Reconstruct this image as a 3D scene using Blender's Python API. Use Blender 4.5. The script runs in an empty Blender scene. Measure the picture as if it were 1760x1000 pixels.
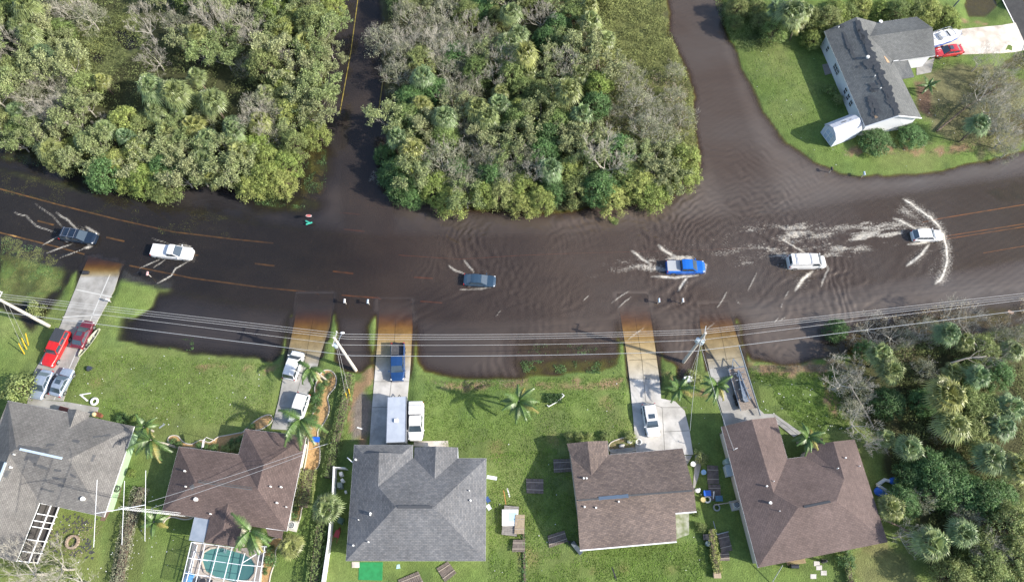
import bpy, bmesh, math, random
import numpy as np
from mathutils import Vector, Matrix
from math import sin, cos, pi, radians as RD
S = bpy.context.scene
# ---------------------------------------------------------------- camera
FOC, TILT, H = 1222.0, RD(23.05), 95.0
ct, st = math.cos(TILT), math.sin(TILT)
cam = bpy.data.cameras.new('camera'); camo = bpy.data.objects.new('camera', cam)
S.collection.objects.link(camo); S.camera = camo
cam.sensor_width = 36; cam.lens = 36*FOC/1760; cam.clip_start = 1; cam.clip_end = 4000
camo.location = (0, 0, H); camo.rotation_euler = (TILT, 0, 0)

def G(px, py, z=0.0):
    """point of the photograph (1760x1000) on the level z"""
    u = px-880; v = 500-py
    dy = v*ct+FOC*st; dz = v*st-FOC*ct
    k = (z-H)/dz
    return Vector((u*k, dy*k, z))
def ray(px, py, p0, n, off=0.0):
    u = px-880; v = 500-py
    d = Vector((u, v*ct+FOC*st, v*st-FOC*ct)); o = Vector((0, 0, H))
    k = (p0-o).dot(n)/d.dot(n)
    return o+d*k+n*off
# ---------------------------------------------------------------- light
SHD = (G(912, 557)-G(1173, 625)); SHD.z = 0; SHD.normalize()   # where shadows fall
ELEV = RD(33)
sunv = Vector((-SHD.x*cos(ELEV), -SHD.y*cos(ELEV), sin(ELEV)))
W = bpy.data.worlds.new('World'); S.world = W; W.use_nodes = True
nt = W.node_tree; sky = nt.nodes.new('ShaderNodeTexSky'); sky.sky_type = 'NISHITA'
sky.sun_disc = False; sky.sun_elevation = ELEV; sky.sun_rotation = math.atan2(sunv.x, sunv.y)
sky.air_density = 1.0; sky.dust_density = 1.6
bg = nt.nodes['Background']; nt.links.new(sky.outputs[0], bg.inputs[0]); bg.inputs[1].default_value = 0.15
sl = bpy.data.lights.new('sun', 'SUN'); sl.energy = 4.4; sl.angle = RD(0.53); sl.color = (1, .94, .84)
so = bpy.data.objects.new('sun', sl); S.collection.objects.link(so); so.location = (60, -20, 90)
so.rotation_euler = sunv.to_track_quat('Z', 'Y').to_euler()
S.view_settings.view_transform = 'Standard'; S.view_settings.look = 'None'
S.view_settings.gamma = 1; S.view_settings.exposure = 0.76
S.cycles.use_denoising = True; S.cycles.max_bounces = 8; S.cycles.transparent_max_bounces = 12
S.cycles.caustics_reflective = False; S.cycles.caustics_refractive = False

# ---------------------------------------------------------------- helpers
COL = S.collection
def srgb(r, g, b):
    f = lambda c: (c/255/12.92) if c/255 <= .04045 else ((c/255+.055)/1.055)**2.4
    return (f(r), f(g), f(b), 1)
MATS = {}
def mat(name, col, rough=.7, metal=0, col2=None, ns=2.0, nd=4, bump=0, bs=20, spec=.5, rnd=0, coat=0, emis=None, attr=None, aamt=.35, trans=0, rc=None):
    """principled material; noise between col and col2; rnd = per object value spread; attr = per face value attribute"""
    if name in MATS: return MATS[name]
    m = bpy.data.materials.new(name); m.use_nodes = True; t = m.node_tree; N = t.nodes; L = t.links
    b = N['Principled BSDF']; b.inputs['Roughness'].default_value = rough; b.inputs['Metallic'].default_value = metal
    b.inputs['Specular IOR Level'].default_value = spec; b.inputs['Coat Weight'].default_value = coat
    c = col if len(col) == 4 else (*col, 1)
    tc = N.new('ShaderNodeTexCoord'); cur = None
    if col2:
        n = N.new('ShaderNodeTexNoise'); n.inputs['Scale'].default_value = ns; n.inputs['Detail'].default_value = nd
        L.new(tc.outputs['Object'], n.inputs['Vector'])
        r = N.new('ShaderNodeValToRGB'); r.color_ramp.elements[0].position = .36; r.color_ramp.elements[1].position = .64
        r.color_ramp.elements[0].color = c; r.color_ramp.elements[1].color = col2 if len(col2) == 4 else (*col2, 1)
        L.new(n.outputs[0], r.inputs[0]); cur = r.outputs[0]
    def mul(cur, valsock, amt):
        mr = N.new('ShaderNodeMapRange'); mr.inputs[3].default_value = 1-amt; mr.inputs[4].default_value = 1+amt
        L.new(valsock, mr.inputs[0])
        mx = N.new('ShaderNodeMix'); mx.data_type = 'RGBA'; mx.blend_type = 'MULTIPLY'; mx.inputs[0].default_value = 1
        if cur: L.new(cur, mx.inputs[6])
        else: mx.inputs[6].default_value = c
        L.new(mr.outputs[0], mx.inputs[7]); return mx.outputs[2]
    if rc:
        oi = N.new('ShaderNodeObjectInfo'); mx = N.new('ShaderNodeMix'); mx.data_type = 'RGBA'; mx.inputs[6].default_value = c; mx.inputs[7].default_value = (*rc, 1)
        mh = N.new('ShaderNodeMath'); mh.operation = 'MULTIPLY'; mh.inputs[1].default_value = 7.31; fh = N.new('ShaderNodeMath'); fh.operation = 'FRACT'; L.new(oi.outputs['Random'], mh.inputs[0]); L.new(mh.outputs[0], fh.inputs[0]); L.new(fh.outputs[0], mx.inputs[0]); cur = mx.outputs[2]
    if rnd:
        oi = N.new('ShaderNodeObjectInfo'); cur = mul(cur, oi.outputs['Random'], rnd)
    if attr:
        at = N.new('ShaderNodeAttribute'); at.attribute_name = attr; cur = mul(cur, at.outputs['Fac'], aamt)
    if cur: L.new(cur, b.inputs['Base Color'])
    else: b.inputs['Base Color'].default_value = c
    if bump:
        n = N.new('ShaderNodeTexNoise'); n.inputs['Scale'].default_value = bs; n.inputs['Detail'].default_value = 3
        L.new(tc.outputs['Object'], n.inputs['Vector'])
        bp = N.new('ShaderNodeBump'); bp.inputs['Strength'].default_value = bump; bp.inputs['Distance'].default_value = .1
        L.new(n.outputs[0], bp.inputs['Height']); L.new(bp.outputs[0], b.inputs['Normal'])
    if emis: b.inputs['Emission Color'].default_value = (*emis[:3], 1); b.inputs['Emission Strength'].default_value = emis[3]
    if trans:
        out = N['Material Output']; tr = N.new('ShaderNodeBsdfTranslucent'); ms = N.new('ShaderNodeMixShader'); ms.inputs[0].default_value = trans
        if cur: L.new(cur, tr.inputs[0])
        else: tr.inputs[0].default_value = c
        L.new(b.outputs[0], ms.inputs[1]); L.new(tr.outputs[0], ms.inputs[2]); L.new(ms.outputs[0], out.inputs[0])
    MATS[name] = m; return m

def tag(o, label=None, cat=None, group=None, kind=None):
    if label: o['label'] = label
    if cat: o['category'] = cat
    if group: o['group'] = group
    if kind: o['kind'] = kind
    return o
def thing(name, label, cat, loc=(0, 0, 0), rz=0, group=None):
    o = bpy.data.objects.new(name, None); COL.objects.link(o); o.location = loc; o.rotation_euler = (0, 0, rz)
    o.empty_display_size = .3
    return tag(o, label, cat, group)
class MB:
    def __init__(s): s.v = []; s.f = []; s.a = []; s.uv = None
    def face(s, pts, a=.5):
        i = len(s.v); s.v += [tuple(p) for p in pts]; s.f.append(tuple(range(i, i+len(pts)))); s.a.append(a); return s
    def box(s, c, sz, rz=0, tilt=None):
        hx, hy, hz = sz[0]/2, sz[1]/2, sz[2]/2; i = len(s.v); M = Matrix.Rotation(rz, 3, 'Z')
        if tilt is not None: M = M @ tilt
        for x in (-hx, hx):
            for y in (-hy, hy):
                for z in (-hz, hz): s.v.append(tuple(M @ Vector((x, y, z))+Vector(c)))
        for q in ((0, 1, 3, 2), (4, 6, 7, 5), (0, 4, 5, 1), (2, 3, 7, 6), (0, 2, 6, 4), (1, 5, 7, 3)):
            s.f.append(tuple(i+k for k in q)); s.a.append(.5)
        return s
    def bar(s, a, b, w, h, up=Vector((0, 0, 1))):
        a = Vector(a); b = Vector(b); d = (b-a); L = d.length; d.normalize()
        if abs(d.dot(up)) > .98: up = Vector((0, 1, 0))
        x = d.cross(up).normalized(); y = x.cross(d); i = len(s.v)
        for p in (a, b):
            for sx, sy in ((-1, -1), (1, -1), (1, 1), (-1, 1)): s.v.append(tuple(p+x*sx*w/2+y*sy*h/2))
        for q in ((0, 1, 2, 3), (7, 6, 5, 4), (0, 4, 5, 1), (1, 5, 6, 2), (2, 6, 7, 3), (3, 7, 4, 0)):
            s.f.append(tuple(i+k for k in q)); s.a.append(.5)
        return s
    def tube(s, path, rad, n=6, cap=True, a=.5):
        path = [Vector(p) for p in path]; m = len(path)
        if not hasattr(rad, '__len__'): rad = [rad]*m
        i0 = len(s.v); up = Vector((0, 0, 1))
        for j, p in enumerate(path):
            d = (path[min(j+1, m-1)]-path[max(j-1, 0)]).normalized()
            u = up if abs(d.z) < .95 else Vector((1, 0, 0))
            x = d.cross(u).normalized(); y = d.cross(x)
            for k in range(n):
                t = 2*pi*k/n; s.v.append(tuple(p+(x*cos(t)+y*sin(t))*rad[j]))
        for j in range(m-1):
            for k in range(n):
                s.f.append((i0+j*n+k, i0+j*n+(k+1) % n, i0+(j+1)*n+(k+1) % n, i0+(j+1)*n+k)); s.a.append(a)
        if cap:
            s.f.append(tuple(i0+k for k in range(n))); s.f.append(tuple(i0+(m-1)*n+k for k in reversed(range(n)))); s.a += [a, a]
        return s
    def cyl(s, c, r, h, n=16, axis='z', r2=None):
        c = Vector(c); ax = {'z': Vector((0, 0, 1)), 'y': Vector((0, 1, 0)), 'x': Vector((1, 0, 0))}[axis]
        return s.tube([c-ax*h/2, c+ax*h/2], [r, r if r2 is None else r2], n)
    def prism(s, poly, z0, z1):
        n = len(poly); i = len(s.v)
        ar = sum(poly[k][0]*poly[(k+1) % n][1]-poly[(k+1) % n][0]*poly[k][1] for k in range(n))
        if ar < 0: poly = list(reversed(poly))
        s.v += [(p[0], p[1], z0) for p in poly]+[(p[0], p[1], z1) for p in poly]
        s.f.append(tuple(i+k for k in reversed(range(n)))); s.f.append(tuple(i+n+k for k in range(n))); s.a += [.5, .5]
        for k in range(n):
            s.f.append((i+k, i+(k+1) % n, i+n+(k+1) % n, i+n+k)); s.a.append(.5)
        return s
    def sphere(s, c, r, nu=12, nv=8, sc=(1, 1, 1), a=.5):
        i = len(s.v)
        for j in range(nv+1):
            ph = pi*j/nv
            for k in range(nu):
                t = 2*pi*k/nu; s.v.append((c[0]+r*sc[0]*sin(ph)*cos(t), c[1]+r*sc[1]*sin(ph)*sin(t), c[2]+r*sc[2]*cos(ph)))
        for j in range(nv):
            for k in range(nu):
                s.f.append((i+j*nu+k, i+(j+1)*nu+k, i+(j+1)*nu+(k+1) % nu, i+j*nu+(k+1) % nu)); s.a.append(a)
        return s
    def torus(s, c, R, r, n=24, m=8):
        i = len(s.v)
        for j in range(n):
            t = 2*pi*j/n
            for k in range(m):
                q = 2*pi*k/m; s.v.append((c[0]+(R+r*cos(q))*cos(t), c[1]+(R+r*cos(q))*sin(t), c[2]+r*sin(q)))
        for j in range(n):
            for k in range(m):
                s.f.append((i+j*m+k, i+((j+1) % n)*m+k, i+((j+1) % n)*m+(k+1) % m, i+j*m+(k+1) % m)); s.a.append(.5)
        return s
    def mesh(s, name, material=None, smooth=False, attr=False, uv=None):
        me = bpy.data.meshes.new(name); me.from_pydata(s.v, [], s.f)
        if material: me.materials.append(material)
        if smooth: me.polygons.foreach_set('use_smooth', [True]*len(me.polygons))
        if attr:
            at = me.attributes.new('lv', 'FLOAT', 'FACE'); at.data.foreach_set('value', s.a)
        if uv:
            ul = me.uv_layers.new(name='UVMap'); fl = [w for q in uv for c in q for w in c]; ul.data.foreach_set('uv', fl)
        me.update(); return me
    def build(s, name, material, parent=None, smooth=False, attr=False, world=False, bevel=0, uv=None):
        if world and parent is not None:
            l = parent.location; s.v = [(a-l[0], b-l[1], c-l[2]) for a, b, c in s.v]
        o = bpy.data.objects.new(name, s.mesh(name, material, smooth, attr, uv)); COL.objects.link(o)
        if parent is not None: o.parent = parent
        if bevel:
            b = o.modifiers.new('bevel', 'BEVEL'); b.width = bevel; b.segments = 3 if bevel > .05 else 2; b.limit_method = 'ANGLE'
        return o
KIDS = {}
def copy_tree(o, parent=None):
    c = o.copy(); COL.objects.link(c)
    if parent is not None: c.parent = parent; c.matrix_parent_inverse = o.matrix_parent_inverse
    for ch in o.children: copy_tree(ch, c)
    return c

# ---------------------------------------------------------------- numpy noise and distances
def _hash(ix, iy, seed):
    h = (ix.astype(np.int64)*374761393+iy.astype(np.int64)*668265263+seed*1274126177) & 0xffffffff
    h = ((h ^ (h >> 13))*1274126177) & 0xffffffff
    return ((h ^ (h >> 16)) & 0xffff)/65535.0
def vnoise(x, y, sc, seed=0):
    x = np.asarray(x, float)/sc; y = np.asarray(y, float)/sc
    ix = np.floor(x); iy = np.floor(y); fx = x-ix; fy = y-iy; fx = fx*fx*(3-2*fx); fy = fy*fy*(3-2*fy)
    a = _hash(ix, iy, seed); b = _hash(ix+1, iy, seed); c = _hash(ix, iy+1, seed); d = _hash(ix+1, iy+1, seed)
    return (a*(1-fx)+b*fx)*(1-fy)+(c*(1-fx)+d*fx)*fy
def fbm(x, y, sc, seed=0, o=4):
    r = 0; A = 0
    for k in range(o):
        w = .55**k; r = r+w*vnoise(x, y, sc/2**k, seed+k*7); A += w
    return r/A
def seg_dist(x, y, pts, closed=False, scale=False):
    """distance to a polyline and running parameter (index + fraction) of the nearest point"""
    D = np.full(np.shape(x), 1e9); T = np.zeros(np.shape(x)); n = len(pts)
    for k in range(n if closed else n-1):
        ax, ay = pts[k][0], pts[k][1]; bx, by = pts[(k+1) % n][0], pts[(k+1) % n][1]
        dx, dy = bx-ax, by-ay; L = dx*dx+dy*dy+1e-12
        t = np.clip(((x-ax)*dx+(y-ay)*dy)/L, 0, 1)
        d = np.hypot(x-ax-t*dx, y-ay-t*dy); m = d < D
        D = np.where(m, d, D); T = np.where(m, k+t, T)
    return D, T
def sdist(x, y, poly):
    """signed distance, positive inside"""
    D, _ = seg_dist(x, y, poly, True); ins = np.zeros(np.shape(x), bool); n = len(poly)
    for k in range(n):
        ax, ay = poly[k][0], poly[k][1]; bx, by = poly[(k+1) % n][0], poly[(k+1) % n][1]
        if ay == by: continue
        c = ((ay > y) != (by > y)) & (x < (bx-ax)*(y-ay)/(by-ay)+ax); ins ^= c
    return np.where(ins, D, -D)
def P(l, z=0): return [tuple(G(a, b, z)) for a, b in l]
# ---------------------------------------------------------------- terrain
LAND = {
 'sw': P([(-400,545),(0,532),(30,548),(52,575),(84,592),(101,580),(104,540),(112,500),(128,470),(150,452),(200,462),(235,474),(262,482),(272,500),(262,525),(232,541),(200,546),(184,556),(184,576),(215,590),(330,606),(430,618),(468,622),(486,604),(494,572),(505,540),(575,540),(582,575),(575,600),(573,622),(590,640),(622,640),(640,625),(640,600),(638,560),(648,545),(708,545),(712,585),(718,625),(728,640),(760,647),(830,652),(900,652),(960,645),(1030,640),(1062,632),(1068,610),(1062,585),(1066,560),(1118,552),(1128,590),(1138,618),(1160,632),(1164,655),(1190,650),(1202,612),(1206,585),(1212,560),(1266,552),(1276,600),(1290,622),(1340,630),(1400,624),(1450,612),(1500,600),(1560,590),(1640,580),(1760,560),(2100,540),(2200,1500),(-800,1500)]),
 'nw': P([(-500,-200),(600,-200),(575,0),(560,120),(535,230),(500,322),(420,322),(300,312),(200,285),(100,255),(-400,215)]),
 'isl': P([(655,-200),(1130,-200),(1150,60),(1188,150),(1200,290),(1150,340),(950,362),(800,356),(700,318),(668,240),(655,100)]),
 'ne': P([(1225,-200),(1245,40),(1275,110),(1312,190),(1352,242),(1402,278),(1445,298),(1530,302),(1620,292),(1690,276),(1740,262),(1800,250),(2300,180),(2300,-200)]),
}
# driveways: polygon in the photo and height along it (photo y -> height)
DRIVE = {
 'a': (P([(150,440),(210,452),(196,500),(165,560),(128,640),(112,690),(48,686),(62,640),(106,560),(132,492)]), [(440,-.34),(448,-.27),(458,-.16),(468,-.06),(480,.02),(500,.1),(560,.3),(700,.52)]),
 'b': (P([(512,505),(572,505),(566,560),(550,610),(538,660),(518,700),(498,740),(468,738),(480,690),(492,620),(504,560)]), [(506,-.60),(525,-.44),(543,-.26),(563,-.13),(585,-.06),(622,-.012),(628,.0),(640,.1),(740,.5)]),
 'c': (P([(652,515),(706,515),(709,560),(706,620),(700,690),(697,765),(636,765),(640,700),(646,620),(650,560)]), [(508,-.60),(526,-.44),(544,-.27),(563,-.14),(585,-.065),(636,-.005),(645,.06),(765,.5)]),
 'd': (P([(1062,505),(1112,505),(1120,550),(1128,610),(1134,655),(1136,685),(1160,690),(1176,706),(1184,740),(1190,782),(1092,782),(1088,720),(1082,650),(1076,600),(1068,550)]), [(506,-.60),(524,-.42),(544,-.25),(564,-.13),(590,-.06),(652,-.004),(662,.07),(782,.5)]),
 'e': (P([(1202,525),(1250,520),(1262,560),(1276,610),(1288,655),(1300,700),(1312,712),(1330,712),(1375,745),(1362,752),(1325,722),(1244,742),(1240,710),(1222,650),(1212,600),(1204,560)]), [(520,-.60),(532,-.44),(548,-.25),(564,-.13),(585,-.06),(636,-.004),(648,.08),(740,.5)]),
}
def _gy(y): return G(880, y).y
for k in DRIVE:
    DRIVE[k] = (DRIVE[k][0], [(_gy(a), b) for a, b in DRIVE[k][1]][::-1])
ROADC = P([(-700,150),(-300,262),(0,365),(130,396),(300,429),(450,455),(600,472),(800,478),(1000,472),(1200,450),(1400,428),(1620,395),(1760,372),(2200,310)])
ROADZ = [-.05,-.06,-.08,-.10,-.12,-.15,-.2,-.26,-.3,-.3,-.24,-.14,-.11,-.1]
SIDE1 = P([(640,440),(625,300),(622,150),(640,0),(660,-200)])
SIDE2 = P([(1330,430),(1280,320),(1230,180),(1195,50),(1170,-200)])
ROAD3 = P([(1700,-120),(1745,-20),(1790,60),(1850,160)])
BUMPS = [  # shallow grassy shelves under or just above the water (photo polygons, height)
 (P([(0,292),(60,300),(160,330),(200,355),(160,368),(60,330),(0,318)]), -.10),
 (P([(0,250),(110,262),(240,305),(230,322),(110,290),(0,272)]), -.10),
 (P([(0,405),(70,425),(110,455),(104,490),(60,520),(0,510)]), -.03),
 (P([(525,250),(560,255),(562,300),(545,330),(520,330)]), -.10),
 (P([(440,335),(520,345),(545,350),(520,362),(440,350)]), -.10),
 (P([(255,385),(340,360),(420,385),(400,410),(300,400)]), -.12),
 (P([(890,622),(1055,620),(1058,638),(900,640)]), -.08),
 (P([(892,590),(1040,598),(1040,608),(892,604)]), -.14),
 (P([(255,478),(300,482),(290,500),(262,500)]), -.02),
 (P([(1690,328),(1790,312),(1790,340),(1720,344)]), -.06),
 (P([(1420,598),(1500,560),(1640,540),(1800,520),(1800,560),(1600,600),(1440,616)]), -.1),
]
WETSPOT = [  # pools in the woods and flooded yards: (polygon, depth)
 (P([(190,45),(232,52),(246,82),(222,92),(200,80),(186,60)]), -.5),
 (P([(150,85),(185,90),(180,120),(152,108)]), -.5),
 (P([(320,80),(370,88),(385,108),(335,112)]), -.5),
 (P([(1648,-80),(1735,-80),(1728,20),(1705,42),(1655,42),(1640,10)]), -.09),
 (P([(1735,80),(1800,70),(1800,130),(1690,135),(1700,105)]), -.06),
 (P([(1712,180),(1800,170),(1800,250),(1730,240)]), -.06),
]
def lerp_tab(y, tab):
    return np.interp(y, [a for a, b in tab], [b for a, b in tab])
def height(x, y):
    x = np.asarray(x, float); y = np.asarray(y, float)
    wob = (fbm(x, y, 3.0, 3, 3)-.5)*1.1
    sd = np.full(x.shape, -1e9); wild = np.zeros(x.shape, bool)
    for k, p in LAND.items():
        s = sdist(x, y, p); wild = np.where(s > sd, k in ('nw', 'isl'), wild); sd = np.maximum(sd, s)
    sd = sd+wob
    top = np.where(wild, .10, .52)
    z = np.where(sd > 0, top*(1-np.exp(-np.maximum(sd, 0)/3.2)), np.maximum(sd*.34, -.85))
    # roads
    d, t = seg_dist(x, y, ROADC); zr = np.interp(t, range(len(ROADZ)), ROADZ)
    z = np.maximum(z, zr-.02*0-np.maximum(d-6.4, 0)*.16+(fbm(x, y, 6, 9, 3)-.5)*.04)
    for SP, hw, zz in ((SIDE1, 3.4, -.3), (SIDE2, 3.6, -.36)):
        d, t = seg_dist(x, y, SP); z = np.maximum(z, zz-np.maximum(d-hw, 0)*.15)
    for p, h in BUMPS:
        s = sdist(x, y, p)+wob*1.4; z = np.maximum(z, np.where(s > -2.5, h+np.minimum(s, 0)*.16+(fbm(x, y, 1.5, 21, 3)-.5)*.10, -9))
    for p, h in WETSPOT:
        s = sdist(x, y, p)+wob; z = np.where(s > 0, np.maximum(h, z-s*.35), z)
    for p, tab in DRIVE.values():
        s = sdist(x, y, p); zp = lerp_tab(y, tab)
        z = np.where(s > -.4, zp-.13, np.maximum(z, zp-.03-np.maximum(-s-.3, 0)*np.where(zp > .05, .10, .22)))
    z = z+np.where((z > .02) & ~np.any([sdist(x, y, p_) > -1 for p_, _ in DRIVE.values()], 0), (fbm(x, y, 1.6, 5, 3)-.5)*.05, 0)
    d, t = seg_dist(x, y, ROAD3); z = np.where(d < 4.2, .52, z)
    return z
def hz(x, y): return float(height(np.array([x]), np.array([y]))[0])
def GH(px, py, dz=0.0):
    """ground point under a pixel (iterated on the terrain)"""
    z = .3
    for _ in range(3):
        p = G(px, py, z); z = max(hz(p.x, p.y), -.6)
    p = G(px, py, z+dz); return p
def axis(lo, hi, step, far=700):
    c = np.arange(lo, hi+1e-6, step); o = []; s = step
    a = []; v = hi
    while v < far: s *= 1.45; v += s; a.append(v)
    b = []; v = lo; s = step
    while v > -far: s *= 1.45; v -= s; b.append(v)
    return np.array(b[::-1]+list(c)+a)
def grid_mesh(name, X, Y, Z, keep=None):
    nx, ny = len(X), len(Y); xx, yy = np.meshgrid(X, Y); co = np.stack([xx, yy, Z], -1).reshape(-1, 3)
    i = np.arange(nx-1)[None, :]+np.arange(ny-1)[:, None]*nx
    q = np.stack([i, i+1, i+1+nx, i+nx], -1).reshape(-1, 4)
    if keep is not None: q = q[keep.reshape(-1)]
    me = bpy.data.meshes.new(name); me.vertices.add(len(co)); me.vertices.foreach_set('co', co.ravel().astype(np.float32))
    me.loops.add(q.size); me.loops.foreach_set('vertex_index', q.ravel().astype(np.int32))
    me.polygons.add(len(q)); me.polygons.foreach_set('loop_start', np.arange(0, q.size, 4, dtype=np.int32))
    me.update(calc_edges=True); me.polygons.foreach_set('use_smooth', np.ones(len(q), bool)); me.validate()
    return me
def vcol(me, name, rgb):
    a = me.attributes.new(name, 'FLOAT_COLOR', 'POINT'); n = rgb.reshape(-1, 3)
    a.data.foreach_set('color', np.concatenate([n, np.ones((len(n), 1))], 1).ravel().astype(np.float32))
def vfl(me, name, v):
    a = me.attributes.new(name, 'FLOAT', 'POINT'); a.data.foreach_set('value', v.ravel().astype(np.float32))
TX = axis(-98, 98, .5); TY = axis(-6, 104, .5)
XX, YY = np.meshgrid(TX, TY); TZ = height(XX, YY)
gm = grid_mesh('ground', TX, TY, TZ)
# what grows or lies on the ground, as base colour
lawn1 = np.array([.125, .180, .048]); lawn2 = np.array([.158, .188, .064]); lawn3 = np.array([.098, .150, .045])
n1 = fbm(XX, YY, 9, 31)[..., None]; n2 = fbm(XX, YY, 2.2, 41)[..., None]
C = lawn1+(lawn2-lawn1)*np.clip((n1-.42)*2.6, 0, 1)+(lawn3-lawn1)*np.clip((.48-n2)*4, 0, .8)
def blend(C, m, col): return C*(1-m[..., None])+np.array(col)*m[..., None]
def inpoly(poly, soft=1.0, wob=1.5, seed=77):
    s = sdist(XX, YY, P(poly, .4))+(fbm(XX, YY, 2.5, seed, 4)-.5)*wob*2
    return np.clip(s/soft+.5, 0, 1)
def streak(pts, w, seed, thr=.45):
    d, _ = seg_dist(XX, YY, P(pts, .3)); n = fbm(XX, YY, 1.3, seed, 4)
    return np.clip((w-d+(n-.5)*w*3)/.5, 0, 1)*np.clip((n-thr)*8+.5, 0, 1)
# dry leaf wrack lines left by the flood, dead spots
for pts, w in (([(325,640),(345,628),(400,632),(470,634),(486,625)], .45), ([(640,640),(615,665),(605,720),(618,760)], .8), ([(745,660),(800,665),(860,662),(900,655)], .5), ([(985,655),(1020,662),(1060,655)], .7), ([(880,668),(925,660),(1000,664),(1070,652)], .35), ([(1135,640),(1160,668),(1210,672)], .9), ([(1290,632),(1350,636),(1400,632),(1450,628)], .8), ([(1425,655),(1430,690),(1450,720)], .9), ([(1465,262),(1520,252),(1600,262),(1680,250)], .7), ([(1655,38),(1700,44)], .6), ([(560,560),(562,600)], .2)):
    C = blend(C, streak(pts, w, int(pts[0][0])), (.25, .17, .10))
for px, py, r in ((1020,980,1.1),(1074,980,1.0),(1155,978,1.0),(855,770,1.4),(1040,690,1.0),(950,758,.9),(905,960,1.6),(560,740,1),(1690,960,4),(165,655,1),(1500,930,2.2)):
    g = G(px, py, .5); d = np.hypot(XX-g.x, YY-g.y)+(n2[..., 0]-.5)*2; C = blend(C, np.clip((r-d)/1.2, 0, .45), (.22, .17, .08))
C = blend(C, inpoly([(620,672),(640,690),(636,745),(606,755),(606,700)], .5, .5), (.20, .17, .145))   # bare dirt by the driveway
C = blend(C, inpoly([(1600,120),(1700,110),(1760,150),(1760,260),(1690,262),(1600,225),(1575,160)], 1, 2)*.8, (.17, .15, .085))
C = blend(C, inpoly([(1570,140),(1600,150),(1602,205),(1580,190)], .6, .6), (.15, .10, .07))
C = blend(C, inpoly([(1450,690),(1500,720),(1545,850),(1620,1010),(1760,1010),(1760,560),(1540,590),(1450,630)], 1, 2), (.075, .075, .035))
C = blend(C, inpoly([(170,1010),(200,850),(245,850),(262,900),(240,1010)], .6, .6)*.5, (.10, .11, .04))
C = blend(C, inpoly([(0,870),(70,862),(180,895),(170,1010),(0,1010)], 1, 1)*.45, (.17, .18, .06))
C = blend(C, inpoly([(560,960),(600,960),(600,1010),(560,1010)], .6, .6)*.2, (.12, .14, .06))
C = blend(C, inpoly([(1525,930),(1600,1010),(1480,1010),(1470,950)], 1, 1.5)*.6, (.16, .15, .07))
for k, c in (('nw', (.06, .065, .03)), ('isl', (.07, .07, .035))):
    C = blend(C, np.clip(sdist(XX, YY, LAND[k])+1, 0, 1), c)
C = blend(C, inpoly([(100,40),(230,0),(250,60),(190,130),(120,120)], 1, 2)*.8, (.13, .15, .06))
C = blend(C, inpoly([(1030,-40),(1135,-40),(1150,60),(1190,150),(1196,290),(1140,330),(1040,300),(1020,150)], 1, 2)*.9, (.15, .165, .06))
# mud under the water
und = np.clip((-TZ-.02)/.10, 0, 1); C = blend(C, und*.85, (.030, .031, .020))
dr, _ = seg_dist(XX, YY, ROADC); C = blend(C, np.clip((6.6-dr)/.5, 0, 1), (.035, .035, .035))
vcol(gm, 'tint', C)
def ground_material():
    m = bpy.data.materials.new('ground_cover'); m.use_nodes = True; t = m.node_tree; N = t.nodes; L = t.links; b = N['Principled BSDF']
    b.inputs['Roughness'].default_value = .9; b.inputs['Specular IOR Level'].default_value = .15
    at = N.new('ShaderNodeAttribute'); at.attribute_name = 'tint'
    tc = N.new('ShaderNodeTexCoord'); cur = at.outputs['Color']
    for sc, a, det in ((.9, .15, 5), (5, .16, 5), (.12, .16, 3)):
        n = N.new('ShaderNodeTexNoise'); n.inputs['Scale'].default_value = sc; n.inputs['Detail'].default_value = det; L.new(tc.outputs['Object'], n.inputs['Vector'])
        mr = N.new('ShaderNodeMapRange'); mr.inputs[1].default_value = .3; mr.inputs[2].default_value = .7; mr.inputs[3].default_value = 1-a; mr.inputs[4].default_value = 1+a
        L.new(n.outputs[0], mr.inputs[0]); mx = N.new('ShaderNodeMix'); mx.data_type = 'RGBA'; mx.blend_type = 'MULTIPLY'; mx.inputs[0].default_value = 1
        L.new(cur, mx.inputs[6]); L.new(mr.outputs[0], mx.inputs[7]); cur = mx.outputs[2]
    # bits of leaf and straw
    v = N.new('ShaderNodeTexNoise'); v.inputs['Scale'].default_value = 3.1; v.inputs['Detail'].default_value = 8; v.inputs['Roughness'].default_value = .75; L.new(tc.outputs['Object'], v.inputs['Vector'])
    r = N.new('ShaderNodeValToRGB'); r.color_ramp.elements[0].position = .63; r.color_ramp.elements[1].position = .70; L.new(v.outputs[0], r.inputs[0])
    mx = N.new('ShaderNodeMix'); mx.data_type = 'RGBA'; mx.inputs[7].default_value = (.26, .22, .11, 1); L.new(r.outputs[0], mx.inputs[0]); L.new(cur, mx.inputs[6]); cur = mx.outputs[2]
    L.new(cur, b.inputs['Base Color'])
    n = N.new('ShaderNodeTexNoise'); n.inputs['Scale'].default_value = 6; n.inputs['Detail'].default_value = 6; L.new(tc.outputs['Object'], n.inputs['Vector'])
    bp = N.new('ShaderNodeBump'); bp.inputs['Strength'].default_value = .9; bp.inputs['Distance'].default_value = .12
    L.new(n.outputs[0], bp.inputs['Height']); L.new(bp.outputs[0], b.inputs['Normal']); return m
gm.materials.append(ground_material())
go = bpy.data.objects.new('ground', gm); COL.objects.link(go); tag(go, kind='structure')

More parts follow.
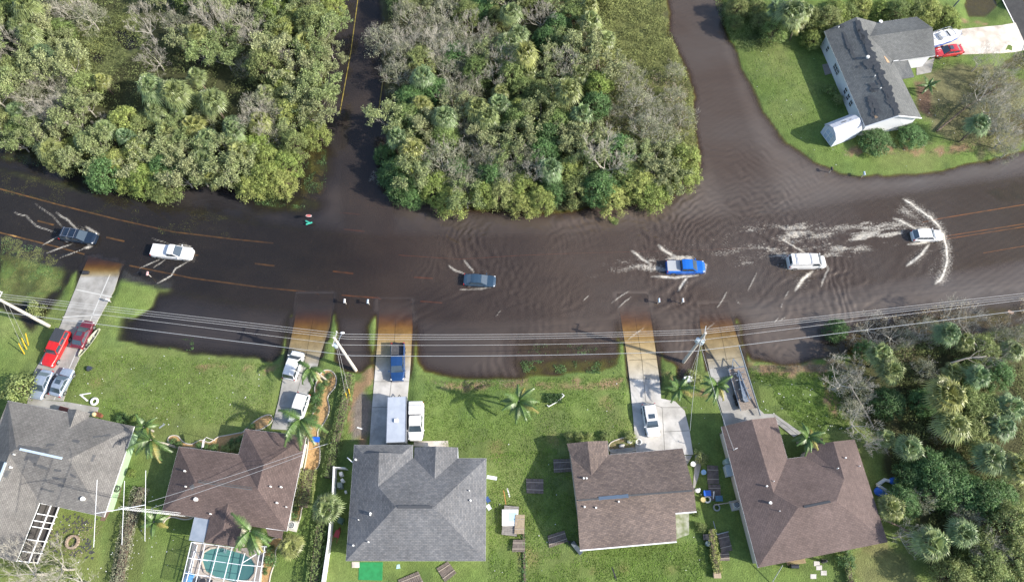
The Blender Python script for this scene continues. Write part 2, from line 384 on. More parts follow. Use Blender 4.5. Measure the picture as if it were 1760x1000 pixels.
def drape(name, poly, off, material, thick=.0, cell=1.0, kind='structure', parent=None, zf=None):
    """a sheet over the terrain: polygon in world x,y cut into cells"""
    bm = bmesh.new(); f = bm.faces.new([bm.verts.new((p[0], p[1], 0)) for p in poly])
    xs = [p[0] for p in poly]; ys = [p[1] for p in poly]
    for ax, lo, hi in ((0, min(xs), max(xs)), (1, min(ys), max(ys))):
        v = lo+cell
        while v < hi:
            co = Vector((v, 0, 0)) if ax == 0 else Vector((0, v, 0)); no = Vector((1, 0, 0)) if ax == 0 else Vector((0, 1, 0))
            bmesh.ops.bisect_plane(bm, geom=bm.verts[:]+bm.edges[:]+bm.faces[:], plane_co=co, plane_no=no); v += cell
    bm.verts.ensure_lookup_table()
    vx = np.array([v.co.x for v in bm.verts]); vy = np.array([v.co.y for v in bm.verts])
    zz = (zf(vx, vy) if zf else height(vx, vy))+off
    for v, z in zip(bm.verts, zz): v.co.z = z
    bmesh.ops.recalc_face_normals(bm, faces=bm.faces[:])
    if bm.faces[:] and sum(f.normal.z*f.calc_area() for f in bm.faces) < 0: bmesh.ops.reverse_faces(bm, faces=bm.faces[:])
    me = bpy.data.meshes.new(name); bm.to_mesh(me); bm.free(); me.materials.append(material)
    o = bpy.data.objects.new(name, me); COL.objects.link(o)
    if thick:
        s = o.modifiers.new('thickness', 'SOLIDIFY'); s.thickness = thick; s.offset = -1
    if kind: tag(o, kind=kind)
    return o
def strip_poly(pts, w):
    """outline of a band of width w along world points"""
    L = []; R = []
    for i, p in enumerate(pts):
        a = Vector(pts[max(i-1, 0)][:2]); b = Vector(pts[min(i+1, len(pts)-1)][:2]); d = (b-a).normalized(); n = Vector((-d.y, d.x))
        L.append((p[0]+n.x*w/2, p[1]+n.y*w/2)); R.append((p[0]-n.x*w/2, p[1]-n.y*w/2))
    return L+R[::-1]
def ribbon(name, pts, w, off, material, parent=None, z=None, step=1.0):
    """thin painted band that follows the terrain"""
    q = []
    for i in range(len(pts)-1):
        a = Vector(pts[i][:2]); b = Vector(pts[i+1][:2]); n = max(1, int((b-a).length/step))
        q += [tuple(a.lerp(b, k/n)) for k in range(n)]
    q.append(tuple(pts[-1][:2])); o = strip_poly(q, w); n = len(q); vv = o[:n]+o[n:][::-1]
    x = np.array([p[0] for p in vv]); y = np.array([p[1] for p in vv]); zz = height(x, y)+off if z is None else np.full(len(vv), z)
    zz = np.concatenate([np.maximum(zz[:n], zz[n:])]*2)
    b = MB(); b.v = [(x[i], y[i], zz[i]) for i in range(2*n)]
    b.f = [(n+i, n+i+1, i+1, i) for i in range(n-1)]; b.a = [.5]*(n-1)
    return b.build(name, material, parent)
# ---------------------------------------------------------------- water
FOAM = []     # (world polyline, width, strength)
FZONE = []    # (world polygon, strength)
def fl(pts, w=.35, s=1.0): k_ = .72 if pts[0][0] < 900 else 1; FOAM.append((P(pts), w*k_, s*(.8 if k_ < 1 else 1)))
def fz_(pts, s=.5): FZONE.append((P(pts), s))
fl([(97,365),(118,380),(135,396)], .35); fl([(147,390),(158,396),(170,404)], .6); fl([(102,406),(72,422)], .3); fl([(125,419),(80,435)], .35); fl([(144,427),(158,424)], .8); fl([(150,426),(102,444)], .2)
fl([(25,365),(45,372),(62,388),(95,400)], .25, .8); fl([(60,350),(90,372),(110,392)], .2, .6)
fl([(275,446),(240,461)], .3); fl([(285,446),(265,459)], .25, .7); fl([(325,449),(302,462),(295,474),(271,487)], .35); fl([(308,420),(326,424),(333,435),(326,449)], .3, .9); fl([(262,410),(290,419)], .2, .6)
fl([(797,446),(806,458),(815,468)], .35); fl([(771,455),(782,465),(799,471)], .35); fl([(790,498),(830,496),(852,490)], .3, .8)
fl([(1132,421),(1144,432),(1162,442)], .55); fl([(1085,431),(1098,440),(1105,446),(1120,454)], .45, .9); fl([(1182,476),(1174,486),(1166,500)], .4); fl([(1120,475),(1160,477),(1200,473)], .45, .9); fl([(1205,450),(1213,455),(1211,472)], .3, .8)
fl([(1340,407),(1360,420),(1390,438)], .35, .9); fl([(1397,466),(1380,480),(1366,500)], .55); fl([(1418,450),(1424,462),(1415,480),(1412,492)], .3, .6)
fl([(1552,342),(1566,351),(1582,362),(1600,374),(1613,388),(1621,404),(1627,425),(1628,448),(1623,468),(1617,480),(1607,488)], .42, 1.3)
fl([(1535,375),(1558,385),(1580,397)], .5); fl([(1597,420),(1585,436),(1572,447),(1558,457)], .5); fl([(1560,420),(1585,418),(1612,411)], .4)
for a in ([(1082,500),(1068,508),(1052,520)], [(1085,510),(1072,520),(1061,530)], [(1106,564),(1090,575),(1080,584)], [(1250,500),(1242,515),(1232,530)], [(1227,555),(1215,566)], [(1345,520),(1342,530)], [(1350,545),(1338,552)], [(1012,508),(1003,516)], [(860,533),(852,545)], [(1272,522),(1265,516)], [(1355,500),(1349,512)], [(1338,545),(1330,556)], [(1300,470),(1285,500)]): fl(a, .16, .6)







fz_([(1548,348),(1575,362),(1603,384),(1618,406),(1622,430),(1616,468),(1604,482),(1585,474),(1592,450),(1608,428),(1600,404),(1580,388),(1552,376),(1535,366)], .66)
fz_([(1505,376),(1560,384),(1585,397),(1545,402),(1500,392)], .5)
fz_([(1380,395),(1408,392),(1410,408),(1385,408)], .5)
CARS = [(134,408,158,413,1), (296,434,330,436,1), (823,482,852,483,1.1), (1177,460,1210,459,1.3), (1386,451,1418,450,1.25), (1592,406,1618,404,1.1)]
def water_height(x, y):
    h = np.zeros_like(x); nz = (fbm(x, y, 7, 61, 4)-.5)*2.2; brk = np.clip((fbm(x+nz, y-nz, 8, 67, 3)-.36)*3.5, .08, 1.2)
    for cx, cy, fx, fy, amp in CARS:
        a = G(fx, fy); c = G(cx, cy); d = (a-c).normalized(); lx = -(x-a.x)*d.x-(y-a.y)*d.y; ly = (x-a.x)*(-d.y)+(y-a.y)*d.x
        al = np.abs(ly); R = 34
        # two families of crests that spread from the bow
        for ang, lam, wdt, A in ((RD(52), 1.35, .55, .085), (RD(38), .9, .5, .05)):
            ph = al*cos(ang)-lx*sin(ang)*.55+nz*1.5
            edge = al-(1.2+np.maximum(lx, -1)*.75)
            win = np.exp(-((edge+2)/4.5)**2)*np.exp(-np.hypot(lx, ly)/R*2.4)*(lx > -3.5)*np.clip((al-.6)/1.2, 0, 1)
            h += amp*A*(.3+brk)*np.sin(2*pi*ph/lam)*win
        r = np.hypot(lx+1.5, ly*1.05)+nz*1.3
        h += amp*.018*brk*np.sin(2*pi*r/1.15)*np.exp(-((r-4.5)/4.0)**2)*(lx < 6)
    for px, py, R0, wd, lam, A, sy in ((960,430,9,7,1.0,.010,.8),(1300,470,10,5,.9,.014,.9),(860,440,7,6,.8,.007,1),(1060,560,16,8,1.3,.010,.9),(1440,470,9,6,1.1,.009,1),(1230,380,12,8,1.1,.008,1),(700,470,10,7,.9,.004,1)):
        g = G(px, py); r = np.hypot(x-g.x, (y-g.y)*sy)+nz*2.2; h += 3.4*A*brk*np.sin(2*pi*r/lam)*np.exp(-((r-R0)/wd)**2)
    h = .12*np.tanh(h*1.1/.12)
    # wind ripples
    amb = .35+.9*np.clip((x+15)/60, 0, 1)
    for k, (lam, an) in enumerate(((.95, 1.25), (1.35, 1.75), (.75, 2.1), (1.9, .9))):
        h += amb*.0075*np.sin(2*pi*(x*cos(an)+y*sin(an))/lam+6*fbm(x, y, 4+k, 80+k, 2))*fbm(x, y, 7, 90+k, 2)*1.6
    return h
WX = axis(-92, 98, .17); WY = axis(8, 102, .17)
wx, wy = np.meshgrid(WX, WY)
# terrain depth resampled from a coarser grid
def bil(Z, X, Y, x, y):
    fx = np.interp(x, X, np.arange(len(X))); fy = np.interp(y, Y, np.arange(len(Y)))
    ix = np.clip(fx.astype(int), 0, len(X)-2); iy = np.clip(fy.astype(int), 0, len(Y)-2); fx -= ix; fy -= iy
    return (Z[iy, ix]*(1-fx)+Z[iy, ix+1]*fx)*(1-fy)+(Z[iy+1, ix]*(1-fx)+Z[iy+1, ix+1]*fx)*fy
wz0 = bil(TZ, TX, TY, wx, wy); depth = np.maximum(-wz0, 0); indrive = np.zeros_like(wx)
for p_, tab_ in DRIVE.values():
    x0 = min(p[0] for p in p_)-1; x1 = max(p[0] for p in p_)+1; y0 = min(p[1] for p in p_)-1; y1 = max(p[1] for p in p_)+1
    jx = np.where((WX > x0) & (WX < x1))[0]; jy = np.where((WY > y0) & (WY < y1))[0]; sl_ = np.s_[jy[0]:jy[-1]+1, jx[0]:jx[-1]+1]
    sdv = sdist(wx[sl_], wy[sl_], p_); dd_ = np.maximum(-lerp_tab(wy[sl_], tab_), 0); wf = np.clip((dd_-.32)/.2, 0, 1); rimd, _ = seg_dist(wx[sl_], wy[sl_], ROADC); outd = np.interp(rimd, [0, 6.5, 9], [.22, .24, .5]); indrive[sl_] = np.maximum(indrive[sl_], np.clip(sdv*2+.5, 0, 1)*(1-wf)); depth[sl_] = np.where(sdv > -.12, dd_*(1-wf)+np.minimum(outd, dd_)*wf, depth[sl_])
silt = np.clip(np.interp(wx+(fbm(wx, wy, 22, 133, 3)-.5)*26, [-60, -32, -8, 22, 55, 95], [0, .06, .36, .6, .74, 1.0])+(fbm(wx, wy*1.6, 9, 131, 5)-.5)*.42, 0, 1)  # muddiness rising to the right, plus a painted grey sky sheen at far right
near = (wz0 < .12)
cellnear = near[:-1, :-1] | near[1:, 1:] | near[:-1, 1:] | near[1:, :-1]
inner = (np.abs(wx) < 99) & (wy < 103) & (wy > -5)
WH = np.where(inner, water_height(wx, wy), 0)
damp = np.clip(depth/.15, .15, 1); WH = WH*damp
CH = np.zeros_like(wx); fo = np.zeros_like(wx); fn = fbm(wx, wy, .9, 101, 4); fn2 = fbm(wx, wy, .45, 111, 3)
for pts, w, s in FOAM:
    x0 = min(p[0] for p in pts)-3; x1 = max(p[0] for p in pts)+3; y0 = min(p[1] for p in pts)-3; y1 = max(p[1] for p in pts)+3
    jx = np.where((WX > x0) & (WX < x1))[0]; jy = np.where((WY > y0) & (WY < y1))[0]; sl_ = np.s_[jy[0]:jy[-1]+1, jx[0]:jx[-1]+1]
    d, t_ = seg_dist(wx[sl_]+(fn[sl_]-.5)*.22, wy[sl_]+(fn[sl_]-.5)*.18, pts)
    tp = np.clip(np.minimum(t_, len(pts)-1-t_)*1.6+.25, 0, 1)**.7; v = np.clip(1.15-d/(w*.5*(.4+.6*tp)), 0, 1)*s*tp*(.6+.5*fn2[sl_]); fo[sl_] = np.maximum(fo[sl_], v)
    CH[sl_] = np.maximum(CH[sl_], np.clip(1-d/(w*6), 0, 1)*.62*s*tp); WH[sl_] += np.exp(-(d/(w*1.2))**2)*.05
zone = np.zeros_like(wx)
def wake_froth():
    for (cx, cy, fx, fy, amp), (Lw, sp, st) in zip(CARS, ((6, .16, .60), (7, .12, .64), (6, .16, .72), (12, .19, .98), (16, .20, .95), (26, .15, 1.12))):
        a = G(fx, fy); c = G(cx, cy); d = (a-c).normalized(); m_ = (np.hypot(wx-c.x, wy-c.y) < 40)
        x = wx[m_]-a.x; y = wy[m_]-a.y; back = -(x*d.x+y*d.y)-1.0; lat = -x*d.y+y*d.x-.8
        half = 1.3+np.maximum(back, 0)*sp; e = np.exp(-(lat/half)**2*.9)*np.exp(-np.maximum(back, 0)/Lw)*np.clip((back+.5)/1.5, 0, 1)
        sk = fbm(back*.28+lat*.15+cx, lat*1.1+5, 1.0, 151, 4); sk2 = fbm(back*.5, lat*.5, 2.5, 161, 3)
        zone[m_] = np.maximum(zone[m_], e*st*1.25*np.clip((sk-.24)*2.6, .28, 1.2)*(.6+.75*sk2))
wake_froth()
for poly, s in FZONE:
    x0 = min(p[0] for p in poly)-3; x1 = max(p[0] for p in poly)+3; y0 = min(p[1] for p in poly)-3; y1 = max(p[1] for p in poly)+3
    jx = np.where((WX > x0) & (WX < x1))[0]; jy = np.where((WY > y0) & (WY < y1))[0]; sl_ = np.s_[jy[0]:jy[-1]+1, jx[0]:jx[-1]+1]
    v = np.clip((sdist(wx[sl_], wy[sl_], poly)+1.4)/3.0, 0, 1)*s*1.1; zone[sl_] = np.maximum(zone[sl_], v)
zone = np.maximum(zone*(.68+.62*fbm(wx*.35, wy, 2.0, 141, 3)), CH*.9)
zone = np.minimum(zone, .86)
WH += zone*(fbm(wx*.8, wy, .9, 121, 3)-.5)*.26
wm = grid_mesh('flood_water', WX, WY, WH, cellnear)
lf = np.maximum(np.clip((wx[..., None]+36)/18, 0, 1), indrive[..., None])
murk = 1-np.exp(-np.maximum(depth-.02, 0)/(.36-.06*silt))
absorb = np.exp(-depth[..., None]*(np.array([1.2, 3.6, 9.5])*lf+np.array([3.4, 4.2, 5.2])*(1-lf)))
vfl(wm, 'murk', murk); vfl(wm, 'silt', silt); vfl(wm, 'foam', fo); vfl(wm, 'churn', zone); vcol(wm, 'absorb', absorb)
def water_material():
    m = bpy.data.materials.new('muddy_water'); m.use_nodes = True; t = m.node_tree; N = t.nodes; L = t.links; N.remove(N['Principled BSDF']); out = N['Material Output']
    def A(n): a = N.new('ShaderNodeAttribute'); a.attribute_name = n; return a
    tc = N.new('ShaderNodeTexCoord')
    n = N.new('ShaderNodeTexNoise'); n.inputs['Scale'].default_value = 3.2; n.inputs['Detail'].default_value = 3
    mp = N.new('ShaderNodeMapping'); mp.inputs['Scale'].default_value = (.7, 1.5, 1); L.new(tc.outputs['Object'], mp.inputs[0]); L.new(mp.outputs[0], n.inputs['Vector'])
    bp = N.new('ShaderNodeBump'); bp.inputs['Strength'].default_value = .25; bp.inputs['Distance'].default_value = .06; L.new(n.outputs[0], bp.inputs['Height'])
    trn = N.new('ShaderNodeBsdfTransparent'); L.new(A('absorb').outputs['Color'], trn.inputs[0])
    dif = N.new('ShaderNodeBsdfDiffuse'); L.new(bp.outputs[0], dif.inputs['Normal'])
    big = N.new('ShaderNodeTexNoise'); big.inputs['Scale'].default_value = .05; big.inputs['Detail'].default_value = 5; L.new(tc.outputs['Object'], big.inputs['Vector'])
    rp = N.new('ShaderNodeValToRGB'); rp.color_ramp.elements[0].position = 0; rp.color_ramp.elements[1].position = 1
    rp.color_ramp.elements[0].color = (.034, .032, .035, 1); rp.color_ramp.elements[1].color = (.135, .122, .114, 1); e_ = rp.color_ramp.elements.new(.55); e_.color = (.104, .081, .067, 1); L.new(A('silt').outputs['Fac'], rp.inputs[0]); L.new(rp.outputs[0], dif.inputs[0])  # last ramp colour paints the sky's grey sheen into the murk
    m1 = N.new('ShaderNodeMixShader'); L.new(A('murk').outputs['Fac'], m1.inputs[0]); L.new(trn.outputs[0], m1.inputs[1]); L.new(dif.outputs[0], m1.inputs[2])
    gl = N.new('ShaderNodeBsdfGlossy'); gl.inputs['Roughness'].default_value = .06; L.new(bp.outputs[0], gl.inputs['Normal'])
    ge = N.new('ShaderNodeNewGeometry'); dt = N.new('ShaderNodeVectorMath'); dt.operation = 'DOT_PRODUCT'; L.new(bp.outputs[0], dt.inputs[0]); L.new(ge.outputs['Incoming'], dt.inputs[1])
    def M_(op, a, b, cl=False):
        n_ = N.new('ShaderNodeMath'); n_.operation = op; n_.use_clamp = cl
        for i_, v_ in enumerate((a, b)):
            if isinstance(v_, (int, float)): n_.inputs[i_].default_value = v_
            elif v_ is not None: L.new(v_, n_.inputs[i_])
        return n_
    ab = M_('ABSOLUTE', dt.outputs['Value'], None); inv = M_('SUBTRACT', 1.0, ab.outputs[0], True); pw = M_('POWER', inv.outputs[0], 5.0); sc_ = M_('MULTIPLY', pw.outputs[0], .97); fr = M_('ADD', sc_.outputs[0], .034)
    m2 = N.new('ShaderNodeMixShader'); L.new(fr.outputs[0], m2.inputs[0]); L.new(m1.outputs[0], m2.inputs[1]); L.new(gl.outputs[0], m2.inputs[2])
    # foam: crest lines plus broken froth in churned water
    fn = N.new('ShaderNodeTexNoise'); fn.inputs['Scale'].default_value = 5.5; fn.inputs['Detail'].default_value = 6; fn.inputs['Roughness'].default_value = .7; mpf = N.new('ShaderNodeMapping'); mpf.inputs['Scale'].default_value = (.6, 1.15, 1); L.new(tc.outputs['Object'], mpf.inputs[0]); L.new(mpf.outputs[0], fn.inputs['Vector'])
    mu = N.new('ShaderNodeMath'); mu.operation = 'MULTIPLY_ADD'; L.new(A('churn').outputs['Fac'], mu.inputs[0]); mu.inputs[1].default_value = .62; mu.inputs[2].default_value = -.62
    ad = N.new('ShaderNodeMath'); ad.operation = 'ADD'; L.new(mu.outputs[0], ad.inputs[0]); L.new(fn.outputs[0], ad.inputs[1])
    mr = N.new('ShaderNodeMapRange'); mr.inputs[1].default_value = .20; mr.inputs[2].default_value = .46; mr.inputs[4].default_value = .6; L.new(ad.outputs[0], mr.inputs[0])
    mn = N.new('ShaderNodeMath'); mn.operation = 'MULTIPLY'; L.new(A('foam').outputs['Fac'], mn.inputs[0])
    f3 = N.new('ShaderNodeMapRange'); f3.inputs[1].default_value = .38; f3.inputs[2].default_value = .55; f3.inputs[3].default_value = .30; f3.inputs[4].default_value = 1.15; L.new(fn.outputs[0], f3.inputs[0]); L.new(f3.outputs[0], mn.inputs[1])
    mx = N.new('ShaderNodeMath'); mx.operation = 'MAXIMUM'; mx.use_clamp = True; L.new(mr.outputs[0], mx.inputs[0]); L.new(mn.outputs[0], mx.inputs[1])
    fd = N.new('ShaderNodeBsdfDiffuse'); fd.inputs[0].default_value = (.72, .68, .60, 1)
    m3 = N.new('ShaderNodeMixShader'); L.new(mx.outputs[0], m3.inputs[0]); L.new(m2.outputs[0], m3.inputs[1]); L.new(fd.outputs[0], m3.inputs[2]); L.new(m3.outputs[0], out.inputs[0])
    return m
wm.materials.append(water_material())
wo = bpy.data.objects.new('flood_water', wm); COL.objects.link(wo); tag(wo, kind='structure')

# ---------------------------------------------------------------- road surface and paint under the water
asphalt = mat('asphalt', (.05, .05, .05), .9, col2=(.035, .035, .036), ns=1.2, bump=.2, bs=60)
def zroad(x, y): return height(x, y)
rp_ = strip_poly(ROADC, 12.4)
paint_y = mat('yellow_road_paint', (.40, .23, .07), .6, col2=(.16, .10, .04), ns=.9, nd=6)
paint_b = mat('dull_yellow_line', (.36, .27, .05), .7, col2=(.16, .13, .03), ns=1.5)
paint_w = mat('white_road_paint', (.75, .75, .72), .6)
for nm, pts, w in (('road_edge_line', [(-60,305),(0,325),(100,352),(200,377),(300,399),(400,411),(470,418)], .22), ('road_edge_line', [(-60,388),(0,400),(100,425),(200,452),(330,478),(450,494),(600,508),(760,520)], .22),
    ('road_centre_line', [(685,438),(790,445),(900,438),(1000,434),(1180,430),(1300,425)], .08), ('road_centre_line', [(1590,411),(1625,406),(1760,385),(1800,378)], .14), ('road_centre_line', [(1590,416),(1625,411),(1760,390),(1800,383)], .14),
    ('road_edge_line', [(1585,382),(1620,375),(1760,352),(1800,345)], .16), ('road_edge_line', [(1690,435),(1760,423),(1800,416)], .10)):
    tag(ribbon(nm, P(pts, -.12), w, .03, paint_y), kind='structure')
for a in ([(65,380),(93,387)], [(183,408),(214,415)], [(318,436),(341,439)], [(438,453),(472,457)], [(572,466),(607,470)], [(711,476),(744,478)], [(581,364),(618,368)], [(590,393),(627,397)]):
    tag(ribbon('road_centre_dash', P(a, -.12), .26, .035, paint_y), kind='structure')
for a in ([(621,-60),(615,0),(603,90),(584,195)], [(680,-60),(676,20)], [(658,140),(651,190)]):
    tag(ribbon('side_road_line', P(a, .03), .14, 0, paint_b, z=.035), kind='structure')
for side in ((ROAD3, 8.2),):
    tag(drape('dry_road', strip_poly(side[0], side[1]), .035, asphalt, .05), kind='structure')
r3l = [Vector(p) for p in ROAD3]
tag(ribbon('white_edge_line', P([(1690,-120),(1723,0),(1763,80),(1800,150)], .55), .18, 0, paint_w, z=.575), kind='structure')
tag(ribbon('yellow_centre_line', P([(1735,-60),(1760,0),(1800,80)], .55), .3, 0, paint_y, z=.575), kind='structure')
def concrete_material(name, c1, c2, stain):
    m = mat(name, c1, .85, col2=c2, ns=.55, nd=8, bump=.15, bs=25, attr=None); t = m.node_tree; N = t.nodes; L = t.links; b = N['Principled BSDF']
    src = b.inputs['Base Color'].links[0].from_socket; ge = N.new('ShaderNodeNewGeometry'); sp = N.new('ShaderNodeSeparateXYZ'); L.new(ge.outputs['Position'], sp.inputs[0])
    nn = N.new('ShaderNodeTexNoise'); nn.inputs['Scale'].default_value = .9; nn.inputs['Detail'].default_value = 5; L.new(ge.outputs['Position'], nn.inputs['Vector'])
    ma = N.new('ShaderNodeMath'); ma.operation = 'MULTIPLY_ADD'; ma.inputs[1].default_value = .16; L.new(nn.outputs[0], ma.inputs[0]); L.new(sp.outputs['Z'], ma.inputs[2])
    mr = N.new('ShaderNodeMapRange'); mr.inputs[1].default_value = -.02; mr.inputs[2].default_value = -.36; L.new(ma.outputs[0], mr.inputs[0])   # painted fade: darker with depth, so the sunken end sinks into dark water
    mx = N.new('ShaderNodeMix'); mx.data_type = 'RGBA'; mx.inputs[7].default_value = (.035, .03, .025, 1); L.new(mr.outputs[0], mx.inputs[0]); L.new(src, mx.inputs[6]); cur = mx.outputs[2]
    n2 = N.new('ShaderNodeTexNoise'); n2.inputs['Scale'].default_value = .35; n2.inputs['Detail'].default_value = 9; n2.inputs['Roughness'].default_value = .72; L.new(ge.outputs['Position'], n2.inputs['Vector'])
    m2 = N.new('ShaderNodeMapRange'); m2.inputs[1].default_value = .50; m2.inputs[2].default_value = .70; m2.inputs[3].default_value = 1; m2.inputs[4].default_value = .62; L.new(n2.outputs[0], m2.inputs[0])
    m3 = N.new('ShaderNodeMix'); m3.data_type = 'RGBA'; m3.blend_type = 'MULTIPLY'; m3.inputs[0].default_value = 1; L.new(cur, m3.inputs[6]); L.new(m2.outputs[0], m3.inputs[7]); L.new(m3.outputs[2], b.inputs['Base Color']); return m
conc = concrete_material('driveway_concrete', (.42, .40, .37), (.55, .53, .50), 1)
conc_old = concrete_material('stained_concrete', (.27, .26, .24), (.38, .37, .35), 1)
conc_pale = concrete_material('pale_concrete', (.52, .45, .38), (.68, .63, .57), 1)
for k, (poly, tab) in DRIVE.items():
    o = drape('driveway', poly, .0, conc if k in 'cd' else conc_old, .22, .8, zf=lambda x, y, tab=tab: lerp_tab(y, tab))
joint = mat('concrete_joint', (.15, .145, .13), .9); joint_l = mat('pale_concrete_joint', (.5, .5, .48), .9)
def dz(k): return lambda px, py: None
for k, lines in {'a': [[(188,470),(152,560),(118,640),(95,688)], [(130,497),(196,511)], [(108,545),(175,541)], [(92,590),(150,596)]], 'b': [[(538,540),(520,640),(494,738)], [(495,602),(552,606)], [(486,640),(540,642)], [(479,700),(512,702)]],
    'c': [[(680,540),(674,640),(668,700)], [(647,612),(706,612)], [(641,655),(703,655)], [(640,700),(698,700)]], 'd': [[(1092,540),(1104,620),(1110,690),(1138,700),(1142,782)], [(1074,582),(1124,580)], [(1082,618),(1130,616)], [(1085,650),(1132,650)], [(1136,700),(1180,700)], [(1142,742),(1184,740)]],
    'e': [[(1234,540),(1250,620),(1262,680)], [(1208,582),(1268,578)], [(1218,620),(1280,612)], [(1230,650),(1285,640)], [(1330,716),(1370,748)]]}.items():
    tab = DRIVE[k][1]
    for l in lines:
        q = []
        w = P(l, .2)
        for i in range(len(w)-1):
            a = Vector(w[i][:2]); b = Vector(w[i+1][:2]); n = max(1, int((b-a).length/.7)); q += [a.lerp(b, j/n) for j in range(n)]
        q.append(Vector(w[-1][:2])); o = strip_poly([tuple(p) for p in q], .07 if k != 'a' else .14); n = len(q); vv = o[:n]+o[n:][::-1]
        zz = [float(lerp_tab(p[1], tab))+.006 for p in vv]; b = MB(); b.v = [(p[0], p[1], z) for p, z in zip(vv, zz)]; b.f = [(n+i, n+i+1, i+1, i) for i in range(n-1)]; b.a = [.5]*(n-1)
        tag(b.build('driveway_joint', joint_l if k == 'a' else joint), kind='structure')
def slab(name, pts, material, off=.06, thick=.12, kind='structure'): return drape(name, P(pts, .5), off, material, thick, 1.5, kind)
slab('driveway', [(1600,55),(1660,50),(1722,44),(1745,40),(1765,84),(1720,92),(1640,95),(1600,100)], conc_pale)
slab('front_walk', [(112,690),(170,700),(166,712),(150,722),(100,708),(46,697),(48,684)], conc_old)
slab('front_walk', [(728,758),(770,757),(771,768),(700,766),(700,758)], conc_pale, .05)
slab('front_walk', [(1048,772),(1092,768),(1092,784),(1190,782),(1180,800),(1050,790)], conc_old)
slab('patio', [(1160,882),(1184,880),(1184,918),(1162,926)], mat('mossy_concrete', (.36, .37, .30), .9, col2=(.17, .20, .10), ns=1.5))
slab('patio', [(1195,782),(1210,778),(1200,820),(1190,850)], conc_old)
slab('walkway', [(1575,112),(1606,100),(1600,125),(1575,130)], conc_old)
slab('doorstep', [(605,965),(618,965),(618,975),(605,975)], conc_pale)
slab('doorstep', [(1413,112),(1430,108),(1438,124),(1418,130)], mat('paver', (.25, .22, .2), .9))
slab('dirt_bed', [(220,748),(228,757),(206,850),(180,895),(172,894),(196,845)], mat('bare_mulch', (.14, .09, .065), .95, col2=(.2, .14, .1), ns=4), .03)
# ---------------------------------------------------------------- houses
def shingle(name, base, light, dark, grime=.35):
    m = bpy.data.materials.new(name); m.use_nodes = True; t = m.node_tree; N = t.nodes; L = t.links; b = N['Principled BSDF']
    b.inputs['Roughness'].default_value = .92; b.inputs['Specular IOR Level'].default_value = .2
    uv = N.new('ShaderNodeUVMap'); br = N.new('ShaderNodeTexBrick'); L.new(uv.outputs[0], br.inputs['Vector'])
    br.inputs['Color1'].default_value = (*light, 1); br.inputs['Color2'].default_value = (*base, 1); br.inputs['Mortar'].default_value = (*dark, 1)
    br.inputs['Scale'].default_value = 1; br.inputs['Mortar Size'].default_value = .018; br.inputs['Brick Width'].default_value = .42; br.inputs['Row Height'].default_value = .2; br.inputs['Bias'].default_value = 0
    tc = N.new('ShaderNodeTexCoord'); cur = br.outputs[0]
    for sc, a, det in ((.22, .16, 6), (2.4, .13, 5)):
        n = N.new('ShaderNodeTexNoise'); n.inputs['Scale'].default_value = sc; n.inputs['Detail'].default_value = det; L.new(tc.outputs['Object'], n.inputs['Vector'])
        mr = N.new('ShaderNodeMapRange'); mr.inputs[1].default_value = .3; mr.inputs[2].default_value = .7; mr.inputs[3].default_value = 1-a; mr.inputs[4].default_value = 1+a
        L.new(n.outputs[0], mr.inputs[0]); mx = N.new('ShaderNodeMix'); mx.data_type = 'RGBA'; mx.blend_type = 'MULTIPLY'; mx.inputs[0].default_value = 1
        L.new(cur, mx.inputs[6]); L.new(mr.outputs[0], mx.inputs[7]); cur = mx.outputs[2]
    # algae: long dark streaks down the slope
    mp = N.new('ShaderNodeMapping'); mp.inputs['Scale'].default_value = (.9, .12, 1); L.new(uv.outputs[0], mp.inputs[0])
    n = N.new('ShaderNodeTexNoise'); n.inputs['Scale'].default_value = .8; n.inputs['Detail'].default_value = 6; L.new(mp.outputs[0], n.inputs['Vector'])
    r = N.new('ShaderNodeMapRange'); r.inputs[1].default_value = .5; r.inputs[2].default_value = .75; r.inputs[3].default_value = 0; r.inputs[4].default_value = grime; L.new(n.outputs[0], r.inputs[0])
    mx = N.new('ShaderNodeMix'); mx.data_type = 'RGBA'; L.new(r.outputs[0], mx.inputs[0]); L.new(cur, mx.inputs[6]); mx.inputs[7].default_value = (*dark, 1)
    L.new(mx.outputs[2], b.inputs['Base Color'])
    bp = N.new('ShaderNodeBump'); bp.inputs['Strength'].default_value = .35; bp.inputs['Distance'].default_value = .03; L.new(br.outputs['Fac'], bp.inputs['Height']); bp.invert = True; L.new(bp.outputs[0], b.inputs['Normal'])
    return m
trim = mat('white_trim', (.75, .76, .78), .5); glass = mat('window_glass', (.02, .025, .03), .08, spec=.8)
darkpatch = mat('bare_roof_felt', (.075, .078, .085), .9, col2=(.105, .105, .105), ns=3)
ventw = mat('white_vent', (.8, .8, .78), .5)
def newell(pts):
    n = Vector(); a = Vector(pts[0])
    for i in range(1, len(pts)-1): n += (Vector(pts[i])-a).cross(Vector(pts[i+1])-a)
    return n.normalized()
def roof_uv(pts):
    n = newell(pts)
    if n.z < 0: n = -n
    u = Vector((0, 0, 1)).cross(n)
    u = u.normalized() if u.length > 1e-3 else Vector((1, 0, 0)); v = n.cross(u)
    return [(Vector(p).dot(u), Vector(p).dot(v)) for p in pts]
